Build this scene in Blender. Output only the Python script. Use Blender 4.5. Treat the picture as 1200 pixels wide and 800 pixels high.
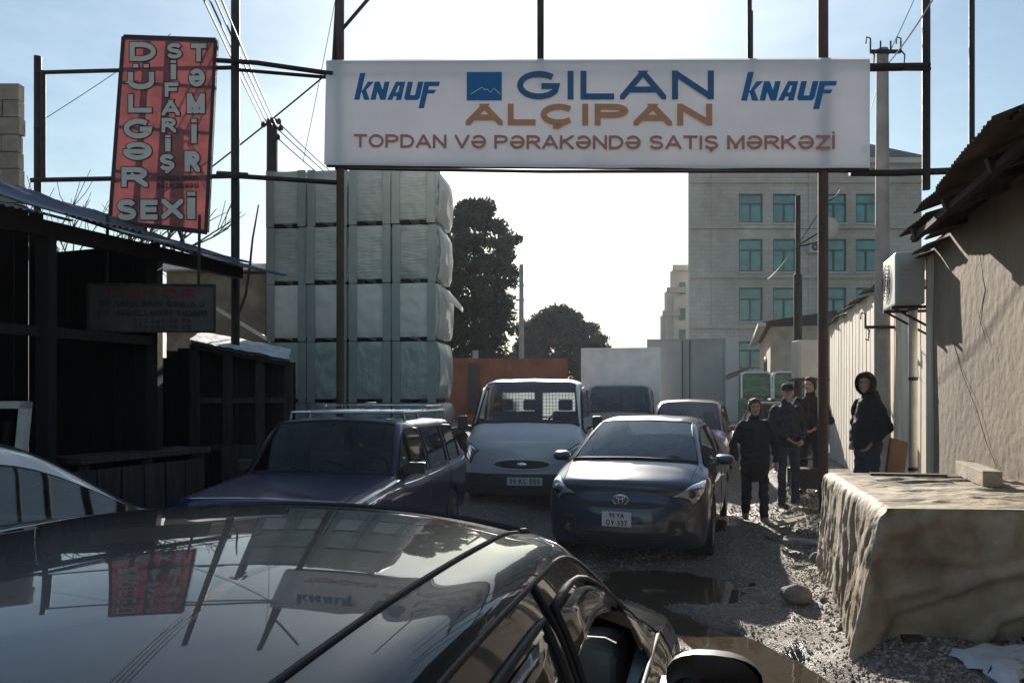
import bpy, bmesh, math, random
import numpy as np
from mathutils import Vector, Matrix, Quaternion, noise

for _o in list(bpy.data.objects):
    bpy.data.objects.remove(_o)
SC = bpy.context.scene
COL = SC.collection
R = math.radians

# ------------------------------------------------------------------ camera
CAM_H = 1.72
cam_d = bpy.data.cameras.new('camera')
cam = bpy.data.objects.new('camera', cam_d)
COL.objects.link(cam)
cam.location = (0, 0, CAM_H)
cam.rotation_euler = (R(90), 0, 0)
cam_d.sensor_width = 36.0
cam_d.lens = 26.0
cam_d.shift_y = 0.0525
cam_d.clip_start = 0.05
cam_d.clip_end = 3000
SC.camera = cam

# ------------------------------------------------------------------ sky and sun
SUN_EL, SUN_AZ = 22.4, 1.2
w = bpy.data.worlds.new('World')
SC.world = w
w.use_nodes = True
nt = w.node_tree
nt.nodes.clear()
out = nt.nodes.new('ShaderNodeOutputWorld')
bg = nt.nodes.new('ShaderNodeBackground')
sky = nt.nodes.new('ShaderNodeTexSky')
sky.sky_type = 'NISHITA'
sky.sun_disc = False
sky.sun_elevation = R(SUN_EL)
sky.sun_rotation = R(SUN_AZ)
sky.air_density = 1.5
sky.dust_density = 0.8
sky.ozone_density = 2.5
# thin high cloud: streaky noise over the whole dome
tc = nt.nodes.new('ShaderNodeTexCoord')
mp = nt.nodes.new('ShaderNodeMapping')
mp.inputs['Scale'].default_value = (1.6, 1.1, 5.0)
nz = nt.nodes.new('ShaderNodeTexNoise')
nz.inputs['Scale'].default_value = 1.7
nz.inputs['Detail'].default_value = 7
nz.inputs['Roughness'].default_value = 0.6
rp = nt.nodes.new('ShaderNodeValToRGB')
rp.color_ramp.elements[0].position = 0.42
rp.color_ramp.elements[0].color = (0, 0, 0, 1)
rp.color_ramp.elements[1].position = 0.72
rp.color_ramp.elements[1].color = (1, 1, 1, 1)
hs = nt.nodes.new('ShaderNodeHueSaturation')
hs.inputs['Saturation'].default_value = 0.3
hs.inputs['Value'].default_value = 1.5
mx = nt.nodes.new('ShaderNodeMixRGB')
ml = nt.nodes.new('ShaderNodeMath')
ml.operation = 'MULTIPLY'
ml.inputs[1].default_value = 0.45
L = nt.links.new
L(tc.outputs['Generated'], mp.inputs['Vector'])
L(mp.outputs[0], nz.inputs['Vector'])
L(nz.outputs['Fac'], rp.inputs['Fac'])
L(rp.outputs['Color'], ml.inputs[0])
L(ml.outputs[0], mx.inputs['Fac'])
L(sky.outputs[0], mx.inputs['Color1'])
L(sky.outputs[0], hs.inputs['Color'])
L(hs.outputs[0], mx.inputs['Color2'])
tn = nt.nodes.new('ShaderNodeMixRGB')
tn.blend_type = 'MULTIPLY'
tn.inputs['Fac'].default_value = 1.0
tn.inputs['Color2'].default_value = (0.90, 1.0, 1.06, 1)
L(mx.outputs[0], tn.inputs['Color1'])
L(tn.outputs[0], bg.inputs['Color'])
bg.inputs['Strength'].default_value = 0.060
L(bg.outputs[0], out.inputs['Surface'])

sun_dir = Vector((math.sin(R(SUN_AZ)) * math.cos(R(SUN_EL)), math.cos(R(SUN_AZ)) * math.cos(R(SUN_EL)), math.sin(R(SUN_EL))))
sd = bpy.data.lights.new('sun', 'SUN')
sd.energy = 5.0
sd.angle = R(0.5)
sd.color = (1.0, 0.93, 0.82)
sun = bpy.data.objects.new('sun', sd)
COL.objects.link(sun)
sun.rotation_euler = sun_dir.to_track_quat('Z', 'Y').to_euler()
sun.location = sun_dir * 60

SC.view_settings.view_transform = 'Standard'
SC.view_settings.look = 'None'
SC.view_settings.exposure = 0.88
SC.view_settings.gamma = 1.0
SC.view_settings.use_curve_mapping = False
SC.cycles.max_bounces = 8
SC.cycles.transparent_max_bounces = 16
SC.cycles.caustics_reflective = False
SC.cycles.caustics_refractive = False

# ------------------------------------------------------------------ materials
def lin(c):
    return tuple(c) + (1.0,) if len(c) == 3 else tuple(c)

def new_mat(name):
    m = bpy.data.materials.new(name)
    m.use_nodes = True
    n = m.node_tree
    b = n.nodes['Principled BSDF']
    return m, n, b

def mat(name, col, rough=0.6, metal=0.0, var=0.18, scale=4.0, bump=0.0, bscale=30.0, coat=0.0, spec=0.5,
        col2=None, detail=6.0, rvar=0.1, stretch=None, transl=0.0, dist=0.02, ramp=(0.35, 0.68), rand=0.0, brick=None):
    m, n, b = new_mat(name)
    l = n.links.new
    t = n.nodes.new('ShaderNodeTexCoord')
    src = t.outputs['Object']
    if stretch:
        mpn = n.nodes.new('ShaderNodeMapping')
        mpn.inputs['Scale'].default_value = stretch
        l(src, mpn.inputs['Vector'])
        src = mpn.outputs[0]
    nz = n.nodes.new('ShaderNodeTexNoise')
    nz.inputs['Scale'].default_value = scale
    nz.inputs['Detail'].default_value = detail
    nz.inputs['Roughness'].default_value = 0.62
    l(src, nz.inputs['Vector'])
    rp = n.nodes.new('ShaderNodeValToRGB')
    rp.color_ramp.elements[0].position = ramp[0]
    rp.color_ramp.elements[1].position = ramp[1]
    c2 = col2 if col2 else tuple(min(1, c * (1 + var)) for c in col)
    c1 = col if col2 else tuple(c * (1 - var) for c in col)
    rp.color_ramp.elements[0].color = lin(c1)
    rp.color_ramp.elements[1].color = lin(c2)
    l(nz.outputs['Fac'], rp.inputs['Fac'])
    col_out = rp.outputs['Color']
    if rand:
        oi = n.nodes.new('ShaderNodeObjectInfo')
        hv = n.nodes.new('ShaderNodeHueSaturation')
        rr = n.nodes.new('ShaderNodeMapRange')
        rr.inputs['To Min'].default_value = 1 - rand
        rr.inputs['To Max'].default_value = 1 + rand
        l(oi.outputs['Random'], rr.inputs['Value'])
        l(rr.outputs[0], hv.inputs['Value'])
        l(col_out, hv.inputs['Color'])
        col_out = hv.outputs[0]
    if brick:
        bk = n.nodes.new('ShaderNodeTexBrick')
        mp2 = n.nodes.new('ShaderNodeMapping')
        mp2.inputs['Rotation'].default_value = (R(90), 0, 0)
        l(t.outputs['Object'], mp2.inputs['Vector'])
        l(mp2.outputs[0], bk.inputs['Vector'])
        bk.inputs['Scale'].default_value = brick
        bk.inputs['Mortar Size'].default_value = 0.012
        bk.inputs['Color1'].default_value = (1, 1, 1, 1)
        bk.inputs['Color2'].default_value = (0.82, 0.83, 0.84, 1)
        bk.inputs['Mortar'].default_value = (0.62, 0.62, 0.62, 1)
        mm = n.nodes.new('ShaderNodeMixRGB')
        mm.blend_type = 'MULTIPLY'
        mm.inputs['Fac'].default_value = 0.8
        l(col_out, mm.inputs['Color1'])
        l(bk.outputs['Color'], mm.inputs['Color2'])
        col_out = mm.outputs[0]
    l(col_out, b.inputs['Base Color'])
    b.inputs['Metallic'].default_value = metal
    b.inputs['Specular IOR Level'].default_value = spec
    mr = n.nodes.new('ShaderNodeMapRange')
    mr.inputs['To Min'].default_value = max(0.02, rough - rvar)
    mr.inputs['To Max'].default_value = min(1, rough + rvar)
    l(nz.outputs['Fac'], mr.inputs['Value'])
    l(mr.outputs[0], b.inputs['Roughness'])
    if coat:
        b.inputs['Coat Weight'].default_value = coat
        b.inputs['Coat Roughness'].default_value = 0.04
    if bump:
        n2 = n.nodes.new('ShaderNodeTexNoise')
        n2.inputs['Scale'].default_value = bscale
        n2.inputs['Detail'].default_value = 5
        l(src, n2.inputs['Vector'])
        bp = n.nodes.new('ShaderNodeBump')
        bp.inputs['Strength'].default_value = bump
        bp.inputs['Distance'].default_value = dist
        l(n2.outputs['Fac'], bp.inputs['Height'])
        l(bp.outputs[0], b.inputs['Normal'])
    if transl:
        tr = n.nodes.new('ShaderNodeBsdfTranslucent')
        l(rp.outputs['Color'], tr.inputs['Color'])
        ms = n.nodes.new('ShaderNodeMixShader')
        ms.inputs[0].default_value = transl
        l(b.outputs[0], ms.inputs[1])
        l(tr.outputs[0], ms.inputs[2])
        l(ms.outputs[0], n.nodes['Material Output'].inputs['Surface'])
    return m

def glass_mat(name, tint=(0.25, 0.3, 0.3), refl=1.0, rough=0.02, dirt_sheen=0.0, dirt_sheen_col=(0.3, 0.29, 0.27), ior=1.5):
    """thin pane: fresnel mirror over a tinted see-through film, optional dust and painted sky sheen"""
    m = bpy.data.materials.new(name)
    m.use_nodes = True
    n = m.node_tree
    n.nodes.clear()
    l = n.links.new
    o = n.nodes.new('ShaderNodeOutputMaterial')
    tr = n.nodes.new('ShaderNodeBsdfTransparent')
    tr.inputs['Color'].default_value = lin(tint)
    gl = n.nodes.new('ShaderNodeBsdfGlossy')
    gl.inputs['Roughness'].default_value = rough
    gl.inputs['Color'].default_value = (refl, refl, refl, 1)
    fr = n.nodes.new('ShaderNodeFresnel')
    fr.inputs['IOR'].default_value = ior
    ad = n.nodes.new('ShaderNodeMath')
    ad.operation = 'MULTIPLY_ADD'
    ad.inputs[1].default_value = 1.5
    ad.inputs[2].default_value = 0.02
    ad.use_clamp = True
    l(fr.outputs[0], ad.inputs[0])
    ms = n.nodes.new('ShaderNodeMixShader')
    l(ad.outputs[0], ms.inputs[0])
    l(tr.outputs[0], ms.inputs[1])
    l(gl.outputs[0], ms.inputs[2])
    last = ms
    if dirt_sheen:
        t = n.nodes.new('ShaderNodeTexCoord')
        nz = n.nodes.new('ShaderNodeTexNoise')
        nz.inputs['Scale'].default_value = 3.5
        nz.inputs['Detail'].default_value = 8
        l(t.outputs['Object'], nz.inputs['Vector'])
        mr = n.nodes.new('ShaderNodeMapRange')
        mr.inputs['From Min'].default_value = 0.3
        mr.inputs['From Max'].default_value = 0.8
        mr.inputs['To Min'].default_value = dirt_sheen * 0.65
        mr.inputs['To Max'].default_value = dirt_sheen * 1.3
        l(nz.outputs['Fac'], mr.inputs['Value'])
        df = n.nodes.new('ShaderNodeBsdfDiffuse')
        df.inputs['Color'].default_value = lin(dirt_sheen_col)
        m2 = n.nodes.new('ShaderNodeMixShader')
        l(mr.outputs[0], m2.inputs[0])
        tl = n.nodes.new('ShaderNodeBsdfTranslucent')
        tl.inputs['Color'].default_value = lin(dirt_sheen_col)
        m3 = n.nodes.new('ShaderNodeMixShader')
        l(df.outputs[0], m3.inputs[1])
        l(tl.outputs[0], m3.inputs[2])
        l(ms.outputs[0], m2.inputs[1])
        l(m3.outputs[0], m2.inputs[2])
        last = m2
    l(last.outputs[0], o.inputs['Surface'])
    return m

def paint(name, col, metal=0.2, rough=0.32, dust=0.12, dustcol=(0.22, 0.2, 0.17)):
    m, n, b = new_mat(name)
    l = n.links.new
    t = n.nodes.new('ShaderNodeTexCoord')
    nz = n.nodes.new('ShaderNodeTexNoise')
    nz.inputs['Scale'].default_value = 2.2
    nz.inputs['Detail'].default_value = 9
    nz.inputs['Roughness'].default_value = 0.65
    l(t.outputs['Object'], nz.inputs['Vector'])
    mr = n.nodes.new('ShaderNodeMapRange')
    mr.inputs['From Min'].default_value = 0.35
    mr.inputs['From Max'].default_value = 0.8
    mr.inputs['To Min'].default_value = 0.0
    mr.inputs['To Max'].default_value = dust * 2
    l(nz.outputs['Fac'], mr.inputs['Value'])
    mxn = n.nodes.new('ShaderNodeMixRGB')
    mxn.inputs['Color1'].default_value = lin(col)
    mxn.inputs['Color2'].default_value = lin(dustcol)
    l(mr.outputs[0], mxn.inputs['Fac'])
    l(mxn.outputs[0], b.inputs['Base Color'])
    b.inputs['Metallic'].default_value = metal
    m2 = n.nodes.new('ShaderNodeMapRange')
    m2.inputs['To Min'].default_value = rough - 0.06
    m2.inputs['To Max'].default_value = rough + 0.14
    l(nz.outputs['Fac'], m2.inputs['Value'])
    l(m2.outputs[0], b.inputs['Roughness'])
    b.inputs['Coat Weight'].default_value = 1.0
    m3 = n.nodes.new('ShaderNodeMapRange')
    m3.inputs['To Min'].default_value = 0.02
    m3.inputs['To Max'].default_value = 0.02 + dust * 0.6
    l(nz.outputs['Fac'], m3.inputs['Value'])
    l(m3.outputs[0], b.inputs['Coat Roughness'])
    return m

M = {}
M['steel_dark'] = mat('steel_dark', (0.018, 0.015, 0.015), 0.6, 0.3, bump=0.2, bscale=60, col2=(0.042, 0.028, 0.023))
M['rust_post'] = mat('rust_post', (0.06, 0.035, 0.028), 0.7, 0.1, bump=0.3, bscale=50, col2=(0.13, 0.06, 0.04))
M['banner'] = mat('banner', (0.78, 0.76, 0.78), 0.45, var=0.05, scale=1.2, transl=0.22, bump=0.12, bscale=2.5)
M['blue_print'] = mat('blue_print', (0.005, 0.14, 0.36), 0.5, var=0.06)
M['navy_print'] = mat('navy_print', (0.03, 0.12, 0.26), 0.5, var=0.1)
M['orange_print'] = mat('orange_print', (0.62, 0.28, 0.14), 0.5, var=0.08)
M['red_print'] = mat('red_print', (0.47, 0.21, 0.155), 0.5, var=0.1)
M['white_print'] = mat('white_print', (0.8, 0.8, 0.8), 0.5, var=0.03)
M['sign_red'] = mat('sign_red', (0.25, 0.07, 0.07), 0.5, var=0.35, scale=2.5, transl=0.22)
M['sign_letter'] = mat('sign_letter', (0.80, 0.72, 0.64), 0.5, var=0.08, transl=0.2)
M['sign_dark'] = mat('sign_dark', (0.03, 0.012, 0.02), 0.6, var=0.1)
M['old_board'] = mat('old_board', (0.075, 0.068, 0.06), 0.7, var=0.2, scale=3)
M['faded_print'] = mat('faded_print', (0.03, 0.03, 0.034), 0.7, var=0.5, scale=9)
M['black_print'] = mat('black_print', (0.012, 0.012, 0.016), 0.6, var=0.1)
M['faded_red'] = mat('faded_red', (0.16, 0.018, 0.018), 0.6, var=0.1)
M['wire'] = mat('wire', (0.02, 0.02, 0.022), 0.6)
M['concrete'] = mat('concrete', (0.3, 0.29, 0.27), 0.85, bump=0.3, bscale=25, scale=3, var=0.22)
M['rubber'] = mat('rubber', (0.012, 0.012, 0.013), 0.6, var=0.2)
M['tyre'] = mat('tyre', (0.02, 0.019, 0.018), 0.8, var=0.3, bump=0.2, bscale=60)
M['rim'] = mat('rim', (0.35, 0.35, 0.36), 0.35, 0.8, var=0.2)
M['chrome'] = mat('chrome', (0.7, 0.7, 0.72), 0.15, 1.0, var=0.08)
M['plastic'] = mat('plastic', (0.02, 0.021, 0.023), 0.5, var=0.2)
M['gloss_black'] = mat('gloss_black', (0.008, 0.008, 0.009), 0.12, var=0.1, coat=0.6, rvar=0.03)
M['interior'] = mat('interior', (0.025, 0.025, 0.028), 0.85, var=0.25, bump=0.2, bscale=80)
M['seat_grey'] = mat('seat_grey', (0.17, 0.165, 0.15), 0.9, var=0.2, bump=0.3, bscale=120)
M['cabin_grey'] = mat('cabin_grey', (0.34, 0.36, 0.33), 0.7, var=0.15, bump=0.2, bscale=90)
M['glass_car'] = glass_mat('glass_car', (0.45, 0.5, 0.49), dirt_sheen=0.05)
M['glass_dusty'] = glass_mat('glass_dusty', (0.4, 0.45, 0.45), dirt_sheen=0.10)
M['glass_sky_sheen'] = glass_mat('glass_sky_sheen', (0.35, 0.42, 0.42), dirt_sheen=0.30, dirt_sheen_col=(0.42, 0.5, 0.5))  # dust tinted pale teal to paint reflected sky onto the windshield
M['glass_clear'] = glass_mat('glass_clear', (0.35, 0.4, 0.4), dirt_sheen=0.01, refl=0.55)
M['glass_dark'] = glass_mat('glass_dark', (0.08, 0.09, 0.09), dirt_sheen=0.03)
M['lens'] = glass_mat('lens', (0.85, 0.87, 0.88), rough=0.03, dirt_sheen=0.08, dirt_sheen_col=(0.5, 0.5, 0.48))
M['plate_white'] = mat('plate_white', (0.6, 0.6, 0.6), 0.5, var=0.08)
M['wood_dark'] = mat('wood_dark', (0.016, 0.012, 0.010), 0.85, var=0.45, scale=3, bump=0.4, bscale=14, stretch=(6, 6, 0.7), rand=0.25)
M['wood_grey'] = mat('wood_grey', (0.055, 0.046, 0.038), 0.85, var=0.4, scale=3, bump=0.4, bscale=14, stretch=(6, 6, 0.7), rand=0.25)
M['wood_pale'] = mat('wood_pale', (0.20, 0.165, 0.125), 0.85, col2=(0.44, 0.38, 0.30), scale=5, bump=0.4, bscale=20)
M['tin_blue'] = mat('tin_blue', (0.075, 0.09, 0.115), 0.5, 0.4, var=0.45, scale=3, bump=0.2, bscale=12, rvar=0.15, rand=0.25)
M['tin_rust'] = mat('tin_rust', (0.06, 0.052, 0.048), 0.7, 0.2, scale=3, bump=0.3, bscale=20, col2=(0.13, 0.1, 0.085), rand=0.25)
M['tin_sun_glare'] = mat('tin_sun_glare', (0.78, 0.78, 0.79), 0.6, 0.0, var=0.3, scale=5, bump=0.6, bscale=9, dist=0.05)  # white base colour paints in the sun glare on tin
M['plaster'] = mat('plaster', (0.18, 0.138, 0.102), 0.9, scale=1.6, bump=0.5, bscale=9, col2=(0.27, 0.215, 0.16), dist=0.03)
M['whitewash'] = mat('whitewash', (0.60, 0.53, 0.43), 0.85, scale=2.0, bump=0.3, bscale=16, col2=(0.80, 0.74, 0.63), stretch=(3, 3, 0.6))
M['tan_wall'] = mat('tan_wall', (0.42, 0.34, 0.24), 0.9, scale=2, bump=0.3, bscale=14, var=0.2)
M['stone_tan'] = mat('stone_tan', (0.27, 0.22, 0.17), 0.9, scale=3, bump=0.5, bscale=10, var=0.28, rand=0.25)
M['stone_bld'] = mat('stone_bld', (0.38, 0.345, 0.29), 0.9, scale=0.35, bump=0.3, bscale=4, col2=(0.60, 0.56, 0.49), detail=10, brick=0.9, stretch=(1, 1, 0.45))
M['stone_base'] = mat('stone_base', (0.46, 0.45, 0.42), 0.9, scale=0.6, var=0.1)
M['win_frame'] = mat('win_frame', (0.012, 0.07, 0.068), 0.5, var=0.1)
M['win_glass'] = mat('win_glass', (0.03, 0.20, 0.18), 0.1, var=0.4, scale=0.9, rvar=0.05, spec=0.8)
M['roof_dark'] = mat('roof_dark', (0.05, 0.045, 0.05), 0.8, var=0.2)
M['roof_maroon'] = mat('roof_maroon', (0.09, 0.035, 0.045), 0.6, var=0.25)
M['ac_white'] = mat('ac_white', (0.46, 0.445, 0.41), 0.5, var=0.12, scale=3)
M['pipe_white'] = mat('pipe_white', (0.55, 0.52, 0.47), 0.55, var=0.15)
M['foam'] = mat('foam', (0.45, 0.52, 0.51), 0.3, var=0.12, scale=2.0, bump=0.7, bscale=4.5, dist=0.06, transl=0.30, rvar=0.15, stretch=(0.7, 0.7, 6.0), rand=0.12)
M['foam_plain'] = mat('foam_plain', (0.55, 0.60, 0.59), 0.35, var=0.06, scale=1.2, bump=0.35, bscale=3.0, dist=0.06, transl=0.32, rvar=0.12, rand=0.08)
M['foam_wrinkle'] = mat('foam_wrinkle', (0.40, 0.50, 0.47), 0.22, var=0.14, scale=2.6, bump=0.9, bscale=5.0, dist=0.07, transl=0.28, rvar=0.14, stretch=(1.6, 1.6, 0.9), rand=0.1)
M['film'] = mat('film', (0.70, 0.70, 0.68), 0.25, var=0.08, scale=3, bump=0.6, bscale=5, dist=0.06, transl=0.55, rvar=0.12)
M['strap_grey'] = mat('strap_grey', (0.25, 0.31, 0.30), 0.5, var=0.1, transl=0.1)
M['tarp'] = mat('tarp', (0.20, 0.15, 0.10), 0.75, scale=1.6, bump=0.5, bscale=11, col2=(0.60, 0.51, 0.38), dist=0.03, detail=9)
M['white_truck'] = mat('white_truck', (0.78, 0.78, 0.76), 0.5, var=0.14, scale=1.4)
M['grey_truck'] = mat('grey_truck', (0.24, 0.245, 0.25), 0.6, var=0.12, scale=1.2)
M['rust_box'] = mat('rust_box', (0.24, 0.075, 0.04), 0.65, var=0.35, scale=1.8, bump=0.2, bscale=14)
M['green_bale'] = mat('green_bale', (0.10, 0.19, 0.11), 0.5, var=0.5, scale=3.5, bump=0.5, bscale=6, dist=0.05, stretch=(1, 1, 4))
M['skin'] = mat('skin', (0.50, 0.30, 0.21), 0.55, var=0.12, scale=9)
M['hair_red'] = mat('hair_red', (0.12, 0.035, 0.02), 0.6, var=0.4, scale=30, bump=0.5, bscale=90)
M['hair_dark'] = mat('hair_dark', (0.02, 0.015, 0.012), 0.6, var=0.3, scale=30, bump=0.5, bscale=90)
M['cloth_black'] = mat('cloth_black', (0.012, 0.012, 0.014), 0.85, var=0.3, bump=0.4, bscale=14, dist=0.02)
M['cloth_navy'] = mat('cloth_navy', (0.016, 0.02, 0.03), 0.85, var=0.3, bump=0.4, bscale=14, dist=0.02)
M['denim'] = mat('denim', (0.03, 0.045, 0.075), 0.9, var=0.35, bump=0.3, bscale=20)
M['cloth_maroon'] = mat('cloth_maroon', (0.022, 0.009, 0.009), 0.85, var=0.3, bump=0.3, bscale=14)
M['shoe'] = mat('shoe', (0.02, 0.018, 0.016), 0.5, var=0.3)
M['shoe_pale'] = mat('shoe_pale', (0.3, 0.27, 0.26), 0.6, var=0.3)
M['cardboard'] = mat('cardboard', (0.085, 0.045, 0.03), 0.8, var=0.2)
M['rock'] = mat('rock', (0.26, 0.225, 0.19), 0.95, spec=0.2, var=0.35, scale=7, bump=0.6, bscale=22)
M['pebble'] = mat('pebble', (0.22, 0.185, 0.16), 0.85, scale=11, col2=(0.55, 0.48, 0.42), rvar=0.1, spec=0.3)
M['bark'] = mat('bark', (0.06, 0.045, 0.035), 0.9, var=0.3, bump=0.5, bscale=25)
M['leaf_dark'] = mat('leaf_dark', (0.028, 0.042, 0.02), 0.6, scale=1.5, col2=(0.05, 0.07, 0.032), transl=0.2)
M['leaf_mid'] = mat('leaf_mid', (0.04, 0.055, 0.028), 0.6, scale=1.5, col2=(0.075, 0.085, 0.045), transl=0.25)
M['grass_dry'] = mat('grass_dry', (0.09, 0.10, 0.035), 0.8, scale=3, col2=(0.2, 0.17, 0.08), transl=0.2)
M['snow'] = mat('snow', (0.75, 0.77, 0.8), 0.5, var=0.12, scale=5, bump=0.5, bscale=20)

# ------------------------------------------------------------------ mesh helpers
class MB:
    def __init__(self):
        self.v = []
        self.f = []
    def add(self, vs, fs):
        o = len(self.v)
        self.v += [tuple(p) for p in vs]
        self.f += [tuple(i + o for i in q) for q in fs]
        return self
    def box(self, x0, x1, y0, y1, z0, z1):
        vs = [(x0, y0, z0), (x1, y0, z0), (x1, y1, z0), (x0, y1, z0), (x0, y0, z1), (x1, y0, z1), (x1, y1, z1), (x0, y1, z1)]
        return self.add(vs, [(3, 2, 1, 0), (4, 5, 6, 7), (0, 1, 5, 4), (1, 2, 6, 5), (2, 3, 7, 6), (3, 0, 4, 7)])
    def cbox(self, c, s, rot=None):
        m = rot if rot else Matrix.Identity(3)
        vs = []
        for z in (-1, 1):
            for (x, y) in ((-1, -1), (1, -1), (1, 1), (-1, 1)):
                vs.append(Vector(c) + m @ Vector((x * s[0] / 2, y * s[1] / 2, z * s[2] / 2)))
        return self.add(vs, [(3, 2, 1, 0), (4, 5, 6, 7), (0, 1, 5, 4), (1, 2, 6, 5), (2, 3, 7, 6), (3, 0, 4, 7)])
    def bar(self, a, b, wx, wy=None, up=(0, 0, 1)):
        """square bar from a to b"""
        wy = wy or wx
        a, b = Vector(a), Vector(b)
        d = (b - a).normalized()
        u = Vector(up)
        if abs(d.dot(u)) > 0.98:
            u = Vector((0, 1, 0))
        s = d.cross(u).normalized()
        t = s.cross(d).normalized()
        vs = []
        for p in (a, b):
            for (i, j) in ((-1, -1), (1, -1), (1, 1), (-1, 1)):
                vs.append(p + s * i * wx / 2 + t * j * wy / 2)
        return self.add(vs, [(0, 1, 2, 3), (7, 6, 5, 4), (0, 4, 5, 1), (1, 5, 6, 2), (2, 6, 7, 3), (3, 7, 4, 0)])
    def tube(self, pts, r, n=8, caps=True):
        pts = [Vector(p) for p in pts]
        rs = r if isinstance(r, (list, tuple)) else [r] * len(pts)
        prev = None
        rings = []
        o = len(self.v)
        for k, p in enumerate(pts):
            if k == 0:
                d = pts[1] - pts[0]
            elif k == len(pts) - 1:
                d = pts[-1] - pts[-2]
            else:
                d = (pts[k + 1] - pts[k]).normalized() + (pts[k] - pts[k - 1]).normalized()
            if d.length < 1e-9:
                d = Vector((0, 0, 1))
            d.normalize()
            if prev is None:
                u = Vector((0, 0, 1)) if abs(d.z) < 0.9 else Vector((1, 0, 0))
                s = d.cross(u).normalized()
            else:
                s = (prev - d * prev.dot(d))
                s = s.normalized() if s.length > 1e-6 else d.orthogonal().normalized()
            prev = s
            t = d.cross(s)
            for q in range(n):
                a = 2 * math.pi * q / n
                self.v.append(tuple(p + (s * math.cos(a) + t * math.sin(a)) * rs[k]))
        for k in range(len(pts) - 1):
            for q in range(n):
                a0 = o + k * n + q
                a1 = o + k * n + (q + 1) % n
                self.f.append((a0, a1, a1 + n, a0 + n))
        if caps:
            self.f.append(tuple(o + q for q in range(n))[::-1])
            self.f.append(tuple(o + (len(pts) - 1) * n + q for q in range(n)))
        return self
    def lathe(self, prof, n=24, axis='x', c=(0, 0, 0)):
        """prof: (axial, radius) list revolved round axis through c"""
        o = len(self.v)
        for (a, r) in prof:
            for q in range(n):
                t = 2 * math.pi * q / n
                cs, sn = r * math.cos(t), r * math.sin(t)
                p = (a, cs, sn) if axis == 'x' else ((cs, a, sn) if axis == 'y' else (cs, sn, a))
                self.v.append((c[0] + p[0], c[1] + p[1], c[2] + p[2]))
        for k in range(len(prof) - 1):
            for q in range(n):
                a0, a1 = o + k * n + q, o + k * n + (q + 1) % n
                self.f.append((a0, a1, a1 + n, a0 + n))
        return self
    def ell(self, c, r, nu=14, nv=10, rot=None):
        o = len(self.v)
        m = rot or Matrix.Identity(3)
        for i in range(nv + 1):
            t = math.pi * i / nv
            for j in range(nu):
                p = 2 * math.pi * j / nu
                q = m @ Vector((r[0] * math.sin(t) * math.cos(p), r[1] * math.sin(t) * math.sin(p), r[2] * math.cos(t)))
                self.v.append((c[0] + q.x, c[1] + q.y, c[2] + q.z))
        for i in range(nv):
            for j in range(nu):
                a, b = o + i * nu + j, o + i * nu + (j + 1) % nu
                self.f.append((a, a + nu, b + nu, b))
        return self
    def prism(self, poly, y0, y1):
        """poly in (x, z), extruded along y"""
        n = len(poly)
        vs = [(x, y0, z) for x, z in poly] + [(x, y1, z) for x, z in poly]
        fs = [tuple(range(n)), tuple(range(2 * n - 1, n - 1, -1))]
        fs += [(i, i + n, (i + 1) % n + n, (i + 1) % n) for i in range(n)]
        return self.add(vs, fs)
    def grid(self, P):
        """P: list of rows of points"""
        o = len(self.v)
        nr, nc = len(P), len(P[0])
        for row in P:
            self.v += [tuple(p) for p in row]
        for i in range(nr - 1):
            for j in range(nc - 1):
                a = o + i * nc + j
                self.f.append((a, a + 1, a + 1 + nc, a + nc))
        return self
    def mesh(self, name, material=None, smooth=False, angle=None, merge=False, bevel=0.0):
        me = bpy.data.meshes.new(name)
        me.from_pydata(self.v, [], self.f)
        if merge or bevel:
            bm = bmesh.new()
            bm.from_mesh(me)
            if merge:
                bmesh.ops.remove_doubles(bm, verts=bm.verts, dist=1e-5)
            if bevel:
                bmesh.ops.bevel(bm, geom=[e for e in bm.edges if e.calc_face_angle(0) > 0.5], offset=bevel, segments=2, profile=0.6, affect='EDGES')
            bmesh.ops.recalc_face_normals(bm, faces=bm.faces)
            bm.to_mesh(me)
            bm.free()
        if material:
            me.materials.append(material if not isinstance(material, str) else M[material])
        if smooth or angle:
            me.shade_smooth()
            if angle:
                me.set_sharp_from_angle(angle=R(angle))
        return me
    def build(self, name, material, parent=None, smooth=False, angle=None, merge=False, bevel=0.0, loc=None):
        me = self.mesh(name, material, smooth, angle, merge, bevel)
        return link(name, me, parent, loc)

def link(name, me, parent=None, loc=None, rot=None):
    o = bpy.data.objects.new(name, me)
    COL.objects.link(o)
    if parent is not None:
        o.parent = parent
    if loc is not None:
        o.location = loc
    if rot is not None:
        o.rotation_euler = rot
    return o

def tag(o, label=None, cat=None, group=None, kind=None):
    if label:
        o['label'] = label
    if cat:
        o['category'] = cat
    if group:
        o['group'] = group
    if kind:
        o['kind'] = kind
    return o

def thing(name, label, cat, loc=(0, 0, 0), rz=0.0, group=None):
    o = bpy.data.objects.new(name, None)
    o.empty_display_size = 0.2
    COL.objects.link(o)
    o.location = loc
    o.rotation_euler = (0, 0, rz)
    return tag(o, label, cat, group)

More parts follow.
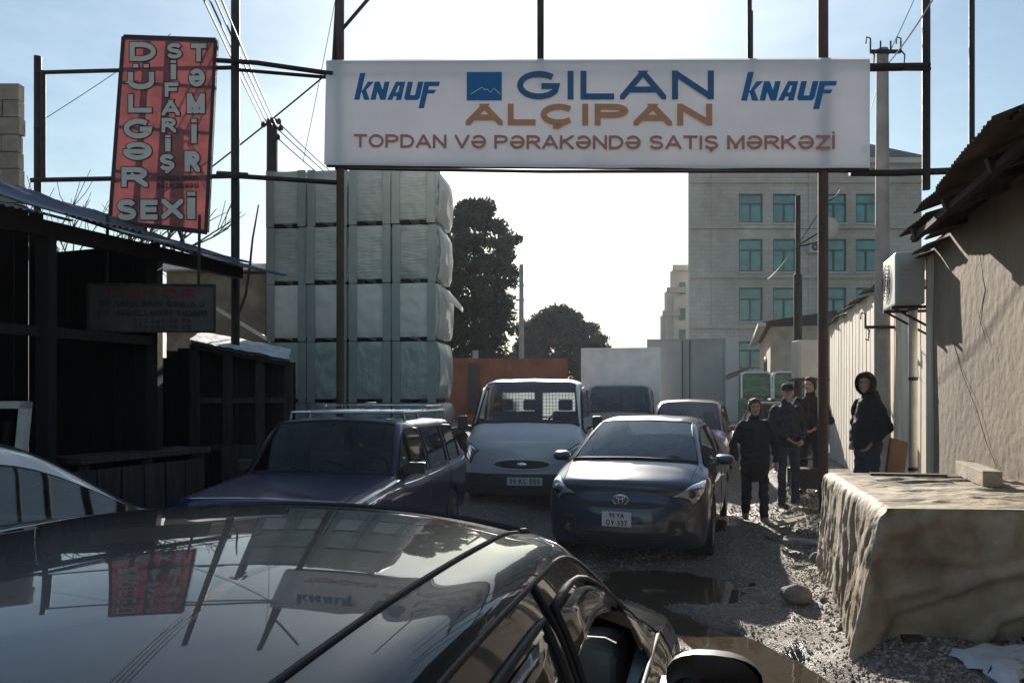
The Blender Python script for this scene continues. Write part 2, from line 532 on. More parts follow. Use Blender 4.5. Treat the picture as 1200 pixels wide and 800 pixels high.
# ------------------------------------------------------------------ bold sign lettering cut from strokes
def _arc(cx, cz, rx, rz, a0, a1, n=14):
    return [(cx + rx * math.cos(R(a0 + (a1 - a0) * q / n)), cz + rz * math.sin(R(a0 + (a1 - a0) * q / n))) for q in range(n + 1)]
def _smooth(p, n=4):
    o, _ = [], 0
    for k in range(len(p) - 1):
        a, b, c, d = p[max(0, k - 1)], p[k], p[k + 1], p[min(len(p) - 1, k + 2)]
        for q in range(n):
            t = q / n
            f = lambda i: 0.5 * (2 * b[i] + (c[i] - a[i]) * t + (2 * a[i] - 5 * b[i] + 4 * c[i] - d[i]) * t * t + (3 * b[i] - a[i] - 3 * c[i] + d[i]) * t ** 3)
            o.append((f(0), f(1)))
    return o + [p[-1]]
_S = _smooth([(.74, .80), (.62, .96), (.39, 1), (.14, .94), (.04, .76), (.14, .59), (.40, .51), (.66, .42), (.77, .25), (.66, .06), (.40, 0), (.14, .05), (.02, .22)])
_CED = [(.42, -.02), (.47, -.13), (.40, -.22), (.27, -.21)]
_P = [(0, 1), (.42, 1)] + _arc(.42, .74, .36, .26, 80, -80) + [(.42, .48), (0, .48)]
_V = [(0, 0), (0, 1)]
GLYPH = {
 'A': (.92, [[(0, 0), (.44, 1)], [(.48, 1), (.92, 0)], [(.17, .3), (.75, .3)]]),
 'B': (.78, [_V, [(0, 1), (.42, 1)] + _arc(.42, .76, .3, .24, 80, -80) + [(0, .52)], [(0, .52), (.46, .52)] + _arc(.46, .26, .32, .26, 80, -80) + [(0, 0)]]),
 'C': (.84, [_arc(.44, .5, .44, .5, 42, 318, 22)]),
 'Ç': (.84, [_arc(.44, .5, .44, .5, 42, 318, 22), _CED]),
 'D': (.82, [_V, [(0, 1), (.34, 1)] + _arc(.34, .5, .48, .5, 84, -84, 18) + [(.34, 0), (0, 0)]]),
 'E': (.68, [_V, [(0, 1), (.68, 1)], [(0, .52), (.62, .52)], [(0, 0), (.68, 0)]]),
 'Ə': (.88, [_arc(.44, .5, .44, .5, 148, -180, 26), [(.02, .47), (.86, .47)]]),
 'F': (.64, [_V, [(0, 1), (.64, 1)], [(0, .52), (.56, .52)]]),
 'G': (.88, [_arc(.44, .5, .44, .5, 44, 330, 22) + [(.85, .46), (.5, .46)]]),
 'H': (.78, [_V, [(.78, 0), (.78, 1)], [(0, .52), (.78, .52)]]),
 'I': (.0, [_V]), 'İ': (.0, [_V, [(0, 1.20), (0, 1.36)]]),
 'K': (.80, [_V, [(.74, 1), (.04, .40)], [(.28, .58), (.78, 0)]]),
 'L': (.62, [_V, [(0, 0), (.62, 0)]]),
 'M': (.98, [_V, [(.02, 1), (.49, .16)], [(.49, .16), (.96, 1)], [(.98, 0), (.98, 1)]]),
 'N': (.80, [_V, [(.02, 1), (.78, 0)], [(.80, 0), (.80, 1)]]),
 'O': (.92, [_arc(.46, .5, .46, .5, 90, 450, 30)]),
 'Q': (.92, [_arc(.46, .5, .46, .5, 90, 450, 30), [(.56, .26), (.92, -.04)]]),
 'P': (.78, [_V, _P]), 'R': (.80, [_V, _P, [(.40, .48), (.80, 0)]]),
 'S': (.78, [_S]), 'Ş': (.78, [_S, _CED]),
 'T': (.78, [[(0, 1), (.78, 1)], [(.39, 0), (.39, 1)]]),
 'U': (.80, [[(0, 1), (0, .36)] + _arc(.40, .36, .40, .36, 180, 360, 16) + [(.80, 1)]]),
 'Ü': (.80, [[(0, 1), (0, .36)] + _arc(.40, .36, .40, .36, 180, 360, 16) + [(.80, 1)], [(.2, 1.2), (.2, 1.36)], [(.6, 1.2), (.6, 1.36)]]),
 'V': (.88, [[(0, 1), (.42, 0)], [(.46, 0), (.88, 1)]]),
 'X': (.86, [[(0, 1), (.86, 0)], [(.86, 1), (0, 0)]]),
 'Y': (.84, [[(0, 1), (.42, .45)], [(.84, 1), (.42, .45)], [(.42, 0), (.42, .45)]]),
 'Z': (.74, [[(0, 1), (.74, 1)], [(.72, 1), (.02, 0)], [(0, 0), (.74, 0)]]),
 '0': (.62, [_arc(.31, .5, .31, .5, 90, 450, 24)]), '1': (.3, [[(.3, 0), (.3, 1)], [(.3, 1), (0, .78)]]),
 '2': (.62, [_smooth([(.02, .75), (.12, .95), (.34, 1), (.58, .9), (.58, .66), (.3, .32), (.02, .02)]), [(0, 0), (.62, 0)]]),
 '3': (.60, [_smooth([(.02, .86), (.28, 1), (.54, .86), (.5, .6), (.24, .53)]), _smooth([(.24, .53), (.54, .45), (.58, .18), (.3, 0), (.0, .14)])]),
 '4': (.66, [[(.5, 0), (.5, 1)], [(.48, 1), (0, .32)], [(0, .3), (.66, .3)]]),
 '5': (.62, [[(.58, 1), (.1, 1)], [(.1, 1), (.06, .54)], _smooth([(.06, .54), (.34, .64), (.6, .46), (.56, .12), (.28, 0), (.0, .12)])]),
 '6': (.62, [_arc(.31, .30, .31, .30, 90, 450, 20), _smooth([(.56, .94), (.3, 1), (.06, .72), (.0, .3)])]),
 '7': (.60, [[(0, 1), (.6, 1)], [(.6, 1), (.2, 0)]]),
 '8': (.62, [_arc(.31, .25, .31, .25, 90, 450, 18), _arc(.31, .76, .27, .24, 90, 450, 18)]),
 '9': (.62, [_arc(.31, .70, .31, .30, 90, 450, 20), _smooth([(.06, .06), (.32, 0), (.56, .28), (.62, .7)])]),
 '-': (.4, [[(0, .45), (.4, .45)]]), '·': (.1, [[(0, .45), (.1, .45)]]), ' ': (.34, []),
}
def _clip(poly, lo, hi):
    for sgn, lim in ((1, lo), (-1, -hi)):
        out = []
        for k in range(len(poly)):
            a, b = poly[k], poly[(k + 1) % len(poly)]
            da, db = sgn * a[1] - lim, sgn * b[1] - lim
            if da >= 0:
                out.append(a)
            if (da >= 0) != (db >= 0):
                t = da / (da - db)
                out.append((a[0] + (b[0] - a[0]) * t, a[1] + (b[1] - a[1]) * t))
        poly = out
        if len(poly) < 3:
            return []
    return poly

def letters(name, s, w, cap, thick, material, parent, loc, gap=0.2, depth=0.002, fit=True, grow=0.0, skew=0.0, split='char'):
    """a line of bold capitals: w wide, cap high, lower left corner at loc, flat print facing -y"""
    adv = [GLYPH[c][0] for c in s]
    tt = thick / cap
    nat = sum(adv) + (len(s) - 1) * gap + tt * sum(1 for c in s if c != ' ')
    kx = (w / cap) / nat if fit else 1.0
    mb = MB()
    groups = [mb]
    x = 0.0
    lay = 0
    for ch, a in zip(s, adv):
        if (split == 'char' or (split == 'word' and ch == ' ')) and mb.v:
            mb = MB()
            groups.append(mb)
        gw = a * kx * cap + (nat and (kx - 1) * 0)
        ox = x * kx * cap + thick / 2
        inner = max(0.0, (a + tt) * kx * cap - thick) / a if a else 0
        if not a:
            ox = x * kx * cap + (tt * kx * cap) / 2
        hw = thick / 2 + grow
        for st_ in GLYPH[ch][1]:
            dot = st_[0][1] > 1.1
            P = [(ox + px_ * inner, (1.09 if k_ == 0 else 1.27) * cap) if dot else (ox + px_ * inner, thick / 2 + pz_ * (cap - thick)) for k_, (px_, pz_) in enumerate(st_)]
            lay += 1
            y = -depth - 0.0003 * lay * (1 if not grow else 0.3)
            if len(P) == 2:
                (x0, z0), (x1, z1) = P
                d = math.hypot(x1 - x0, z1 - z0)
                ux, uz = (x1 - x0) / d, (z1 - z0) / d
                slant = abs(ux) > 0.15 and abs(uz) > 0.15
                e = thick if slant else thick / 2
                if abs(ux) > 0.95:
                    e = thick / 2
                if st_[0][1] > 1.1:
                    e = 0
                a0, a1 = (x0 - ux * (e + grow), z0 - uz * (e + grow)), (x1 + ux * (e + grow), z1 + uz * (e + grow))
                q = [(a0[0] - uz * hw, a0[1] + ux * hw), (a0[0] + uz * hw, a0[1] - ux * hw), (a1[0] + uz * hw, a1[1] - ux * hw), (a1[0] - uz * hw, a1[1] + ux * hw)]
                top = cap + grow if max(z0, z1) <= cap else 99
                q = _clip(q, -grow if min(z0, z1) >= 0 else -99, top)
                if slant and q:
                    q = [(p_[1], p_[0]) for p_ in _clip([(p_[1], p_[0]) for p_ in q], ox - thick / 2 - grow, ox + a * inner + thick / 2 + grow)]
                if len(q) < 3:
                    continue
                ar = sum(q[k][0] * q[(k + 1) % len(q)][1] - q[(k + 1) % len(q)][0] * q[k][1] for k in range(len(q)))
                if ar < 0:
                    q = q[::-1]
                mb.add([(p[0] + skew * p[1], y, p[1]) for p in q], [tuple(range(len(q)))])
            else:
                closed = math.hypot(P[0][0] - P[-1][0], P[0][1] - P[-1][1]) < 1e-6
                Lf, Rt = [], []
                n = len(P)
                for k in range(n):
                    pa = P[k - 1] if k > 0 else (P[-2] if closed else None)
                    pb = P[k + 1] if k < n - 1 else (P[1] if closed else None)
                    p = P[k]
                    def un(a_, b_):
                        d_ = math.hypot(b_[0] - a_[0], b_[1] - a_[1]) or 1e-9
                        return ((b_[0] - a_[0]) / d_, (b_[1] - a_[1]) / d_)
                    if pa is None:
                        t = un(p, pb)
                        nx_, nz_, m_ = -t[1], t[0], 1
                        p = (p[0] - t[0] * grow, p[1] - t[1] * grow)
                    elif pb is None:
                        t = un(pa, p)
                        nx_, nz_, m_ = -t[1], t[0], 1
                        p = (p[0] + t[0] * grow, p[1] + t[1] * grow)
                    else:
                        t0, t1 = un(pa, p), un(p, pb)
                        nx_, nz_ = -(t0[1] + t1[1]), t0[0] + t1[0]
                        d_ = math.hypot(nx_, nz_) or 1e-9
                        nx_, nz_ = nx_ / d_, nz_ / d_
                        m_ = 1 / max(0.45, nx_ * -t0[1] + nz_ * t0[0])
                    Lf.append((p[0] + nx_ * hw * m_, p[1] + nz_ * hw * m_))
                    Rt.append((p[0] - nx_ * hw * m_, p[1] - nz_ * hw * m_))
                o = len(mb.v)
                mb.v += [(p[0] + skew * p[1], y, p[1]) for p in Lf] + [(p[0] + skew * p[1], y, p[1]) for p in Rt]
                for k in range(n - 1):
                    mb.f.append((o + k, o + n + k, o + n + k + 1, o + k + 1))
        x += a + gap + (tt if ch != ' ' else 0)
    for g in groups:
        o = g.build(name, M[material], parent, loc=loc)
    return o

def px(x, y, Y):
    """a point of the place seen at (x, y) in the 1200 x 800 photograph, Y metres ahead"""
    return Vector(((x - 600) / 866.7 * Y, Y, CAM_H + (463 - y) / 866.7 * Y))

rnd = random.Random(7)
ST = 0.296        # the street runs off to the right: x = w + ST * y
def sw(wv, y, z=0.0):
    return Vector((wv + ST * y, y, z))
SANG = math.atan(ST)
def rotz3(a):
    return Matrix.Rotation(a, 3, 'Z')
def sstep(a, b, x):
    t = min(1, max(0, (x - a) / (b - a)))
    return t * t * (3 - 2 * t)

# ------------------------------------------------------------------ ground
PUDDLES = [  # centre x, y, half length along x, along y, angle
    (1.50, 6.80, 0.66, 0.62, -0.15),
    (1.56, 5.05, 0.27, 0.95, 0.30),
    (2.95, 10.6, 0.3, 0.9, -0.28),
    (0.75, 5.9, 0.25, 0.3, 0.3),
]
WATER_Z = -0.05
def ground_h(x, y):
    wv = x - ST * y
    h = 0.17 * sstep(0.55, 1.35, wv) + 0.10 * sstep(-2.6, -3.6, wv)
    near = 1.0 - sstep(26, 34, abs(y - 6))
    if near > 0:
        nrm = noise.noise(Vector((x * 0.55, y * 0.45, 3.1)))
        fine = noise.noise(Vector((x * 2.3, y * 2.1, 8.7)))
        tiny = noise.noise(Vector((x * 7.3, y * 7.1, 1.7)))
        verge = sstep(0.5, 1.0, wv)
        h += near * (0.016 * nrm + (0.007 + 0.022 * verge) * fine + (0.003 + 0.010 * verge) * tiny)
        wr = wv + 0.25 * noise.noise(Vector((y * 0.25, 3.3, 0)))
        for rc in (0.18, -1.25):
            e = (wr - rc) / 0.13
            h -= near * (0.028 * math.exp(-e * e) - 0.014 * math.exp(-((abs(wr - rc) - 0.24) / 0.08) ** 2))
        # raised crumbly lip along the verge
        h += near * 0.07 * math.exp(-((wv - 0.95) / 0.22) ** 2) * (0.6 + 0.8 * fine)
        for (cx, cy, a, b, t) in PUDDLES:
            dx, dy = x - cx, y - cy
            u = (dx * math.cos(t) + dy * math.sin(t)) / a
            v = (-dx * math.sin(t) + dy * math.cos(t)) / b
            d = u * u + v * v + 1.0 * noise.noise(Vector((x * 1.9, y * 1.9, 0.3))) + 0.7 * noise.noise(Vector((x * 5.1, y * 4.3, 2.3)))
            h -= 0.12 * (1 - sstep(0.1, 1.9, d))
    return h

def axis(lo, hi, step, far, grow=1.25):
    a = list(np.arange(lo, hi + 1e-6, step))
    s, p = step, hi
    while p < far:
        s *= grow
        p += s
        a.append(p)
    s, p = step, lo
    while p > -far:
        s *= grow
        p -= s
        a.insert(0, p)
    return a

def make_ground():
    xs = axis(-6.0, 7.5, 0.065, 900)
    ys = axis(-1.0, 16.0, 0.065, 1200)
    V = [(x, y, ground_h(x, y)) for y in ys for x in xs]
    nx = len(xs)
    F = []
    for j in range(len(ys) - 1):
        for i in range(nx - 1):
            a = j * nx + i
            F.append((a, a + 1, a + nx + 1, a + nx))
    m, n, b = new_mat('ground_mud')
    l = n.links.new
    t = n.nodes.new('ShaderNodeTexCoord')
    big = n.nodes.new('ShaderNodeTexNoise')
    big.inputs['Scale'].default_value = 0.55
    big.inputs['Detail'].default_value = 7
    big.inputs['Roughness'].default_value = 0.6
    l(t.outputs['Object'], big.inputs['Vector'])
    vor = n.nodes.new('ShaderNodeTexVoronoi')
    vor.inputs['Scale'].default_value = 38
    l(t.outputs['Object'], vor.inputs['Vector'])
    vor2 = n.nodes.new('ShaderNodeTexVoronoi')
    vor2.inputs['Scale'].default_value = 95
    l(t.outputs['Object'], vor2.inputs['Vector'])
    sep = n.nodes.new('ShaderNodeSeparateColor')
    l(vor.outputs['Color'], sep.inputs[0])
    stone = n.nodes.new('ShaderNodeValToRGB')
    e = stone.color_ramp.elements
    e[0].color = (0.13, 0.11, 0.095, 1)
    e[1].color = (0.46, 0.40, 0.34, 1)
    e.new(0.6).color = (0.26, 0.22, 0.185, 1)
    l(sep.outputs[0], stone.inputs['Fac'])
    mud = n.nodes.new('ShaderNodeValToRGB')
    mud.color_ramp.elements[0].color = (0.10, 0.083, 0.068, 1)
    mud.color_ramp.elements[1].color = (0.25, 0.21, 0.165, 1)
    mud.color_ramp.elements[0].position = 0.3
    mud.color_ramp.elements[1].position = 0.7
    l(big.outputs['Fac'], mud.inputs['Fac'])
    mxn = n.nodes.new('ShaderNodeMixRGB')
    mxn.inputs['Fac'].default_value = 0.55
    l(mud.outputs[0], mxn.inputs['Color1'])
    l(stone.outputs[0], mxn.inputs['Color2'])
    # damp: height near the water line goes dark and glossy
    geo = n.nodes.new('ShaderNodeNewGeometry')
    sx = n.nodes.new('ShaderNodeSeparateXYZ')
    l(geo.outputs['Position'], sx.inputs[0])
    wet = n.nodes.new('ShaderNodeMapRange')
    wet.inputs['From Min'].default_value = 0.02
    wet.inputs['From Max'].default_value = -0.045
    wet.inputs['To Min'].default_value = 0.0
    wet.inputs['To Max'].default_value = 1.0
    l(sx.outputs['Z'], wet.inputs['Value'])
    n3 = n.nodes.new('ShaderNodeTexNoise')
    n3.inputs['Scale'].default_value = 2.5
    n3.inputs['Detail'].default_value = 6
    l(t.outputs['Object'], n3.inputs['Vector'])
    wm = n.nodes.new('ShaderNodeMath')
    wm.operation = 'MULTIPLY'
    wr = n.nodes.new('ShaderNodeMapRange')
    wr.inputs['From Min'].default_value = 0.35
    wr.inputs['From Max'].default_value = 0.6
    l(n3.outputs['Fac'], wr.inputs['Value'])
    w2 = n.nodes.new('ShaderNodeMapRange')
    w2.inputs['From Min'].default_value = 0.10
    w2.inputs['From Max'].default_value = 0.02
    w2.inputs['To Max'].default_value = 0.6
    l(sx.outputs['Z'], w2.inputs['Value'])
    wx = n.nodes.new('ShaderNodeMath')
    wx.operation = 'MAXIMUM'
    l(wet.outputs[0], wx.inputs[0])
    l(w2.outputs[0], wx.inputs[1])
    l(wx.outputs[0], wm.inputs[0])
    l(wr.outputs[0], wm.inputs[1])
    dk = n.nodes.new('ShaderNodeMixRGB')
    dk.blend_type = 'MULTIPLY'
    dk.inputs['Color2'].default_value = (0.36, 0.34, 0.32, 1)
    l(wm.outputs[0], dk.inputs['Fac'])
    l(mxn.outputs[0], dk.inputs['Color1'])
    l(dk.outputs[0], b.inputs['Base Color'])
    rr = n.nodes.new('ShaderNodeMapRange')
    rr.inputs['To Min'].default_value = 0.85
    rr.inputs['To Max'].default_value = 0.3
    l(wm.outputs[0], rr.inputs['Value'])
    l(rr.outputs[0], b.inputs['Roughness'])
    ad = n.nodes.new('ShaderNodeMath')
    ad.operation = 'ADD'
    l(vor.outputs['Distance'], ad.inputs[0])
    l(vor2.outputs['Distance'], ad.inputs[1])
    bp = n.nodes.new('ShaderNodeBump')
    bp.invert = True
    bp.inputs['Strength'].default_value = 0.8
    bp.inputs['Distance'].default_value = 0.02
    l(ad.outputs[0], bp.inputs['Height'])
    l(bp.outputs[0], b.inputs['Normal'])
    me = bpy.data.meshes.new('ground')
    me.from_pydata(V, [], F)
    me.materials.append(m)
    me.shade_smooth()
    o = link('ground', me)
    tag(o, kind='structure')
make_ground()

def make_puddles():
    m, n, b = new_mat('muddy_water')
    b.inputs['Base Color'].default_value = (0.06, 0.046, 0.031, 1)
    b.inputs['Roughness'].default_value = 0.03
    b.inputs['IOR'].default_value = 1.33
    b.inputs['Specular IOR Level'].default_value = 0.55
    l = n.links.new
    t = n.nodes.new('ShaderNodeTexCoord')
    nz = n.nodes.new('ShaderNodeTexNoise')
    nz.inputs['Scale'].default_value = 7
    l(t.outputs['Object'], nz.inputs['Vector'])
    bp = n.nodes.new('ShaderNodeBump')
    bp.inputs['Strength'].default_value = 0.05
    bp.inputs['Distance'].default_value = 0.02
    l(nz.outputs['Fac'], bp.inputs['Height'])
    l(bp.outputs[0], b.inputs['Normal'])
    for ip, (cx, cy, a, bb, tt) in enumerate(PUDDLES):
        k = MB()
        WZ = WATER_Z - 0.0015 * ip
        vs, N = [(cx, cy, WZ)], 40
        for q in range(N):
            an = 2 * math.pi * q / N
            u, v = math.cos(an) * a * 1.9, math.sin(an) * bb * 1.9
            vs.append((cx + u * math.cos(tt) - v * math.sin(tt), cy + u * math.sin(tt) + v * math.cos(tt), WZ))
        k.add(vs, [(0, 1 + q, 1 + (q + 1) % N) for q in range(N)])
        tag(k.build('puddle_water', m), kind='structure')
make_puddles()

def lump(mb, c, r, seed, n=8, flat=0.7, rough=0.3):
    o = len(mb.v)
    nv = n // 2 + 1
    for i in range(nv + 1):
        t = math.pi * i / nv
        for j in range(n):
            p = 2 * math.pi * j / n
            d = Vector((math.sin(t) * math.cos(p), math.sin(t) * math.sin(p), math.cos(t)))
            k = r * (1 + rough * noise.noise(d * 1.4 + Vector((seed * 3.7, seed, 0))))
            mb.v.append((c[0] + d.x * k, c[1] + d.y * k * 0.85, c[2] + d.z * k * flat))
    for i in range(nv):
        for j in range(n):
            a, b = o + i * n + j, o + i * n + (j + 1) % n
            mb.f.append((a, a + n, b + n, b))

def gravel():
    r = random.Random(3)
    mb = MB()
    temps = []
    for k in range(14):
        q = MB()
        lump(q, (0, 0, 0), 1.0, k, n=5, flat=0.65, rough=0.55)
        temps.append(np.array(q.v))
    TF = q.f
    cnt = 0
    while cnt < 24000:
        y = 3.3 + 10.0 * r.random() ** 1.7
        wv = r.uniform(-1.6, 2.2)
        x = wv + ST * y
        dens = 0.5 + 0.9 * noise.noise(Vector((x * 0.9, y * 0.9, 5))) + 0.5 * sstep(-0.3, 0.5, wv)
        if r.random() > dens:
            continue
        h = ground_h(x, y)
        if h < WATER_Z + 0.002:
            continue
        sz = r.choice((0.004, 0.005, 0.006, 0.007, 0.008, 0.010, 0.012)) * (1.3 if wv > 0.7 else 1) * (1 + 0.06 * max(0, y - 4))
        a = r.uniform(0, 6.283)
        T = temps[cnt % 14]
        ca, sa = math.cos(a) * sz, math.sin(a) * sz
        o_ = len(mb.v)
        mb.v += list(zip((T[:, 0] * ca - T[:, 1] * sa + x).tolist(), (T[:, 0] * sa + T[:, 1] * ca + y).tolist(), (T[:, 2] * sz + h + sz * 0.25).tolist()))
        mb.f += [tuple(i + o_ for i in q_) for q_ in TF]
        cnt += 1
    o = mb.build('gravel', 'pebble', smooth=False)
    tag(o, 'loose pale gravel strewn over the muddy road and verge', 'gravel', kind='stuff')
    # dry grass tufts on the verge
    g = MB()
    for k in range(520):
        y = r.uniform(6.5, 12.5)
        wv = r.gauss(1.15, 0.22)
        if noise.noise(Vector((wv * 2, y * 1.2, 2))) < 0.0:
            continue
        x = wv + ST * y
        h = ground_h(x, y)
        for q in range(7):
            a = r.uniform(0, 6.28)
            ln = r.uniform(0.05, 0.13)
            t = Vector((math.cos(a), math.sin(a), 0))
            s = Vector((-t.y, t.x, 0)) * 0.006
            p = Vector((x, y, h - 0.01)) + t * r.uniform(0, 0.05)
            g.add([p - s, p + s, p + t * ln * 0.4 + Vector((0, 0, ln * 0.8)), ], [(0, 1, 2)])
    tag(g.build('grass', 'grass_dry'), 'dry grass tufts among the rubble of the verge', 'grass', kind='stuff')
    # rubble along the verge
    rb = MB()
    for k in range(420):
        y = r.uniform(5.2, 13)
        wv = r.gauss(1.2, 0.2)
        x = wv + ST * y
        s = r.choice((0.02, 0.025, 0.03, 0.04, 0.06))
        lump(rb, (x, y, ground_h(x, y) + s * 0.15), s, k, n=7, flat=0.6, rough=0.5)
    tag(rb.build('rubble', 'rock'), 'broken stone rubble heaped along the verge by the wall', 'rubble', kind='stuff')
gravel()

def boulder(px_, py_, Y, r, label, seed):
    p = px(px_, py_, Y)
    mb = MB()
    z = ground_h(p.x, p.y)
    lump(mb, (0, 0, r * 0.45), r, seed, n=16, flat=0.6, rough=0.35)
    o = mb.build('stone', 'rock', smooth=True, loc=(p.x, p.y, z))
    tag(o, label, 'stone')
boulder(934, 705, 6.05, 0.135, 'rounded grey stone lying on gravel beside the tarped block', 5)
boulder(962, 662, 7.3, 0.10, 'pale broken stone on the verge close to tarped block corner', 9)
boulder(905, 632, 8.8, 0.08, 'small stone on the verge just in front of walking woman', 13)

# ------------------------------------------------------------------ near stucco building, right
WN = 2.35
def quad_wall(w0, y0, y1, z0, z1, thick, name, m, nz=14, ny=20, rough=0.012, parent=None):
    """a wall along the street with an uneven face, its face on the street side"""
    P = []
    for i in range(nz + 1):
        z = z0 + (z1 - z0) * i / nz
        row = []
        for j in range(ny + 1):
            y = y0 + (y1 - y0) * j / ny
            d = rough * noise.noise(Vector((y * 0.9, z * 0.9, 4.4)))
            row.append(sw(w0 + d, y, z))
        P.append(row)
    mb = MB().grid(P)
    a, b = sw(w0, y0, z0), sw(w0, y1, z0)
    n = Vector((math.cos(SANG), -math.sin(SANG), 0)) * thick
    c, d = b + n, a + n
    up = Vector((0, 0, z1 - z0))
    mb.add([b, c, c + up, b + up], [(0, 1, 2, 3)])
    mb.add([d, a, a + up, d + up], [(0, 1, 2, 3)])
    mb.add([c, d, d + up, c + up], [(0, 1, 2, 3)])
    mb.add([a + up, b + up, c + up, d + up], [(0, 1, 2, 3)])
    return mb.build(name, m, parent, smooth=True, angle=40)

def corr_sheet(wid, length, pitch=0.076, amp=0.011, thick=0.004, sag=0.0, seed=0):
    """corrugated sheet: x across the waves (width), y along (length), origin at middle of low edge"""
    mb = MB()
    nx = max(8, int(wid / pitch * 4))
    r = random.Random(seed)
    for s, off in ((1, 0.0), (-1, -thick)):
        P = []
        for j in range(7):
            y = length * j / 6
            row = []
            for i in range(nx + 1):
                x = -wid / 2 + wid * i / nx
                z = amp * math.sin(2 * math.pi * x / pitch) + off
                z += 0.02 * noise.noise(Vector((x * 2 + seed, y * 1.5, seed * 1.7))) - sag * math.sin(math.pi * y / length)
                yy = y + (0.02 * noise.noise(Vector((x * 6, seed * 2.2, 0))) if j == 0 else 0)
                row.append((x, yy, z))
            P.append(row if s > 0 else row[::-1])
        mb.grid(P)
    return mb

def sheet_on(parent, name, wmid, y, z, wid, length, pitch_deg, side, m, seed, yaw=0.0, tilt=0.0):
    """place a sheet whose low edge runs along the street; side +1 rises to the right"""
    mb = corr_sheet(wid, length, seed=seed)
    o = mb.build(name, m, parent, smooth=True)
    # local y -> up-slope direction
    ang = -SANG + (-math.pi / 2 if side > 0 else math.pi / 2) + yaw
    o.rotation_euler = (R(pitch_deg), tilt, ang)
    o.location = sw(wmid, y, z)
    return o

def near_building():
    t = thing('stucco_building', 'low brown stucco building with a ragged tin roof behind the tarped block', 'building')
    quad_wall(WN, -3.0, 8.75, -0.2, 3.5, 3.5, 'wall', M['plaster'], nz=22, ny=60, rough=0.03, parent=t)
    # corner pilaster
    mb = MB()
    mb.cbox(sw(WN + 0.11, 8.68, 1.62), (0.26, 0.22, 3.5), rotz3(-SANG))
    mb.build('corner_post', M['whitewash'], t, bevel=0.01)
    # roof sheets, overlapping, each raised a little
    k = 0
    y = 3.0
    while y < 7.3:
        wv = 1.72 + rnd.uniform(-0.1, 0.1)
        sheet_on(t, 'roof_sheet', wv, y + 0.42, 3.42 + rnd.uniform(-0.02, 0.05) + 0.012 * (k % 2), 0.95, 2.3, 17, 1, M['tin_rust'], 30 + k, yaw=rnd.uniform(-0.05, 0.05), tilt=rnd.uniform(-0.02, 0.02))
        y += 0.8
        k += 1
    for k2, (yy, ww, zz) in enumerate(((7.75, 2.08, 3.40), (8.35, 2.12, 3.36), (8.95, 2.16, 3.33))):
        sheet_on(t, 'roof_sheet', ww, yy, zz, 0.72, 1.0, 15 + 3 * k2, 1, M['tin_rust'], 90 + k2, yaw=0.1 * (k2 - 1), tilt=0.05 * (1 - k2))
    # rafters poking out under the tin
    for y in (4.2, 5.3, 6.4, 7.5):
        a = sw(1.84, y, 3.36)
        b = a + Vector((math.cos(SANG), -math.sin(SANG), math.tan(R(17)))) * 1.8
        MB().bar(a, b, 0.07, 0.11).build('rafter', M['wood_grey'], t)
    mb = MB()
    a, b = sw(1.9, 3.0, 3.34), sw(1.9, 7.7, 3.34)
    mb.bar(a, b, 0.06, 0.06)
    mb.build('eave_batten', M['wood_dark'], t)
    # hairline cracks: thin dark grooves with a shape of their own
    for pts in ([(1117, 395), (1130, 440), (1146, 480), (1158, 520), (1170, 548)], [(1150, 300), (1156, 340), (1149, 372), (1158, 402)]):
        q = []
        for (x, yy) in pts:
            Y = WN / ((x - 600) / 866.7 - ST)
            p = px(x, yy, Y)
            q.append(p + Vector((-0.012, 0, 0)))
        MB().tube(q, 0.0028, 5).build('crack', M['wood_dark'], t)
near_building()

WW = 2.47
def white_wall():
    t = thing('whitewashed_wall', 'tall cream whitewashed wall of ribbed panels behind the standing men', 'wall')
    mb = MB()
    P = []
    y0, y1, N = 8.78, 18.5, 340
    for z in np.linspace(-0.2, 3.5, 12):
        row = []
        for i in range(N + 1):
            y = y0 + (y1 - y0) * i / N
            d = 0.022 * (1 if (y * 2.6) % 1 < 0.12 else 0) + 0.012 * noise.noise(Vector((y * 1.2, float(z) * 0.8, 9)))
            zz = float(z) + (0.10 * noise.noise(Vector((y * 1.4, 0, 2))) if z > 3.4 else 0)
            row.append(sw(WW + d, y, zz))
        P.append(row)
    mb.grid(P)
    n = Vector((math.cos(SANG), -math.sin(SANG), 0)) * 0.22
    a, b = sw(WW, y0, -0.2), sw(WW, y1, -0.2)
    up = Vector((0, 0, 3.6))
    mb.add([a + n, b + n, b + n + up, a + n + up], [(0, 1, 2, 3)])
    mb.add([b, b + n, b + n + up, b + up], [(0, 1, 2, 3)])
    mb.add([a + up * 0.98, b + up * 0.98, b + n + up, a + n + up], [(0, 1, 2, 3)])
    mb.build('panel_face', M['whitewash'], t, smooth=True, angle=30)
    k = 0
    y = 9.2
    while y < 18.6:
        sheet_on(t, 'coping_sheet', WW - 0.13 + rnd.uniform(-0.06, 0.04), y, 3.5 + rnd.uniform(-0.05, 0.05), 0.95, 0.85, 14 + rnd.uniform(-5, 5), 1, M['tin_rust'], 60 + k, yaw=rnd.uniform(-0.12, 0.12), tilt=rnd.uniform(-0.07, 0.07))
        y += 0.78
        k += 1
white_wall()

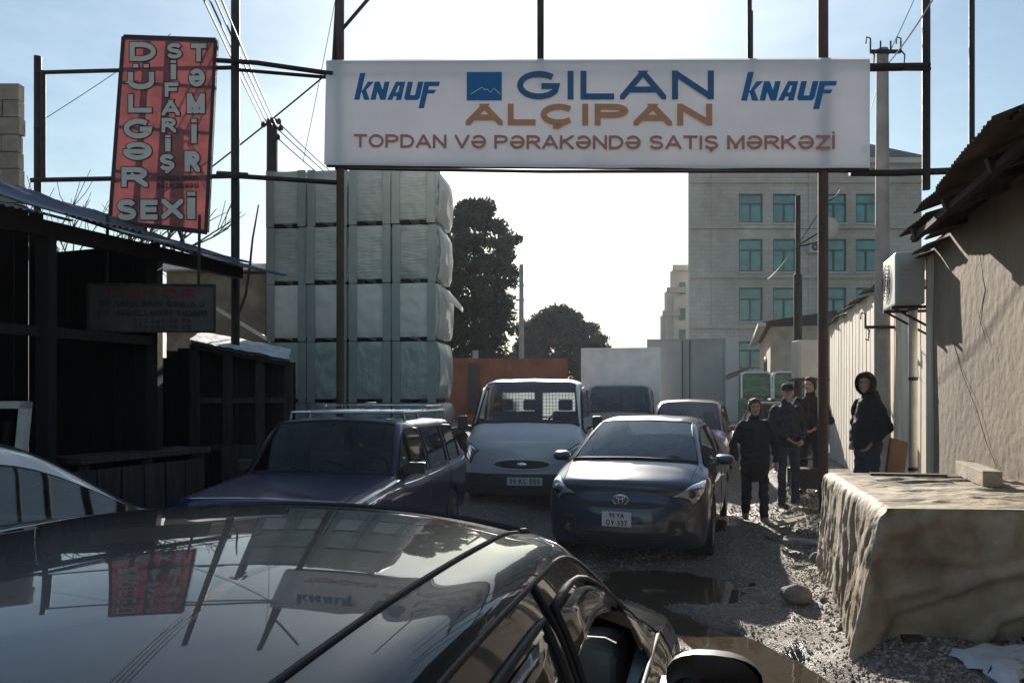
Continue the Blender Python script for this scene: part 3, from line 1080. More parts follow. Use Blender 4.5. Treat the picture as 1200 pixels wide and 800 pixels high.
def ac_unit(name, label, c, size, wallside, fan=True):
    """outdoor unit: long side along the street, fan grille facing the street"""
    t = thing(name, label, 'air conditioner', c, -SANG)
    w_, l_, h_ = size     # depth, length along street, height
    MB().box(-w_ / 2, w_ / 2, -l_ / 2, l_ / 2, 0, h_).build('casing', M['ac_white'], t, bevel=0.025)
    mb = MB()
    for q in range(5):
        mb.lathe([(-w_ / 2 - 0.012, 0.05 + q * 0.045), (-w_ / 2 - 0.018, 0.056 + q * 0.045), (-w_ / 2 - 0.012, 0.062 + q * 0.045)], 24, 'x', (0, 0.08, h_ * 0.5))
    mb.build('fan_grille', M['plastic'], t)
    mb = MB()
    for q in range(7):
        mb.box(-w_ * 0.32, w_ * 0.32, -l_ / 2 - 0.008, -l_ / 2 - 0.002, h_ * 0.2 + q * h_ * 0.09, h_ * 0.2 + q * h_ * 0.09 + h_ * 0.03)
    mb.build('louvre', M['ac_white'], t)
    for s in (-1, 1):
        mb = MB()
        mb.bar((-w_ / 2 - 0.02, s * l_ * 0.32, -0.02), (w_ / 2 + wallside, s * l_ * 0.32, -0.02), 0.035)
        mb.bar((-w_ / 2 + 0.02, s * l_ * 0.32, -0.03), (w_ / 2 + wallside - 0.012, s * l_ * 0.32, -0.32), 0.025)
        mb.build('bracket', M['steel_dark'], t)
    mb = MB().tube([(w_ / 2 - 0.02, -l_ * 0.3, h_ * 0.35), (w_ / 2 + 0.06, -l_ * 0.42, h_ * 0.3), (w_ / 2 + 0.09, -l_ * 0.45, -0.1), (w_ / 2 + 0.1, -l_ * 0.45, -1.2)], 0.016, 7)
    mb.build('hose', M['plastic'], t)
    return t
ac_unit('air_conditioner', 'large weathered white air conditioner on the wall above the hooded man', sw(2.13, 9.15, 2.80), (0.32, 0.75, 0.63), 0.18)

def right_clutter():
    # white drain pipe at the corner of the stucco building
    t = thing('drain_pipe', 'white plastic drain pipe with a hooked top at the building corner', 'pipe', sw(2.22, 9.02, 0))
    MB().tube([(0.16, 0.03, 3.02), (0.12, 0.02, 3.1), (0.05, 0, 3.12), (0.0, 0, 3.05), (0, 0, 2.9), (0, 0, 0.1)], 0.05, 12).build('tube', M['pipe_white'], t, smooth=True)
    for z in (0.8, 1.9, 2.75):
        MB().lathe([(z, 0.056), (z + 0.04, 0.056)], 12, 'z').build('clamp', M['steel_dark'], t)
    # concrete pole
    b = px(1034, 463, 11.3)
    t = thing('utility_pole', 'pale concrete utility pole with hooked insulator arm, by the whitewashed wall', 'utility pole', (b.x, b.y, 0))
    MB().tube([(0, 0, 0), (0, 0, 7.0)], [0.125, 0.085], 12).build('shaft', M['concrete'], t, smooth=True, angle=50)
    for z, L_ in ((6.92, 0.46), (2.75, 0.62)):
        mb = MB()
        mb.bar((-L_ / 2, -0.1, z), (L_ / 2, -0.1, z), 0.045)
        for x in np.linspace(-L_ / 2, L_ / 2, 4 if z > 5 else 2):
            mb.tube([(x, -0.1, z), (x, -0.1, z + 0.16)], 0.012, 6)
            if abs(x) > L_ * 0.4:
                mb.tube([(x, -0.1, z - 0.18), (x + 0.05, -0.1, z - 0.2), (x + 0.06, -0.1, z - 0.05), (x, -0.1, z + 0.02), (x - 0.0, -0.1, z + 0.2), (x - 0.06, -0.1, z + 0.22), (x - 0.07, -0.1, z + 0.12)], 0.011, 6)
        mb.build('cross_arm', M['steel_dark'], t)
    # slim black pole with a meter cabinet
    b = px(935, 463, 14.6)
    t = thing('slim_pole', 'slim black steel pole standing between the wall and the tan house', 'pole', (b.x, b.y, 0.1))
    MB().tube([(0, 0, 0), (0, 0, 4.0), (0.0, 0, 4.02), (0, 0, 5.55)], [0.08, 0.08, 0.05, 0.05], 10).build('shaft', M['steel_dark'], t, smooth=True, angle=40)
    MB().bar((0, 0, 4.55), (0.5, -0.1, 4.65), 0.03).build('arm', M['steel_dark'], t)
    b = px(945, 443, 14.2)
    t = thing('meter_cabinet', 'white meter cabinet fixed to the slim black pole above the capped man', 'cabinet', (b.x, b.y, b.z))
    MB().box(-0.23, 0.2, -0.18, 0.16, 0.0, 0.72).build('casing', M['ac_white'], t, bevel=0.02)
    MB().box(-0.19, 0.16, -0.196, -0.185, 0.05, 0.67).build('door', M['ac_white'], t)
    MB().box(-0.26, 0.36, -0.2, 0.2, -0.05, -0.012).build('shelf', M['steel_dark'], t)
    MB().tube([(0.2, 0, 0.55), (0.3, 0, 0.6), (0.34, 0, 0.4), (0.3, 0.0, 0.0)], 0.03, 8).build('cable', M['plastic'], t)
    # satellite dish on the banner post
    t = thing('satellite_dish', 'round white satellite dish on the slim black pole behind the banner post', 'satellite dish', px(971, 266, 14.55))
    prof = [(-0.06 + 0.06 * (q / 6) ** 2 * 1.0, 0.2 * q / 6 + 0.001) for q in range(7)]
    MB().lathe([(a, r_) for a, r_ in prof], 24, 'y').build('reflector', M['ac_white'], t, smooth=True)
    MB().bar((0, 0, 0), (-0.58, 0.05, -0.35), 0.03).build('mount', M['steel_dark'], t)
    # brown plank leaning on the wall behind the hooded man
    t = thing('leaning_board', 'brown chipboard sheet leaning on the wall beside the hooded man', 'board', px(1044, 580, 9.4))
    t.rotation_euler = (R(-6), R(14), -SANG + 0.5)
    MB().box(-0.12, 0.14, -0.02, 0.02, 0, 0.72).build('sheet', M['cardboard'], t)
    # cluttered crates under the post
    t = thing('black_crate', 'black plastic crate with a wire handle between the men', 'crate', px(942, 575, 11.2))
    mb = MB().box(-0.2, 0.2, -0.15, 0.15, 0.05, 0.35)
    mb.build('bin', M['plastic'], t, bevel=0.015)
    MB().tube([(-0.2, -0.16, 0.36), (-0.12, -0.17, 0.5), (0.12, -0.17, 0.5), (0.2, -0.16, 0.36)], 0.012, 6).build('handle', M['steel_dark'], t)
right_clutter()

# ------------------------------------------------------------------ tarped block
def tarped_block():
    b0 = sw(0.92, 4.62)
    t = thing('tarped_pallet', 'big pallet load shrouded in dirty beige tarpaulin beside the road', 'pallet load')
    # corners on the ground, near-left, far-left, far-right, near-right
    NL, FL = Vector((2.30, 4.55, 0)), Vector((2.86, 6.75, 0))
    FR, NR = Vector((4.35, 6.4, 0)), Vector((4.15, 4.4, 0))
    top = 1.02
    def wall(a, b, nx, out, kind):
        P = []
        nz_ = 34
        for i in range(nz_ + 1):
            s = i / nz_
            row = []
            for j in range(nx + 1):
                u = j / nx
                p = a.lerp(b, u)
                L_ = (b - a).length * u
                # hem height
                if kind == 'front':
                    hem = 0.03 + 0.30 * sstep(0.2, 0.9, u) + 0.05 * noise.noise(Vector((L_ * 2, 0, 1)))
                    belly = -0.16 * math.sin(math.pi * min(1, max(0, (1 - s)))) * (1 - 0.2 * u)
                    slope = 0.24 * (1 - s) ** 1.7 * min(1, 0.2 + 6 * u)
                    f = 0.05 * noise.noise(Vector((L_ * 1.2, s * 2.2, 7.7))) + 0.022 * noise.noise(Vector((L_ * 4, s * 4, 2.2)))
                    f += 0.04 * math.exp(-((s - (0.45 + 0.25 * u)) / 0.06) ** 2)
                    f += 0.045 * max(0, 1 - 5 * abs(noise.noise(Vector((L_ * 1.5 - s * 1.1, s * 2.3 + L_ * 0.8, 9))))) - 0.03 * max(0, 1 - 6 * abs(noise.noise(Vector((L_ * 2.6 + s * 1.7, s * 1.6 - L_ * 1.1, 14)))))
                    off = -slope + f + belly * 0.3 + 0.02 * (1 - 2 * abs(noise.noise(Vector((L_ * 3.1 + s, s * 5.5 - L_ * 1.4, 1)))))
                    p = p + Vector((-0.15 * (1 - s) ** 1.3 * (1 - u) ** 2, 0, 0))
                else:
                    hem = 0.06 + 0.05 * noise.noise(Vector((L_ * 2, 0, 5)))
                    wob = 0.12 * noise.noise(Vector((L_ * 1.5, s * 3.0, 6)))
                    fold = 1 - 2 * abs(noise.noise(Vector(((L_ + wob) * 9.0, s * 0.9, 0))))
                    fold += 0.6 * (1 - 2 * abs(noise.noise(Vector(((L_ + wob * 0.6) * 19.0, s * 2.4, 4)))))
                    fold += 0.35 * noise.noise(Vector((L_ * 34.0, s * 7, 8)))
                    off = 0.02 * (1 - s) + (0.02 + 0.012 * (1 - s)) * fold + 0.05 * noise.noise(Vector((L_ * 2.2, s * 1.6, 3)))
                    off += 0.15 * (1 - s) ** 1.3 * u ** 3
                z = hem + (top - hem) * s
                if s > 0.9:
                    off -= 0.035 * ((s - 0.9) / 0.1) ** 2
                if s == 1:
                    off = -0.045
                row.append(p + out * off + Vector((0, 0, z)))
            P.append(row)
        return P
    n_f = Vector((0.08, -1, 0)).normalized()
    n_l = Vector((-0.968, 0.25, 0))
    front = wall(NL, NR, 60, n_f, 'front')
    left = wall(FL, NL, 90, n_l, 'left')
    # make the shared edge meet
    for i in range(len(front)):
        m_ = (front[i][0] + left[i][-1]) / 2
        front[i][0] = m_
        left[i][-1] = m_.copy()
        for q in range(1, 5):
            kf = 1 - q / 5
            front[i][q] = front[i][q].lerp(front[i][q] + (m_ - front[i][0]), kf)
    mb = MB().grid(front).grid(left)
    # top: coons between edges
    nu, nv = 60, 90
    T = []
    e_near = front[-1]
    e_left = left[-1][::-1]     # near to far
    for j in range(nv + 1):
        v = j / nv
        row = []
        fl = e_left[j]
        rr = NR.lerp(FR, v) + Vector((0, 0, top))
        for i in range(nu + 1):
            u = i / nu
            p = fl.lerp(rr, u)
            p = p + (e_near[i] - e_near[0].lerp(e_near[-1], u)) * (1 - v)
            fade = min(1, 6 * u) * min(1, 8 * v)
            wr = (0.5 - abs(noise.noise(Vector((p.x * 1.6 + 0.4 * p.y, p.y * 6.0, 3))))) * 0.05 - 0.02 + noise.noise(Vector((p.x * 5, p.y * 17.0, 6))) * 0.012
            row.append(Vector((p.x, p.y, p.z + fade * wr)))
        T.append(row)
    mb.grid(T)
    o = mb.build('tarpaulin', M['tarp'], t, smooth=True, merge=True)
    # what it stands on
    for x0 in (2.75, 3.5, 4.05):
        MB().cbox((x0, 5.4, 0.11), (0.12, 1.6, 0.16), rotz3(-SANG)).build('skid', M['wood_grey'], t)
    mb = MB()
    mb.add([NL + Vector((.3, .5, .25)), NR + Vector((-.1, .5, .25)), FR + Vector((-.1, -.1, .25)), FL + Vector((.25, -.1, .25)),
            NL + Vector((.3, .5, .93)), NR + Vector((-.1, .5, .93)), FR + Vector((-.1, -.1, .93)), FL + Vector((.25, -.1, .93))],
           [(3, 2, 1, 0), (4, 5, 6, 7), (0, 1, 5, 4), (1, 2, 6, 5), (2, 3, 7, 6), (3, 0, 4, 7)])
    mb.build('load', M['wood_grey'], t)
    # timber offcut lying on top
    a = Vector((3.64, 5.6, 1.085))
    t2 = thing('timber_beam', 'short pale square timber offcut lying on the tarped load', 'timber', (0, 0, 0))
    MB().bar(a, a + Vector((0.33, 0.9, 0.0)), 0.13, 0.12).build('beam', M['wood_pale'], t2, bevel=0.006)
    t2b = thing('flat_lath', 'thin flat lath lying crosswise behind the timber on the tarp', 'lath')
    MB().bar((3.0, 6.2, 1.06), (3.55, 6.05, 1.065), 0.09, 0.022).build('strip', M['wood_grey'], t2b)
    # torn white sheeting on the ground in front
    mb = MB()
    r = random.Random(11)
    P = []
    for j in range(16):
        row = []
        for i in range(20):
            x = 2.62 + 0.75 * i / 19 + 0.06 * noise.noise(Vector((i * 0.4, j * 0.4, 1)))
            y = 3.95 + 0.5 * j / 15 + 0.08 * noise.noise(Vector((i * 0.4, j * 0.4, 4)))
            row.append((x, y, ground_h(x, y) + 0.05 + 0.07 * abs(noise.noise(Vector((x * 3.5, y * 4, 2)))) - 0.05 * (i in (0, 19) or j in (0, 15))))
        P.append(row)
    mb.grid(P)
    tag(mb.build('crumpled_sheeting', M['snow'], smooth=True), 'crumpled dirty white sheeting on the ground by the tarped load', 'sheeting')
tarped_block()

def verge_boards():
    for k, (x_, y_, Y, L_, a, lab) in enumerate(((925, 622, 9.4, 0.7, 0.5, 'grey broken plank lying on the verge behind the rounded stone'),
                                               (950, 650, 7.9, 0.55, -0.4, 'short splintered board on the verge beside the tarped load'),
                                               (940, 607, 10.3, 0.5, 1.1, 'flat weathered board at the feet of the men'))):
        p = px(x_, y_, Y)
        z = ground_h(p.x, p.y)
        o = MB().cbox((0, 0, 0), (L_, 0.12, 0.03)).build('broken_board', M['wood_pale'], bevel=0.004)
        o.location = (p.x, p.y, z + 0.05)
        o.rotation_euler = (0.12, 0.06 * (k - 1), a)
        tag(o, lab, 'board')
verge_boards()

# ------------------------------------------------------------------ gantry, banner, red sign
GL, GR_ = px(397, 463, 10.25), px(968, 463, 9.65)      # the two main posts
def gp(x, y):
    """point of the gantry plane at a photo position"""
    k = (GR_.y - GL.y) / (GR_.x - GL.x)
    c = (x - 600) / 866.7
    Y = (GL.y - k * GL.x) / (1 - k * c)
    return px(x, y, Y)

def gantry():
    t = thing('sign_gantry', 'tall dark steel pipe gantry carrying the signs across the street', 'gantry')
    def post(x, y0, y1, r_, dx=0.0, m='steel_dark', dy=0.09):
        a, b = gp(x, y0), gp(x + dx, y1)
        a.y += dy
        b.y += dy
        MB().tube([a, b], r_, 10).build('post', M[m], t, smooth=True, angle=50)
    def gpost(x, ytop, r_, m, dy=0.09):
        b = gp(x, ytop)
        b.y += dy
        MB().tube([(b.x, b.y, -0.1), tuple(b)], r_, 12).build('post', M[m], t, smooth=True, angle=50)
    gpost(397, -60, 0.055, 'rust_post')
    gpost(968, -60, 0.065, 'rust_post')
    gpost(272, -60, 0.06, 'steel_dark', 0.12)
    gpost(38, 62, 0.05, 'steel_dark', 0.12)
    post(389, 85, -60, 0.035, 8)
    post(632, 100, -60, 0.028)
    post(636, 100, -60, 0.024, 0, 'steel_dark', 0.16)
    post(881, 100, -60, 0.03)
    post(885, 100, 6, 0.024, 0, 'steel_dark', 0.16)
    post(1090, 220, -60, 0.05)
    post(1144, 190, -60, 0.035)
    post(46, 80, 210, 0.035)
    post(400, 30, -40, 0.025, 60)
    def rail(pts, r_, dy=0.09):
        q = []
        for (x, y) in pts:
            p = gp(x, y)
            p.y += dy
            q.append(p)
        MB().tube(q, r_, 8).build('rail', M['steel_dark'], t, smooth=True, angle=50)
    rail([(38, 82), (150, 79), (272, 76)], 0.03)
    rail([(252, 70), (300, 73), (390, 86)], 0.035, 0.02)
    rail([(272, 76), (392, 86)], 0.026, 0.16)
    rail([(32, 209), (140, 207), (272, 204), (395, 212)], 0.035)
    rail([(255, 204), (290, 206)], 0.045, 0.0)
    rail([(392, 194), (640, 198), (1018, 197)], 0.024, 0.12)
    rail([(392, 86), (640, 84), (1090, 75)], 0.035, 0.12)
    rail([(1000, 200), (1055, 200), (1135, 197)], 0.045, 0.1)
    rail([(1020, 76), (1092, 75)], 0.04, 0.05)
    rail([(1060, 80), (1092, 80)], 0.025, 0.03)
    rail([(36, 148), (46, 146)], 0.025)
gantry()

KN = {
 'k': [[(0, 0), (.34, 0), (.34, 1.48), (0, 1.48)], [(.34, .42), (.62, 1.0), (1.0, 1.0), (.62, .55), (.98, 0), (.62, 0), (.34, .5)]],
 'n': [[(0, 0), (.32, 0), (.32, 1), (0, 1)], [(.32, 1), (.32, .45), (.62, 0), (.62, .55)], [(.62, 0), (.94, 0), (.94, 1), (.62, 1)]],
 'a': [[(0, 0), (.32, 0), (.55, 1), (.3, 1)], [(.3, 1), (.72, 1), (.72, .78), (.42, .78)], [(.55, 0), (.88, 0), (.88, 1), (.62, 1)], [(.28, .2), (.58, .2), (.58, .42), (.32, .42)]],
 'u': [[(0, .12), (.12, 0), (.85, 0), (.97, .12), (.97, .26), (0, .26)], [(0, .26), (.33, .26), (.33, 1), (0, 1)], [(.64, .26), (.97, .26), (.97, 1), (.64, 1)]],
 'f': [[(0, -.45), (.34, -.45), (.34, .5), (0, .5)], [(0, .5), (.34, .5), (.34, .76), (.95, .76), (.95, 1), (.0, 1)], [(.34, .36), (.76, .36), (.82, .56), (.34, .56)]],
}
def knauf_logo(parent, x0, z0, w_, h_):
    """blue slanted wordmark, lower left of the cap letters at x0, z0; cap height h_"""
    mb = MB()
    x = 0
    for ch in 'knauf':
        for k, poly in enumerate(KN[ch]):
            pts = [((x + a + b * 0.26), b) for a, b in poly]
            mb.prism(pts, 0.0, 0.002 + 0.0004 * k)
        x += 1.04
    tw = x + 0.2
    v = [(x0 + p[0] / tw * w_, -0.004 - p[1], z0 + p[2] * h_) for p in mb.v]
    mb.v = v
    return mb.build('lettering', M['blue_print'], parent)

def banner():
    a, b = gp(382, 132), gp(1019, 132)
    ang = math.atan2(b.y - a.y, b.x - a.x)
    W = (b - a).length
    zt0, zb0 = gp(385, 70).z, gp(381, 193).z
    zt1, zb1 = gp(1020, 68).z, gp(1018, 197).z
    o = gp(382, 193)
    t = thing('street_banner', 'wide white banner with blue and orange lettering spanning the street', 'banner', (o.x, o.y, o.z), ang)
    Hh = zt0 - zb0
    Hr = (zt1 - zb1)
    dz = zb1 - zb0
    N = 70
    def face(off, sign):
        P = []
        for i in range(15):
            s = i / 14
            row = []
            for j in range(N + 1):
                u = j / N
                z = dz * u + (Hh + (Hr - Hh) * u) * s - 0.02 * math.sin(math.pi * u) * (1 - s)
                z += 0.012 * noise.noise(Vector((u * 9, s, 1))) * (1 if s in (0, 1) else 0)
                y = off + 0.008 * noise.noise(Vector((u * 6, s * 1.5, 2)))
                x = W * u - (0.03 * (1 - s) if j == 0 else 0)
                row.append((x, y, z))
            P.append(row if sign > 0 else row[::-1])
        return P
    mb = MB().grid(face(0, 1)).grid(face(0.07, -1))
    mb.build('vinyl', M['banner'], t, smooth=True)
    mb = MB()
    mb.bar((0, 0.035, 0.0), (W, 0.035, dz), 0.03, 0.05)
    mb.bar((0, 0.035, Hh - 0.03), (W, 0.035, dz + Hr - 0.03), 0.03, 0.04)
    mb.build('frame', M['steel_dark'], t)
    s = W / 637.0                               # metres per photo pixel on the banner
    def bx(x):
        c = (x - 600) / 866.7
        return W * (c * a.y - a.x) / ((b.x - a.x) - c * (b.y - a.y))
    def bz(y):
        return (195 - y) * s * 1.0
    knauf_logo(t, bx(415), bz(117.5), bx(516) - bx(415), 21.5 * s)
    knauf_logo(t, bx(868), bz(118), bx(981) - bx(868), 22 * s)
    yo = -0.016
    tg = {}
    letters('lettering', 'GILAN', bx(836) - bx(606), (117 - 84) * s, 7.0 * s, 'navy_print', t, (bx(606), yo, bz(117)), gap=0.14, split='char')
    letters('lettering', 'ALÇIPAN', bx(834) - bx(546), (147 - 122) * s, 7.0 * s, 'orange_print', t, (bx(546), yo, bz(147)), gap=0.16, split='char')
    letters('lettering', 'TOPDAN VƏ PƏRAKƏNDƏ SATIŞ MƏRKƏZİ', bx(977) - bx(415), (174.5 - 158.5) * s, 3.1 * s, 'red_print', t, (bx(415), yo, bz(174.5)), gap=0.12, split='char')
    lg = MB().box(bx(547), bx(588), -0.014, -0.012, bz(118), bz(85)).build('logo_square', M['blue_print'], t)
    pk = [(552, 111), (560, 106), (565, 103), (568, 106), (571, 105), (575, 109), (579, 104), (583, 108), (586, 111)]
    mb = MB()
    mb.tube([(bx(x), -0.018, bz(y)) for x, y in pk], 0.006, 5)
    mb.build('mountain_line', M['white_print'], lg)
    # print follows the slightly tapered sheet
    for ob in list(t.children):
        if ob.name.split('.')[0] in ('lettering', 'logo_square'):
            for o2 in [ob] + list(ob.children):
                lx, lz = ob.location.x, ob.location.z
                for v in o2.data.vertices:
                    u = (v.co.x + lx) / W
                    q = (v.co.z + lz) / (125.5 * s)
                    v.co.z = dz * u + (Hh + (Hr - Hh) * u) * q - lz - 0.02 * math.sin(math.pi * u) * (1 - q)
    for x in (393, 690, 1012):
        MB().bar((bx(x), 0.03, -0.06), (bx(x), 0.09, 0.04), 0.03).build('clip', M['steel_dark'], t)
banner()

def red_sign():
    o = gp(135, 262)
    bl, br, tl, tr = gp(135, 262), gp(242, 272), gp(150, 48), gp(253, 47)
    t = thing('red_shop_sign', 'tall backlit red sign with white block letters on a steel frame', 'sign', (o.x, o.y - 0.12, o.z))
    W = br.x - bl.x
    H = tl.z - bl.z
    lean = tl.x - bl.x
    drop = br.z - bl.z
    def P(u, v, y=0.0):
        return (W * u * (1 + (tr.x - tl.x - W) / W * v) + lean * v, y, H * v + drop * u * (1 - v) + (tr.z - tl.z) * u * v)
    mb = MB()
    mb.grid([[P(i / 10, j / 20, -0.02) for i in range(11)] for j in range(21)])
    mb.build('vinyl', M['sign_red'], t)
    fr = MB()
    fr.bar(P(0, 0), P(0, 1), 0.05, 0.06); fr.bar(P(1, 0), P(1, 1), 0.05, 0.06)
    fr.bar(P(0, 0), P(1, 0), 0.05, 0.06); fr.bar(P(0, 1), P(1, 1), 0.05, 0.06)
    fr.build('frame', M['steel_dark'], t)
    for v in (0.28, 0.52, 0.76):
        MB().bar(P(0.02, v, 0.03), P(0.98, v, 0.03), 0.035).build('crossbar', M['steel_dark'], t)
    MB().bar(P(0.50, 0.0, 0.06), P(0.50, 1, 0.06), 0.12, 0.03).build('upright', M['steel_dark'], t)
    MB().bar(P(0.26, 0.0, 0.06), P(0.26, 1, 0.06), 0.1, 0.03).build('upright', M['steel_dark'], t)
    # dark lower panel and hanger
    mb = MB()
    mb.grid([[P(0.03 + 0.94 * i / 4, 0.025 + 0.15 * j / 4, -0.026) for i in range(5)] for j in range(5)])
    MB().bar(P(0.35, 0, 0.02), P(0.4, -0.06, 0.02), 0.05).build('hanger', M['steel_dark'], t)
    MB().bar(P(0.7, 0, 0.02), P(0.78, -0.09, 0.02), 0.04).build('hanger', M['steel_dark'], t)
    shear = lean / H
    def letter(ch, xc, yc, w_, h_):
        # photo pixel centre -> local
        v = (262 - yc) / (262 - 48)
        s = W / 107.0
        z = H * v
        left0 = 135 + 15 * v
        x = (xc - left0) * s + lean * v
        up = 1.0 / 1.27 if ch in 'İÜ' else 1.0
        dn = 1.0 / 1.2 if ch == 'Ş' else 1.0
        cap = h_ * s * up * dn
        zb = z - h_ * s * 0.5 + (h_ * s - cap if ch == 'Ş' else 0)
        th = min(w_ * s, (0.26 if h_ > 19 else 0.25) * cap) if w_ > 10 else w_ * s
        letters('letter_edge', ch, w_ * s, cap, th, 'sign_dark', t, (x - w_ * s * 0.5, -0.024, zb), grow=0.016)
        letters('lettering', ch, w_ * s, cap, th, 'sign_letter', t, (x - w_ * s * 0.5, -0.032, zb))
    for ch, xc, yc, h_, w_ in (('D', 172, 66, 21, 29), ('Ü', 170, 95, 28, 29), ('L', 169, 126, 20, 26), ('G', 167, 155, 22, 32), ('Ə', 166, 181, 20, 32), ('R', 163, 211, 22, 29)):
        letter(ch, xc, yc, w_, h_)
    for ch, xc, yc, h_, w_ in (('S', 207, 65, 17, 17), ('İ', 206, 87, 21, 6), ('F', 204, 110, 16, 15), ('A', 203, 131, 17, 20), ('R', 201, 151, 16, 16), ('İ', 200, 172, 18, 6), ('Ş', 199, 196, 22, 17)):
        letter(ch, xc, yc, w_, h_)
    for ch, xc, yc, h_, w_ in (('T', 234, 67, 20, 17), ('Ə', 232, 96, 20, 18), ('M', 231, 126, 22, 20), ('İ', 229, 158, 27, 6), ('R', 227, 193, 23, 17)):
        letter(ch, xc, yc, w_, h_)
    for ch, xc, yc, h_, w_ in (('S', 154, 249, 23, 22), ('E', 179, 249, 22, 19), ('X', 205, 248, 22, 24), ('İ', 226, 244, 30, 9)):
        letter(ch, xc, yc, w_, h_)
    s = W / 107.0
    letters('lettering', 'YUMŞAQ MEBEL', 46 * s, 5.5 * s, 1.3 * s, 'sign_dark', t, ((188 - 138) * s + lean * 0.2, -0.028, H * 0.218))
    letters('lettering', 'DÜZƏLDİLMƏSİ', 46 * s, 5.5 * s, 1.3 * s, 'sign_dark', t, ((188 - 138) * s + lean * 0.2, -0.028, H * 0.178))
red_sign()

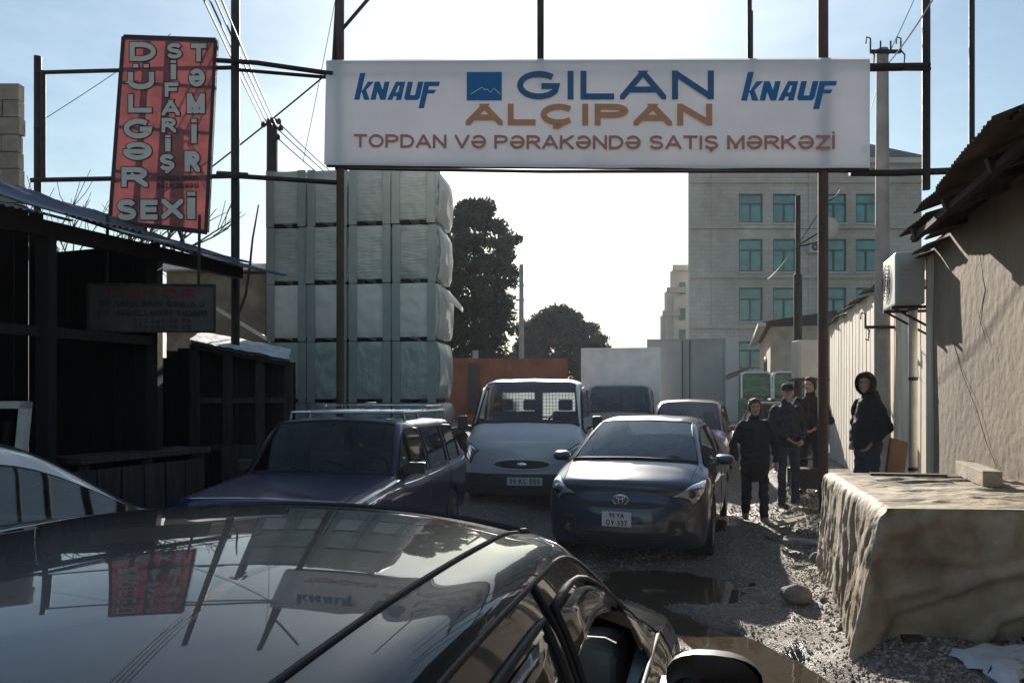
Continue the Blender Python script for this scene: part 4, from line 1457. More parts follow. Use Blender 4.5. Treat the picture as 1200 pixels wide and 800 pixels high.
# ------------------------------------------------------------------ stacked bales on the flatbed
def bale_stack():
    ang = R(-7)
    f = px(506, 463, 11.6)
    o = thing('flatbed_trailer', 'flatbed trailer under the tall stack of wrapped bales', 'trailer', (f.x, f.y, 0), ang)
    MB().box(-2.7, 0.06, 0, 5.2, 1.02, 1.14).build('deck', M['wood_grey'], o)
    MB().box(-2.5, 0.03, -0.06, -0.01, 1.0, 1.2).build('headboard', M['steel_dark'], o)
    for x in (-2.0, -0.5):
        MB().box(x - 0.06, x + 0.06, 0.1, 5.1, 0.78, 1.02).build('chassis_rail', M['steel_dark'], o)
    for x in (-2.2, -0.32):
        for y in (0.9, 4.0):
            w_ = MB().lathe([(-0.12, 0.05), (-0.12, 0.44), (-0.08, 0.48), (0.08, 0.48), (0.12, 0.44), (0.12, 0.05)], 24, 'x', (x, y, 0.48)).build('wheel', M['tyre'], o, smooth=True, angle=40)
    rows = [(1.16, 1.60), (1.65, 2.58), (2.63, 3.50), (3.55, 4.42), (4.47, 5.33)]
    cols = [(-2.72, -2.06), (-2.04, -1.38), (-1.34, -0.66), (-0.64, 0.06)]
    rn = ['bottom', 'second', 'middle', 'fourth', 'top']
    cn = ['leftmost', 'second from the left', 'third from the left', 'rightmost']
    r = random.Random(4)
    import itertools
    for i, (z0, z1) in enumerate(rows):
        for j, (x0, x1) in enumerate(cols):
            lab = 'shrink-wrapped board bale, %s row of the stack, %s' % (rn[i], cn[j])
            jx, jy = r.uniform(-0.006, 0.006), r.uniform(-0.015, 0.03)
            t = thing('wrapped_bale', lab, 'bale', (0, 0, 0), 0, 'wrapped bales stacked on the flatbed')
            m_ = Matrix.Translation((f.x, f.y, 0)) @ Matrix.Rotation(ang, 4, 'Z')
            t.location = m_ @ Vector(((x0 + x1) / 2 + jx, jy, z0))
            t.rotation_euler = (r.uniform(-0.004, 0.006), r.uniform(-0.006, 0.006), ang + r.uniform(-0.02, 0.02))
            hw, hh, dp = (x1 - x0) / 2, z1 - z0, 1.08
            seed = i * 7 + j * 3
            mb = MB()
            # bulging wrapped body as a rounded box grid
            def pt(nx_, ny_, nz_):
                p = Vector((nx_ * hw, dp / 2 + ny_ * dp / 2, hh / 2 + nz_ * hh / 2))
                # round the edges
                k = 0.05
                for ax in range(3):
                    pass
                e = (abs(nx_) ** 8 + abs(ny_) ** 8 + abs(nz_) ** 8) ** (1 / 8)
                p = Vector((p.x / e ** 0.35, dp / 2 + (p.y - dp / 2) / e ** 0.35, hh / 2 + (p.z - hh / 2) / e ** 0.35))
                w_ = 0.022 * noise.noise(Vector((p.x * 3 + p.z * 4 + seed, p.y * 5, p.z * 5 - p.x * 3))) + 0.012 * (1 - 2 * abs(noise.noise(Vector((p.x * 6 + seed, p.y * 4, p.z * 6 + p.x * 5)))))
                if ny_ < 0:
                    p.y += w_
                if j == 3 and nx_ > 0.9:
                    p.x += 0.05 * (1 - nz_ * nz_) * (1 - ny_ * ny_ * 0.6) + w_ * 2.0
                return p
            n_ = 20 if True else 10
            g = [-1 + 2 * q / n_ for q in range(n_ + 1)]
            for ax in range(3):
                for s in (-1, 1):
                    P = []
                    for a in g:
                        row = []
                        for b in g:
                            c = [0, 0, 0]
                            c[ax] = s
                            c[(ax + 1) % 3] = a
                            c[(ax + 2) % 3] = b
                            row.append(pt(*c))
                        P.append(row)
                    mb.grid(P)
            mb.build('wrapping', M['foam' if i > 2 else ('foam_plain' if i == 2 else 'foam_wrinkle')], t, smooth=True, angle=50, merge=True)
            # vertical strap of folded film on each side
            sx = hw - 0.045
            for s in (-1, 1):
                MB().box(s * (sx - 0.02) - 0.065, s * (sx - 0.02) + 0.065, -0.016, 0.002, -0.046 if i else 0.0, hh - 0.008).build('edge_wrap', M['strap_grey'], t)
            if j == 3:
                P = []
                for a in range(9):
                    row = []
                    for b in range(13):
                        y, z = 0.03 + (dp - 0.04) * b / 12, 0.02 + (hh - 0.04) * a / 8
                        bul = 0.11 * math.sin(math.pi * a / 8) ** 0.5 * math.sin(math.pi * (b + 1) / 14) ** 0.5
                        row.append((hw + 0.012 + bul + 0.012 * noise.noise(Vector((y * 6, z * 6, seed))), y, z))
                    P.append(row)
                MB().grid(P).build('side_film', M['film'], t, smooth=True)
            if i > 0:
                for xx in (-hw * 0.55, hw * 0.55):
                    MB().box(xx - 0.1, xx + 0.1, 0.05, dp - 0.05, -0.046, 0.008).build('batten', M['wood_dark'], t)
            if i == 2 and j == 3:
                P = []
                for a in range(7):
                    u = a / 6
                    row = []
                    for b in range(10):
                        q = 2 * math.pi * b / 9
                        rr = 0.1 * (1 - 0.55 * u)
                        row.append((hw + 0.03 + 0.33 * u, 0.35 + rr * math.cos(q) * 1.6, hh * 0.86 - 0.18 * u + rr * math.sin(q) - 0.1 * u * u))
                    P.append(row)
                MB().grid(P).build('loose_flap', M['film'], t, smooth=True)
bale_stack()

# ------------------------------------------------------------------ left shed
def left_shed():
    t = thing('timber_shed', 'dark open timber workshop shed with sagging corrugated roof', 'shed')
    we0, y0 = -4.42 - ST * 6.39, 6.39
    WE = -6.25
    e0, e1 = Vector((-5.35, 4.0, 3.38)), Vector((-3.22, 9.75, 3.38))
    d = (e1 - e0)
    L_ = d.length
    d.normalize()
    n_in = Vector((-d.y, d.x, 0))          # into the shed, to the left
    ang = math.atan2(d.y, d.x)
    k = 0
    s = 0.3
    while s < L_ + 0.1:
        p = e0 + d * s
        mb = corr_sheet(0.98, 2.8, seed=100 + k, sag=0.05)
        o = mb.build('roof_sheet', M['tin_blue'], t, smooth=True)
        o.location = p - n_in * rnd.uniform(0.0, 0.16) + Vector((0, 0, rnd.uniform(-0.05, 0.04) + 0.01 * (k % 2)))
        o.rotation_euler = (R(19 + rnd.uniform(-1.5, 1.5)), rnd.uniform(-0.03, 0.03), ang + rnd.uniform(-0.04, 0.04))
        s += 0.82
        k += 1
    # posts along the front, set back under the eave
    def fp(s_, back, z=0):
        q = e0 + d * s_ + n_in * back
        return Vector((q.x, q.y, z))
    for s_, b_ in ((0.6, 0.45), (2.1, 0.5), (3.4, 0.5), (4.75, 0.5)):
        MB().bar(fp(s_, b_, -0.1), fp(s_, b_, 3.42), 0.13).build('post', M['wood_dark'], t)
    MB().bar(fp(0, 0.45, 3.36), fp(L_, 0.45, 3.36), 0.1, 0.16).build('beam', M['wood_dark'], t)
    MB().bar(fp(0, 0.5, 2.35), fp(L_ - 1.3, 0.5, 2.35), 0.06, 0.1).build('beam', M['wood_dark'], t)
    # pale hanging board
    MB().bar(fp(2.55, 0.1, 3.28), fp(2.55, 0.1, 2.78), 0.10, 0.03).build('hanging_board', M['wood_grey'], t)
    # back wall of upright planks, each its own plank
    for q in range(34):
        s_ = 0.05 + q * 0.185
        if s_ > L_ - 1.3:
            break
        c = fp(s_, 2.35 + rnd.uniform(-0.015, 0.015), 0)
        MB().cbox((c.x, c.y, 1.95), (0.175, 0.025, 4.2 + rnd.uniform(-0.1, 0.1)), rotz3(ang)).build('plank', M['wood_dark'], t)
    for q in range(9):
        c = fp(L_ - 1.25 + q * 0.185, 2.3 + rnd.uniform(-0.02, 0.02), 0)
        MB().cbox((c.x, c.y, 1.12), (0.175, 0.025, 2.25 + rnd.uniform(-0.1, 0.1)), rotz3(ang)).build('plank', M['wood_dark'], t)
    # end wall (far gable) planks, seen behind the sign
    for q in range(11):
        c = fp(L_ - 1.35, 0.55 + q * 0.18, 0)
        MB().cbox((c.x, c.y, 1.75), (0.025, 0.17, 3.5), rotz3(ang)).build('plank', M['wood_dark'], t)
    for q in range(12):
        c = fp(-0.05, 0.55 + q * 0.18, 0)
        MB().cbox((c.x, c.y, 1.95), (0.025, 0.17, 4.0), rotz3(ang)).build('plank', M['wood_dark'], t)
    # counter and work bench
    for s0, s1, b_, z in ((0.8, 3.2, 0.7, 1.02), (3.6, 5.4, 0.55, 1.05)):
        mb = MB()
        mb.bar(fp(s0, b_, z), fp(s1, b_, z), 0.55, 0.06)
        mb.build('work_bench', M['wood_grey'], t)
        for s_ in (s0 + 0.1, (s0 + s1) / 2, s1 - 0.1):
            MB().bar(fp(s_, b_ - 0.2, 0), fp(s_, b_ - 0.2, z), 0.08).build('bench_leg', M['wood_grey'], t)
    mb = MB()
    a = fp(3.7, 0.35, 0)
    for q in range(6):
        s_ = 3.65 + q * 0.3
        c = fp(s_, 0.3, 0)
        MB().cbox((c.x, c.y, 0.5), (0.28, 0.03, 0.9), rotz3(ang)).build('panel', M['wood_grey'], t)

    # faded board sign
    o = px(178, 361, 8.2)
    s = thing('faded_board', 'faded pale board with red and black lettering under the shed eave', 'sign', (o.x, o.y, o.z), R(3))
    W, H = 1.37, 0.52
    MB().box(-W / 2, W / 2, 0, 0.03, -H / 2, H / 2).build('board', M['old_board'], s)
    fr = MB()
    for z in (-H / 2, H / 2):
        fr.bar((-W / 2, -0.004, z), (W / 2, -0.004, z), 0.022)
    for x in (-W / 2, W / 2):
        fr.bar((x, -0.004, -H / 2), (x, -0.004, H / 2), 0.022)
    fr.build('frame', M['wood_grey'], s)
    letters('lettering', 'DEKOR', 0.95, 0.105, 0.026, 'faded_red', s, (-0.47, -0.004, 0.115))
    letters('lettering', 'SİFARİŞLƏRİN QƏBULU', 1.14, 0.062, 0.013, 'faded_print', s, (-0.57, -0.004, 0.015))
    letters('lettering', 'VƏ MEBELLƏRİN TƏMİRİ', 1.2, 0.062, 0.013, 'faded_print', s, (-0.6, -0.004, -0.085))
    letters('lettering', '070 644 05 73', 0.62, 0.045, 0.009, 'faded_print', s, (-0.2, -0.004, -0.165))
    letters('lettering', '055 644 05 73', 0.62, 0.045, 0.009, 'faded_print', s, (-0.2, -0.004, -0.232))
    for x in (-0.5, 0.5):
        MB().bar((x, 0.02, H / 2 - 0.02), (x, 0.05, 1.05), 0.025).build('hanger', M['steel_dark'], s)

    # old white window frame leaning at the shed front
    o = px(8, 522, 6.0)
    wf = thing('window_frame', 'old white wooden window frame leaning inside the dark shed', 'window frame', (o.x, o.y, o.z), R(-8))
    wf.rotation_euler = (R(-7), 0, R(-8))
    mb = MB()
    for x0, x1, z0, z1 in ((-0.45, 0.17, 0.30, 0.36), (-0.45, 0.17, -0.4, -0.33), (0.10, 0.17, -0.4, 0.36), (-0.45, -0.38, -0.4, 0.36), (-0.17, -0.12, -0.33, 0.3)):
        mb.box(x0, x1, -0.03, 0.03, z0, z1)
    mb.build('frame', M['ac_white'], wf)
    MB().box(-0.38, 0.1, -0.004, 0.004, -0.33, 0.3).build('pane', M['glass_dark'], wf)
    MB().bar((-0.1, 0.08, -0.42), (0.0, 0.1, -1.35), 0.06).build('prop', M['wood_dark'], wf)

    # lower lean-to with a tin roof coloured white for its sun glare
    t2 = thing('lean_to', 'low dark lean-to with a tin roof painted bright for sun glare before the bales', 'shed')
    a, b = px(222, 398, 9.9), px(338, 420, 10.4)
    dd = (b - a)
    N = 24
    P = []
    for j in range(9):
        v = j / 8
        row = []
        for i in range(N + 1):
            u = i / N
            p = a + dd * u + Vector((-0.25, 0.95, 0.2)) * v
            p.z += 0.02 * noise.noise(Vector((u * 8, v * 4, 3))) - (0.04 * abs(noise.noise(Vector((u * 14, 1, 3)))) if j == 0 else 0)
            p.y += 0.03 * noise.noise(Vector((u * 10, v * 3, 8)))
            row.append(p)
        P.append(row)
    mb = MB().grid(P)
    mb.grid([[q - Vector((0, 0, 0.035)) for q in rw[::-1]] for rw in P])
    mb.build('roof_sheet', M['tin_sun_glare'], t2, smooth=True)
    lip = MB()
    lip.bar(a + Vector((0, 0.04, -0.07)), b + Vector((0, 0.04, -0.07)), 0.05, 0.09)
    lip.build('fascia', M['wood_dark'], t2)
    ux = Vector((dd.x, dd.y, 0))
    la = math.atan2(dd.y, dd.x)
    for u in (0.02, 0.35, 0.68, 0.98):
        q = a + dd * u
        MB().bar((q.x, q.y + 0.1, 0), (q.x, q.y + 0.1, q.z - 0.06), 0.1).build('post', M['wood_grey'], t2)
    for u in np.arange(0.03, 1.0, 0.1):
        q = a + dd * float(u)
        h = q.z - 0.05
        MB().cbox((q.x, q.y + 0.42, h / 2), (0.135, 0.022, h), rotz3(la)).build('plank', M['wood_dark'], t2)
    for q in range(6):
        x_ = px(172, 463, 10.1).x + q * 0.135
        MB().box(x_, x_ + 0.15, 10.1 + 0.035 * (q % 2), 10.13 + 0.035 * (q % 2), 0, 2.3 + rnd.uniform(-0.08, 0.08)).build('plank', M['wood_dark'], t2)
    for z in (1.0, 1.65):
        MB().bar((a.x, a.y + 0.12, z), (b.x, b.y + 0.12, z), 0.05, 0.07).build('rail', M['wood_grey'], t2)
    for u, w_, h_, zc in ((0.5, 0.5, 0.55, 0.95), (0.8, 0.35, 0.4, 0.85)):
        q = a + dd * u
        MB().cbox((q.x, q.y + 0.02, zc - 0.2), (w_, 0.04, h_), rotz3(la)).build('panel', M['wood_grey'], t2)
    # bent vine stick against the sky
    st_ = thing('bent_stick', 'thin bent bare stick rising beside the bale stack', 'stick')
    MB().tube([px(278, 372, 11.0), px(288, 345, 11.0), px(293, 310, 11.0), px(296, 280, 11.0), px(303, 240, 11.0)], [0.02, 0.02, 0.018, 0.015, 0.01], 6).build('stem', M['bark'], st_)
    MB().tube([px(278, 372, 11.0), px(276, 470, 11.0), Vector((px(276, 463, 11).x, 11.0, 0))], [0.02, 0.022, 0.025], 6).build('stem', M['bark'], st_)
left_shed()

# ------------------------------------------------------------------ houses behind on the left
def left_houses():
    t = thing('gravel_wall_house', 'low brown rubble house with a pale gable edge behind the shed', 'house')
    a, b = px(195, 463, 14.5), px(312, 463, 14.5)
    zt0, zt1 = px(0, 318, 14.5).z, px(0, 322, 14.5).z
    z2 = px(0, 392, 14.5).z
    mb = MB()
    N, K = 30, 16
    P = []
    for j in range(K + 1):
        v = j / K
        row = []
        for i in range(N + 1):
            u = i / N
            zt = zt0 + (zt1 - zt0) * u
            row.append((a.x + (b.x - a.x) * u, 14.5 + 0.05 * noise.noise(Vector((u * 20, v * 14, 2))), zt * v))
        P.append(row)
    mb.grid(P)
    mb.box(a.x, b.x, 14.6, 18, 0, zt0 - 0.02)
    mb.build('wall', M['stone_tan'], t, smooth=True, angle=30)
    mb = MB().bar(px(238, 352, 14.2), px(318, 400, 14.2), 0.10, 0.06)
    mb.build('gable_edge', M['pipe_white'], t)
    MB().box(a.x - 0.1, b.x + 0.1, 14.3, 18.1, zt0 + 0.01, zt0 + 0.12).build('coping', M['snow'], t)

    t = thing('stone_block_house', 'tall tan stone block house at the left edge behind the shed', 'house')
    c = px(24, 463, 13.0)
    ztop = px(0, 107, 13).z
    pl = [(c.x - 5.0, 13.05), (c.x - 0.03, 13.05), (c.x - 3.6, 18.0), (c.x - 6.0, 18.0)]
    MB().add([(x, y, 0) for x, y in pl] + [(x, y, ztop - 0.02) for x, y in pl], [(3, 2, 1, 0), (4, 5, 6, 7), (0, 1, 5, 4), (1, 2, 6, 5), (2, 3, 7, 6), (3, 0, 4, 7)]).build('core', M['stone_tan'], t)
    z = 2.4
    r = random.Random(8)
    k = 0
    while z < ztop - 0.1:
        h = 0.30
        x = c.x - (0.0 if k % 2 else 0.0) + r.uniform(-0.03, 0.03)
        ln = 0.48 if k % 2 else 0.28
        for q in range(3):
            MB().box(x - ln, x - 0.012, 12.96 + r.uniform(-0.02, 0.02), 13.12, z, z + h - 0.016).build('stone_block', M['stone_tan'], t)
            x -= ln
            ln = 0.5
        z += h
        k += 1
left_houses()

# ------------------------------------------------------------------ grey apartment building
def apartment():
    Y = 48.0
    a, b = px(808, 463, Y), px(1080, 463, Y)
    z = lambda y: px(0, y, Y).z
    t = thing('apartment_building', 'five storey grey stone apartment building with teal windows at the street end', 'building')
    zt = z(193)
    xs = [(866, 894), (906, 933), (964, 992), (1003, 1029)]
    rows = [(170, 203), (227, 261), (280, 318), (337, 376), (400, 432), (452, 486)]
    # front wall with real openings, built from strips
    hx = lambda x: px(x, 463, Y).x
    mb = MB()
    zz = [0.0]
    cuts = []
    for (y0, y1) in reversed(rows):
        cuts.append((max(0.1, z(y1)), z(y0)))
    cuts = [(max(c[0], 0.1), min(c[1], zt - 0.2)) for c in cuts]
    cur = z(388)
    base = MB()
    def strip(mbx, z0, z1, solid):
        edges = [a.x]
        if solid:
            mbx.box(a.x, b.x, Y, Y + 0.35, z0, z1)
            return
        x0 = a.x
        for (p, q) in xs:
            mbx.box(x0, hx(p), Y, Y + 0.35, z0, z1)
            x0 = hx(q)
        mbx.box(x0, b.x, Y, Y + 0.35, z0, z1)
    prev = 0.0
    for (c0, c1) in cuts:
        m_ = base if c1 < z(388) else mb
        strip(m_, prev, c0, True)
        strip(m_, c0, c1, False)
        prev = c1
    strip(mb, prev, zt, True)
    mb.build('wall', M['stone_bld'], t)
    base.build('ground_floor_wall', M['stone_base'], t)
    back = [(a.x, Y + 0.36), (b.x, Y + 0.36), (b.x + 1.0, Y + 12), (a.x + 3.4, Y + 12)]
    MB().add([(x, y, 0) for x, y in back] + [(x, y, zt - 0.05) for x, y in back], [(3, 2, 1, 0), (4, 5, 6, 7), (0, 1, 5, 4), (1, 2, 6, 5), (2, 3, 7, 6), (3, 0, 4, 7)]).build('core', M['stone_bld'], t)
    # string courses
    for y in (215, 268.5, 326, 385):
        MB().box(a.x - 0.05, b.x + 0.05, Y - 0.16, Y - 0.003, z(y), z(y) + 0.22).build('string_course', M['stone_bld'], t)
    for x in (838, 952):
        MB().box(hx(x) - 0.25, hx(x) + 0.25, Y - 0.06, Y - 0.004, z(385), zt).build('pilaster', M['stone_bld'], t)
    MB().box(a.x - 0.3, b.x + 0.3, Y - 0.45, Y + 0.6, zt + 0.003, zt + 0.35).build('cornice', M['stone_base'], t)
    # hipped roof
    zr = z(170)
    v = [(a.x - .3, Y - .5, zt + .36), (b.x + .3, Y - .5, zt + .36), (b.x + .3, Y + 12.3, zt + .36), (a.x + 3.3, Y + 12.3, zt + .36),
         (a.x + 4, Y + 3.6, zt + 2.9), (b.x - 3.2, Y + 3.6, zt + 2.9)]
    MB().add(v, [(0, 1, 5, 4), (1, 2, 5), (2, 3, 4, 5), (3, 0, 4)]).build('roof', M['roof_dark'], t)
    for (c0, c1) in cuts:
        for (p, q) in xs:
            x0, x1 = hx(p), hx(q)
            h = c1 - c0
            if h < 0.4:
                continue
            f = MB()
            fw = 0.09
            f.box(x0, x1, Y + 0.1, Y + 0.2, c1 - fw, c1); f.box(x0, x1, Y + 0.1, Y + 0.2, c0, c0 + fw)
            f.box(x0, x0 + fw, Y + 0.1, Y + 0.2, c0 + fw, c1 - fw); f.box(x1 - fw, x1, Y + 0.1, Y + 0.2, c0 + fw, c1 - fw)
            zm = c0 + h * 0.64
            f.box(x0 + fw, x1 - fw, Y + 0.1, Y + 0.2, zm, zm + 0.12)
            xm = (x0 + x1) / 2
            f.box(xm - 0.06, xm + 0.06, Y + 0.1, Y + 0.2, c0 + fw, zm)
            win = f.build('window', M['win_frame'], t)
            for (u0, u1, w0, w1) in ((x0 + fw, xm - .06, c0 + fw, zm), (xm + .06, x1 - fw, c0 + fw, zm), (x0 + fw, x1 - fw, zm + .12, c1 - fw)):
                g = MB().add([(u0, Y + .16, w0), (u1, Y + .16, w0), (u1, Y + .16, w1), (u0, Y + .16, w1)], [(0, 1, 2, 3)])
                g.build('pane', M['win_glass'], win)
            MB().box(x0 - 0.08, x1 + 0.08, Y - 0.1, Y - 0.004, c0 - 0.14, c0 - 0.03).build('sill', M['stone_base'], win)
    # air conditioner on the facade
    o = px(956, 290, Y - 0.4)
    u = thing('facade_air_conditioner', 'small air conditioner on the apartment facade between window columns', 'air conditioner', (o.x, o.y, o.z))
    MB().box(-0.45, 0.45, -0.15, 0.35, -0.35, 0.3).build('casing', M['ac_white'], u)
    MB().lathe([(-0.16, 0.05), (-0.17, 0.22), (-0.16, 0.25)], 16, 'y', (-0.1, 0, 0)).build('fan_grille', M['plastic'], u)

    # lower, farther block to its left with a stepped outline
    Y2 = 62.0
    t = thing('stepped_building', 'distant pale building with a stepped outline left of the apartments', 'building')
    h2 = lambda x: px(x, 463, Y2).x
    z2 = lambda y: px(0, y, Y2).z
    MB().box(h2(790), h2(830), Y2, Y2 + 1.6, 0, z2(315)).build('wall', M['stone_base'], t)
    MB().box(h2(783), h2(790) - 0.01, Y2 + 0.5, Y2 + 1.6, 0, z2(340)).build('wall', M['stone_base'], t)
    MB().box(h2(778), h2(783) - 0.01, Y2 + 1, Y2 + 1.6, 0, z2(368)).build('wall', M['stone_base'], t)
    for y in (316, 342, 369):
        x = {316: 788, 342: 781, 369: 776}[y]
        MB().box(h2(x), h2(x + 20), Y2 - 0.4, Y2 - 0.01, z2(y) - 0.1, z2(y) + 0.35).build('cornice', M['stone_bld'], t)
    for y in (345, 375, 400):
        MB().box(h2(796), h2(803), Y2 - 0.06, Y2 - 0.012, z2(y), z2(y - 14)).build('window', M['win_glass'], t)
apartment()

def tan_house():
    Yn = 19.0
    t = thing('tan_house', 'tan plastered house gable with pale eave beyond the whitewashed wall', 'house')
    # facade faces the street, along the street direction
    w0 = 1.55
    quad_wall(w0, 29.0, 40.0, 0, 4.4, 4, 'wall', M['tan_wall'], rough=0.02, parent=t)
    mb = MB()
    a, b = sw(w0 - 0.35, 28.6, 4.46), sw(w0 - 0.35, 40.4, 4.46)
    mb.bar(a, b, 0.3, 0.14)
    mb.build('eave', M['pipe_white'], t)
    n = Vector((math.cos(SANG), -math.sin(SANG), 0))
    up = Vector((0, 0, 0.5))
    MB().add([a + Vector((0, 0, .1)), b + Vector((0, 0, .1)), b + n * 3 + up, a + n * 3 + up], [(0, 1, 2, 3)]).build('roof', M['roof_maroon'], t)
    # arched doorway with iron grille
    q = sw(w0 - 0.02, 32.5, 0.6)
    d = Vector((math.sin(SANG), math.cos(SANG), 0))
    mb = MB()
    arc = []
    for i in range(13):
        an = math.pi * i / 12
        arc.append(q + d * (-0.75 * math.cos(an)) + Vector((0, 0, 2.0 + 0.75 * math.sin(an))))
    loop = [q + d * -0.75] + arc + [q + d * 0.75]
    mb.tube(loop, 0.07, 8)
    for s in (-0.4, 0, 0.4):
        mb.bar(q + d * s, q + d * s + Vector((0, 0, 2.6)), 0.05)
    mb.build('arch_grille', M['steel_dark'], t)
    c = len(loop)
    MB().add([p + Vector((-0.006, 0, 0)) for p in loop], [tuple(range(c))]).build('doorway', M['wood_dark'], t)
    # small maroon awning shelter
    t = thing('maroon_awning', 'low maroon sheet metal awning on white posts beyond the trucks', 'awning')
    a, b = px(836, 445, 27), px(880, 428, 27)
    for q in range(8):
        u0, u1 = q / 8, (q + 1) / 8 - 0.01
        p0, p1 = a.lerp(b, u0), a.lerp(b, u1)
        bk = Vector((0.6, 2.4, -0.12))
        dz = Vector((0, 0, -0.06))
        MB().add([p0, p1, p1 + bk, p0 + bk, p0 + dz, p1 + dz, p1 + bk + dz, p0 + bk + dz], [(0, 1, 2, 3), (7, 6, 5, 4), (0, 4, 5, 1), (1, 5, 6, 2), (2, 6, 7, 3), (3, 7, 4, 0)]).build('roof_sheet', M['roof_maroon'], t)
    for x in (840, 872, 884, 891):
        p = px(x, 432 if x > 880 else 446, 26.8)
        MB().bar((p.x, p.y, 0), p, 0.1).build('post', M['pipe_white'], t)
tan_house()

# ------------------------------------------------------------------ trees
def leaf_cloud(mb, centers, n_per, size, r, spread):
    for (c, rad) in centers:
        for k in range(n_per):
            d = Vector((r.gauss(0, 1), r.gauss(0, 1), r.gauss(0, 1)))
            d = d.normalized() * rad * (r.random() ** 0.45)
            p = Vector(c) + Vector((d.x, d.y, d.z * spread))
            a = Vector((r.uniform(-1, 1), r.uniform(-1, 1), r.uniform(-1, 1))).normalized()
            b = a.orthogonal().normalized()
            s = size * r.uniform(0.6, 1.3)
            q = a.cross(b)
            mb.add([p - a * s, p + b * s * 0.45, p + a * s, p - b * s * 0.45], [(0, 1, 2, 3)])

def tree(name, label, base, height, rad, mat_, seed, prof, n_cl=170, n_per=60, leaf=0.10, clump=0.42):
    r = random.Random(seed)
    t = thing(name, label, 'tree', base)
    tr = MB()
    tr.tube([(0, 0, -0.1), (0.05, 0, height * 0.3), (-0.05, 0.04, height * 0.6), (0, 0, height * 0.92)], [0.2, 0.16, 0.1, 0.03], 8)
    centers = []
    for k in range(n_cl):
        v = r.uniform(0.12, 1.0)
        rr = rad * prof(v)
        a = r.uniform(0, 6.283)
        q = rr * (0.25 + 0.8 * r.random() ** 0.6)
        c = (q * math.cos(a), q * math.sin(a), height * v - 0.15)
        centers.append((c, clump * r.uniform(0.55, 1.15)))
        if k % 5 == 0:
            z0 = max(0.5, c[2] - r.uniform(0.3, 0.8))
            tr.tube([(0, 0, z0), (c[0] * 0.5, c[1] * 0.5, (z0 + c[2]) / 2 - 0.05), c], [0.05, 0.03, 0.012], 5)
    tr.build('trunk', M['bark'], t, smooth=True)
    cr = MB()
    leaf_cloud(cr, centers, n_per, leaf, r, 0.75)
    cr.build('crown', M[mat_], t)

b = px(556, 463, 30)
tree('pine_tree', 'tall dark shaggy pine rising behind the bale stack', (b.x, b.y, 0), 9.6, 2.3, 'leaf_dark', 21,
     lambda v: (0.62 + 0.3 * math.sin(9 * v) * 0.4 + 0.3 * (1 - v)) * (1.0 if v < 0.82 else max(0.3, (1.0 - v) / 0.18 * 0.8 + 0.25)), n_cl=310, n_per=105, leaf=0.125, clump=0.48)
b = px(655, 463, 36)
tree('bushy_tree', 'round bushy tree behind the white box truck', (b.x, b.y, 0), 6.0, 2.9, 'leaf_mid', 22,
     lambda v: max(0.15, math.sin(math.pi * min(1, (v + 0.12) / 1.15)) ** 0.7), n_cl=330, n_per=105, leaf=0.12, clump=0.46)
b = px(615, 463, 34)
tree('young_conifer', 'small dark conifer between pine and bushy tree', (b.x, b.y, 0), 4.6, 1.3, 'leaf_dark', 25,
     lambda v: max(0.2, 1.1 - v), n_cl=80, n_per=70, leaf=0.11, clump=0.42)

def bare_tree():
    o = px(88, 463, 17)
    t = thing('bare_tree', 'leafless tree twigs showing above the shed roof', 'tree', (o.x, o.y, 0))
    r = random.Random(5)
    mb = MB()
    def grow(p, d, ln, rad, lev):
        q = p + d * ln
        mid = p + d * ln * 0.5 + Vector((r.uniform(-1, 1), r.uniform(-1, 1), 0)) * ln * 0.06
        mb.tube([p, mid, q], [rad, rad * 0.85, rad * 0.65], 5)
        if lev == 0:
            return
        for k in range(3 if lev > 1 else 4):
            a = Vector((r.uniform(-1, 1), r.uniform(-0.6, 0.6), r.uniform(0.1, 0.9)))
            grow(p.lerp(q, r.uniform(0.55, 1.0)), (d * 0.7 + a * 0.75).normalized(), ln * r.uniform(0.6, 0.8), rad * 0.55, lev - 1)
    grow(Vector((0, 0, 0)), Vector((0.05, 0, 1)), 3.3, 0.13, 4)
    grow(Vector((0.3, 0.2, 0)), Vector((0.12, 0, 1)), 3.1, 0.1, 4)
    mb.build('trunk', M['bark'], t, smooth=True)
bare_tree()

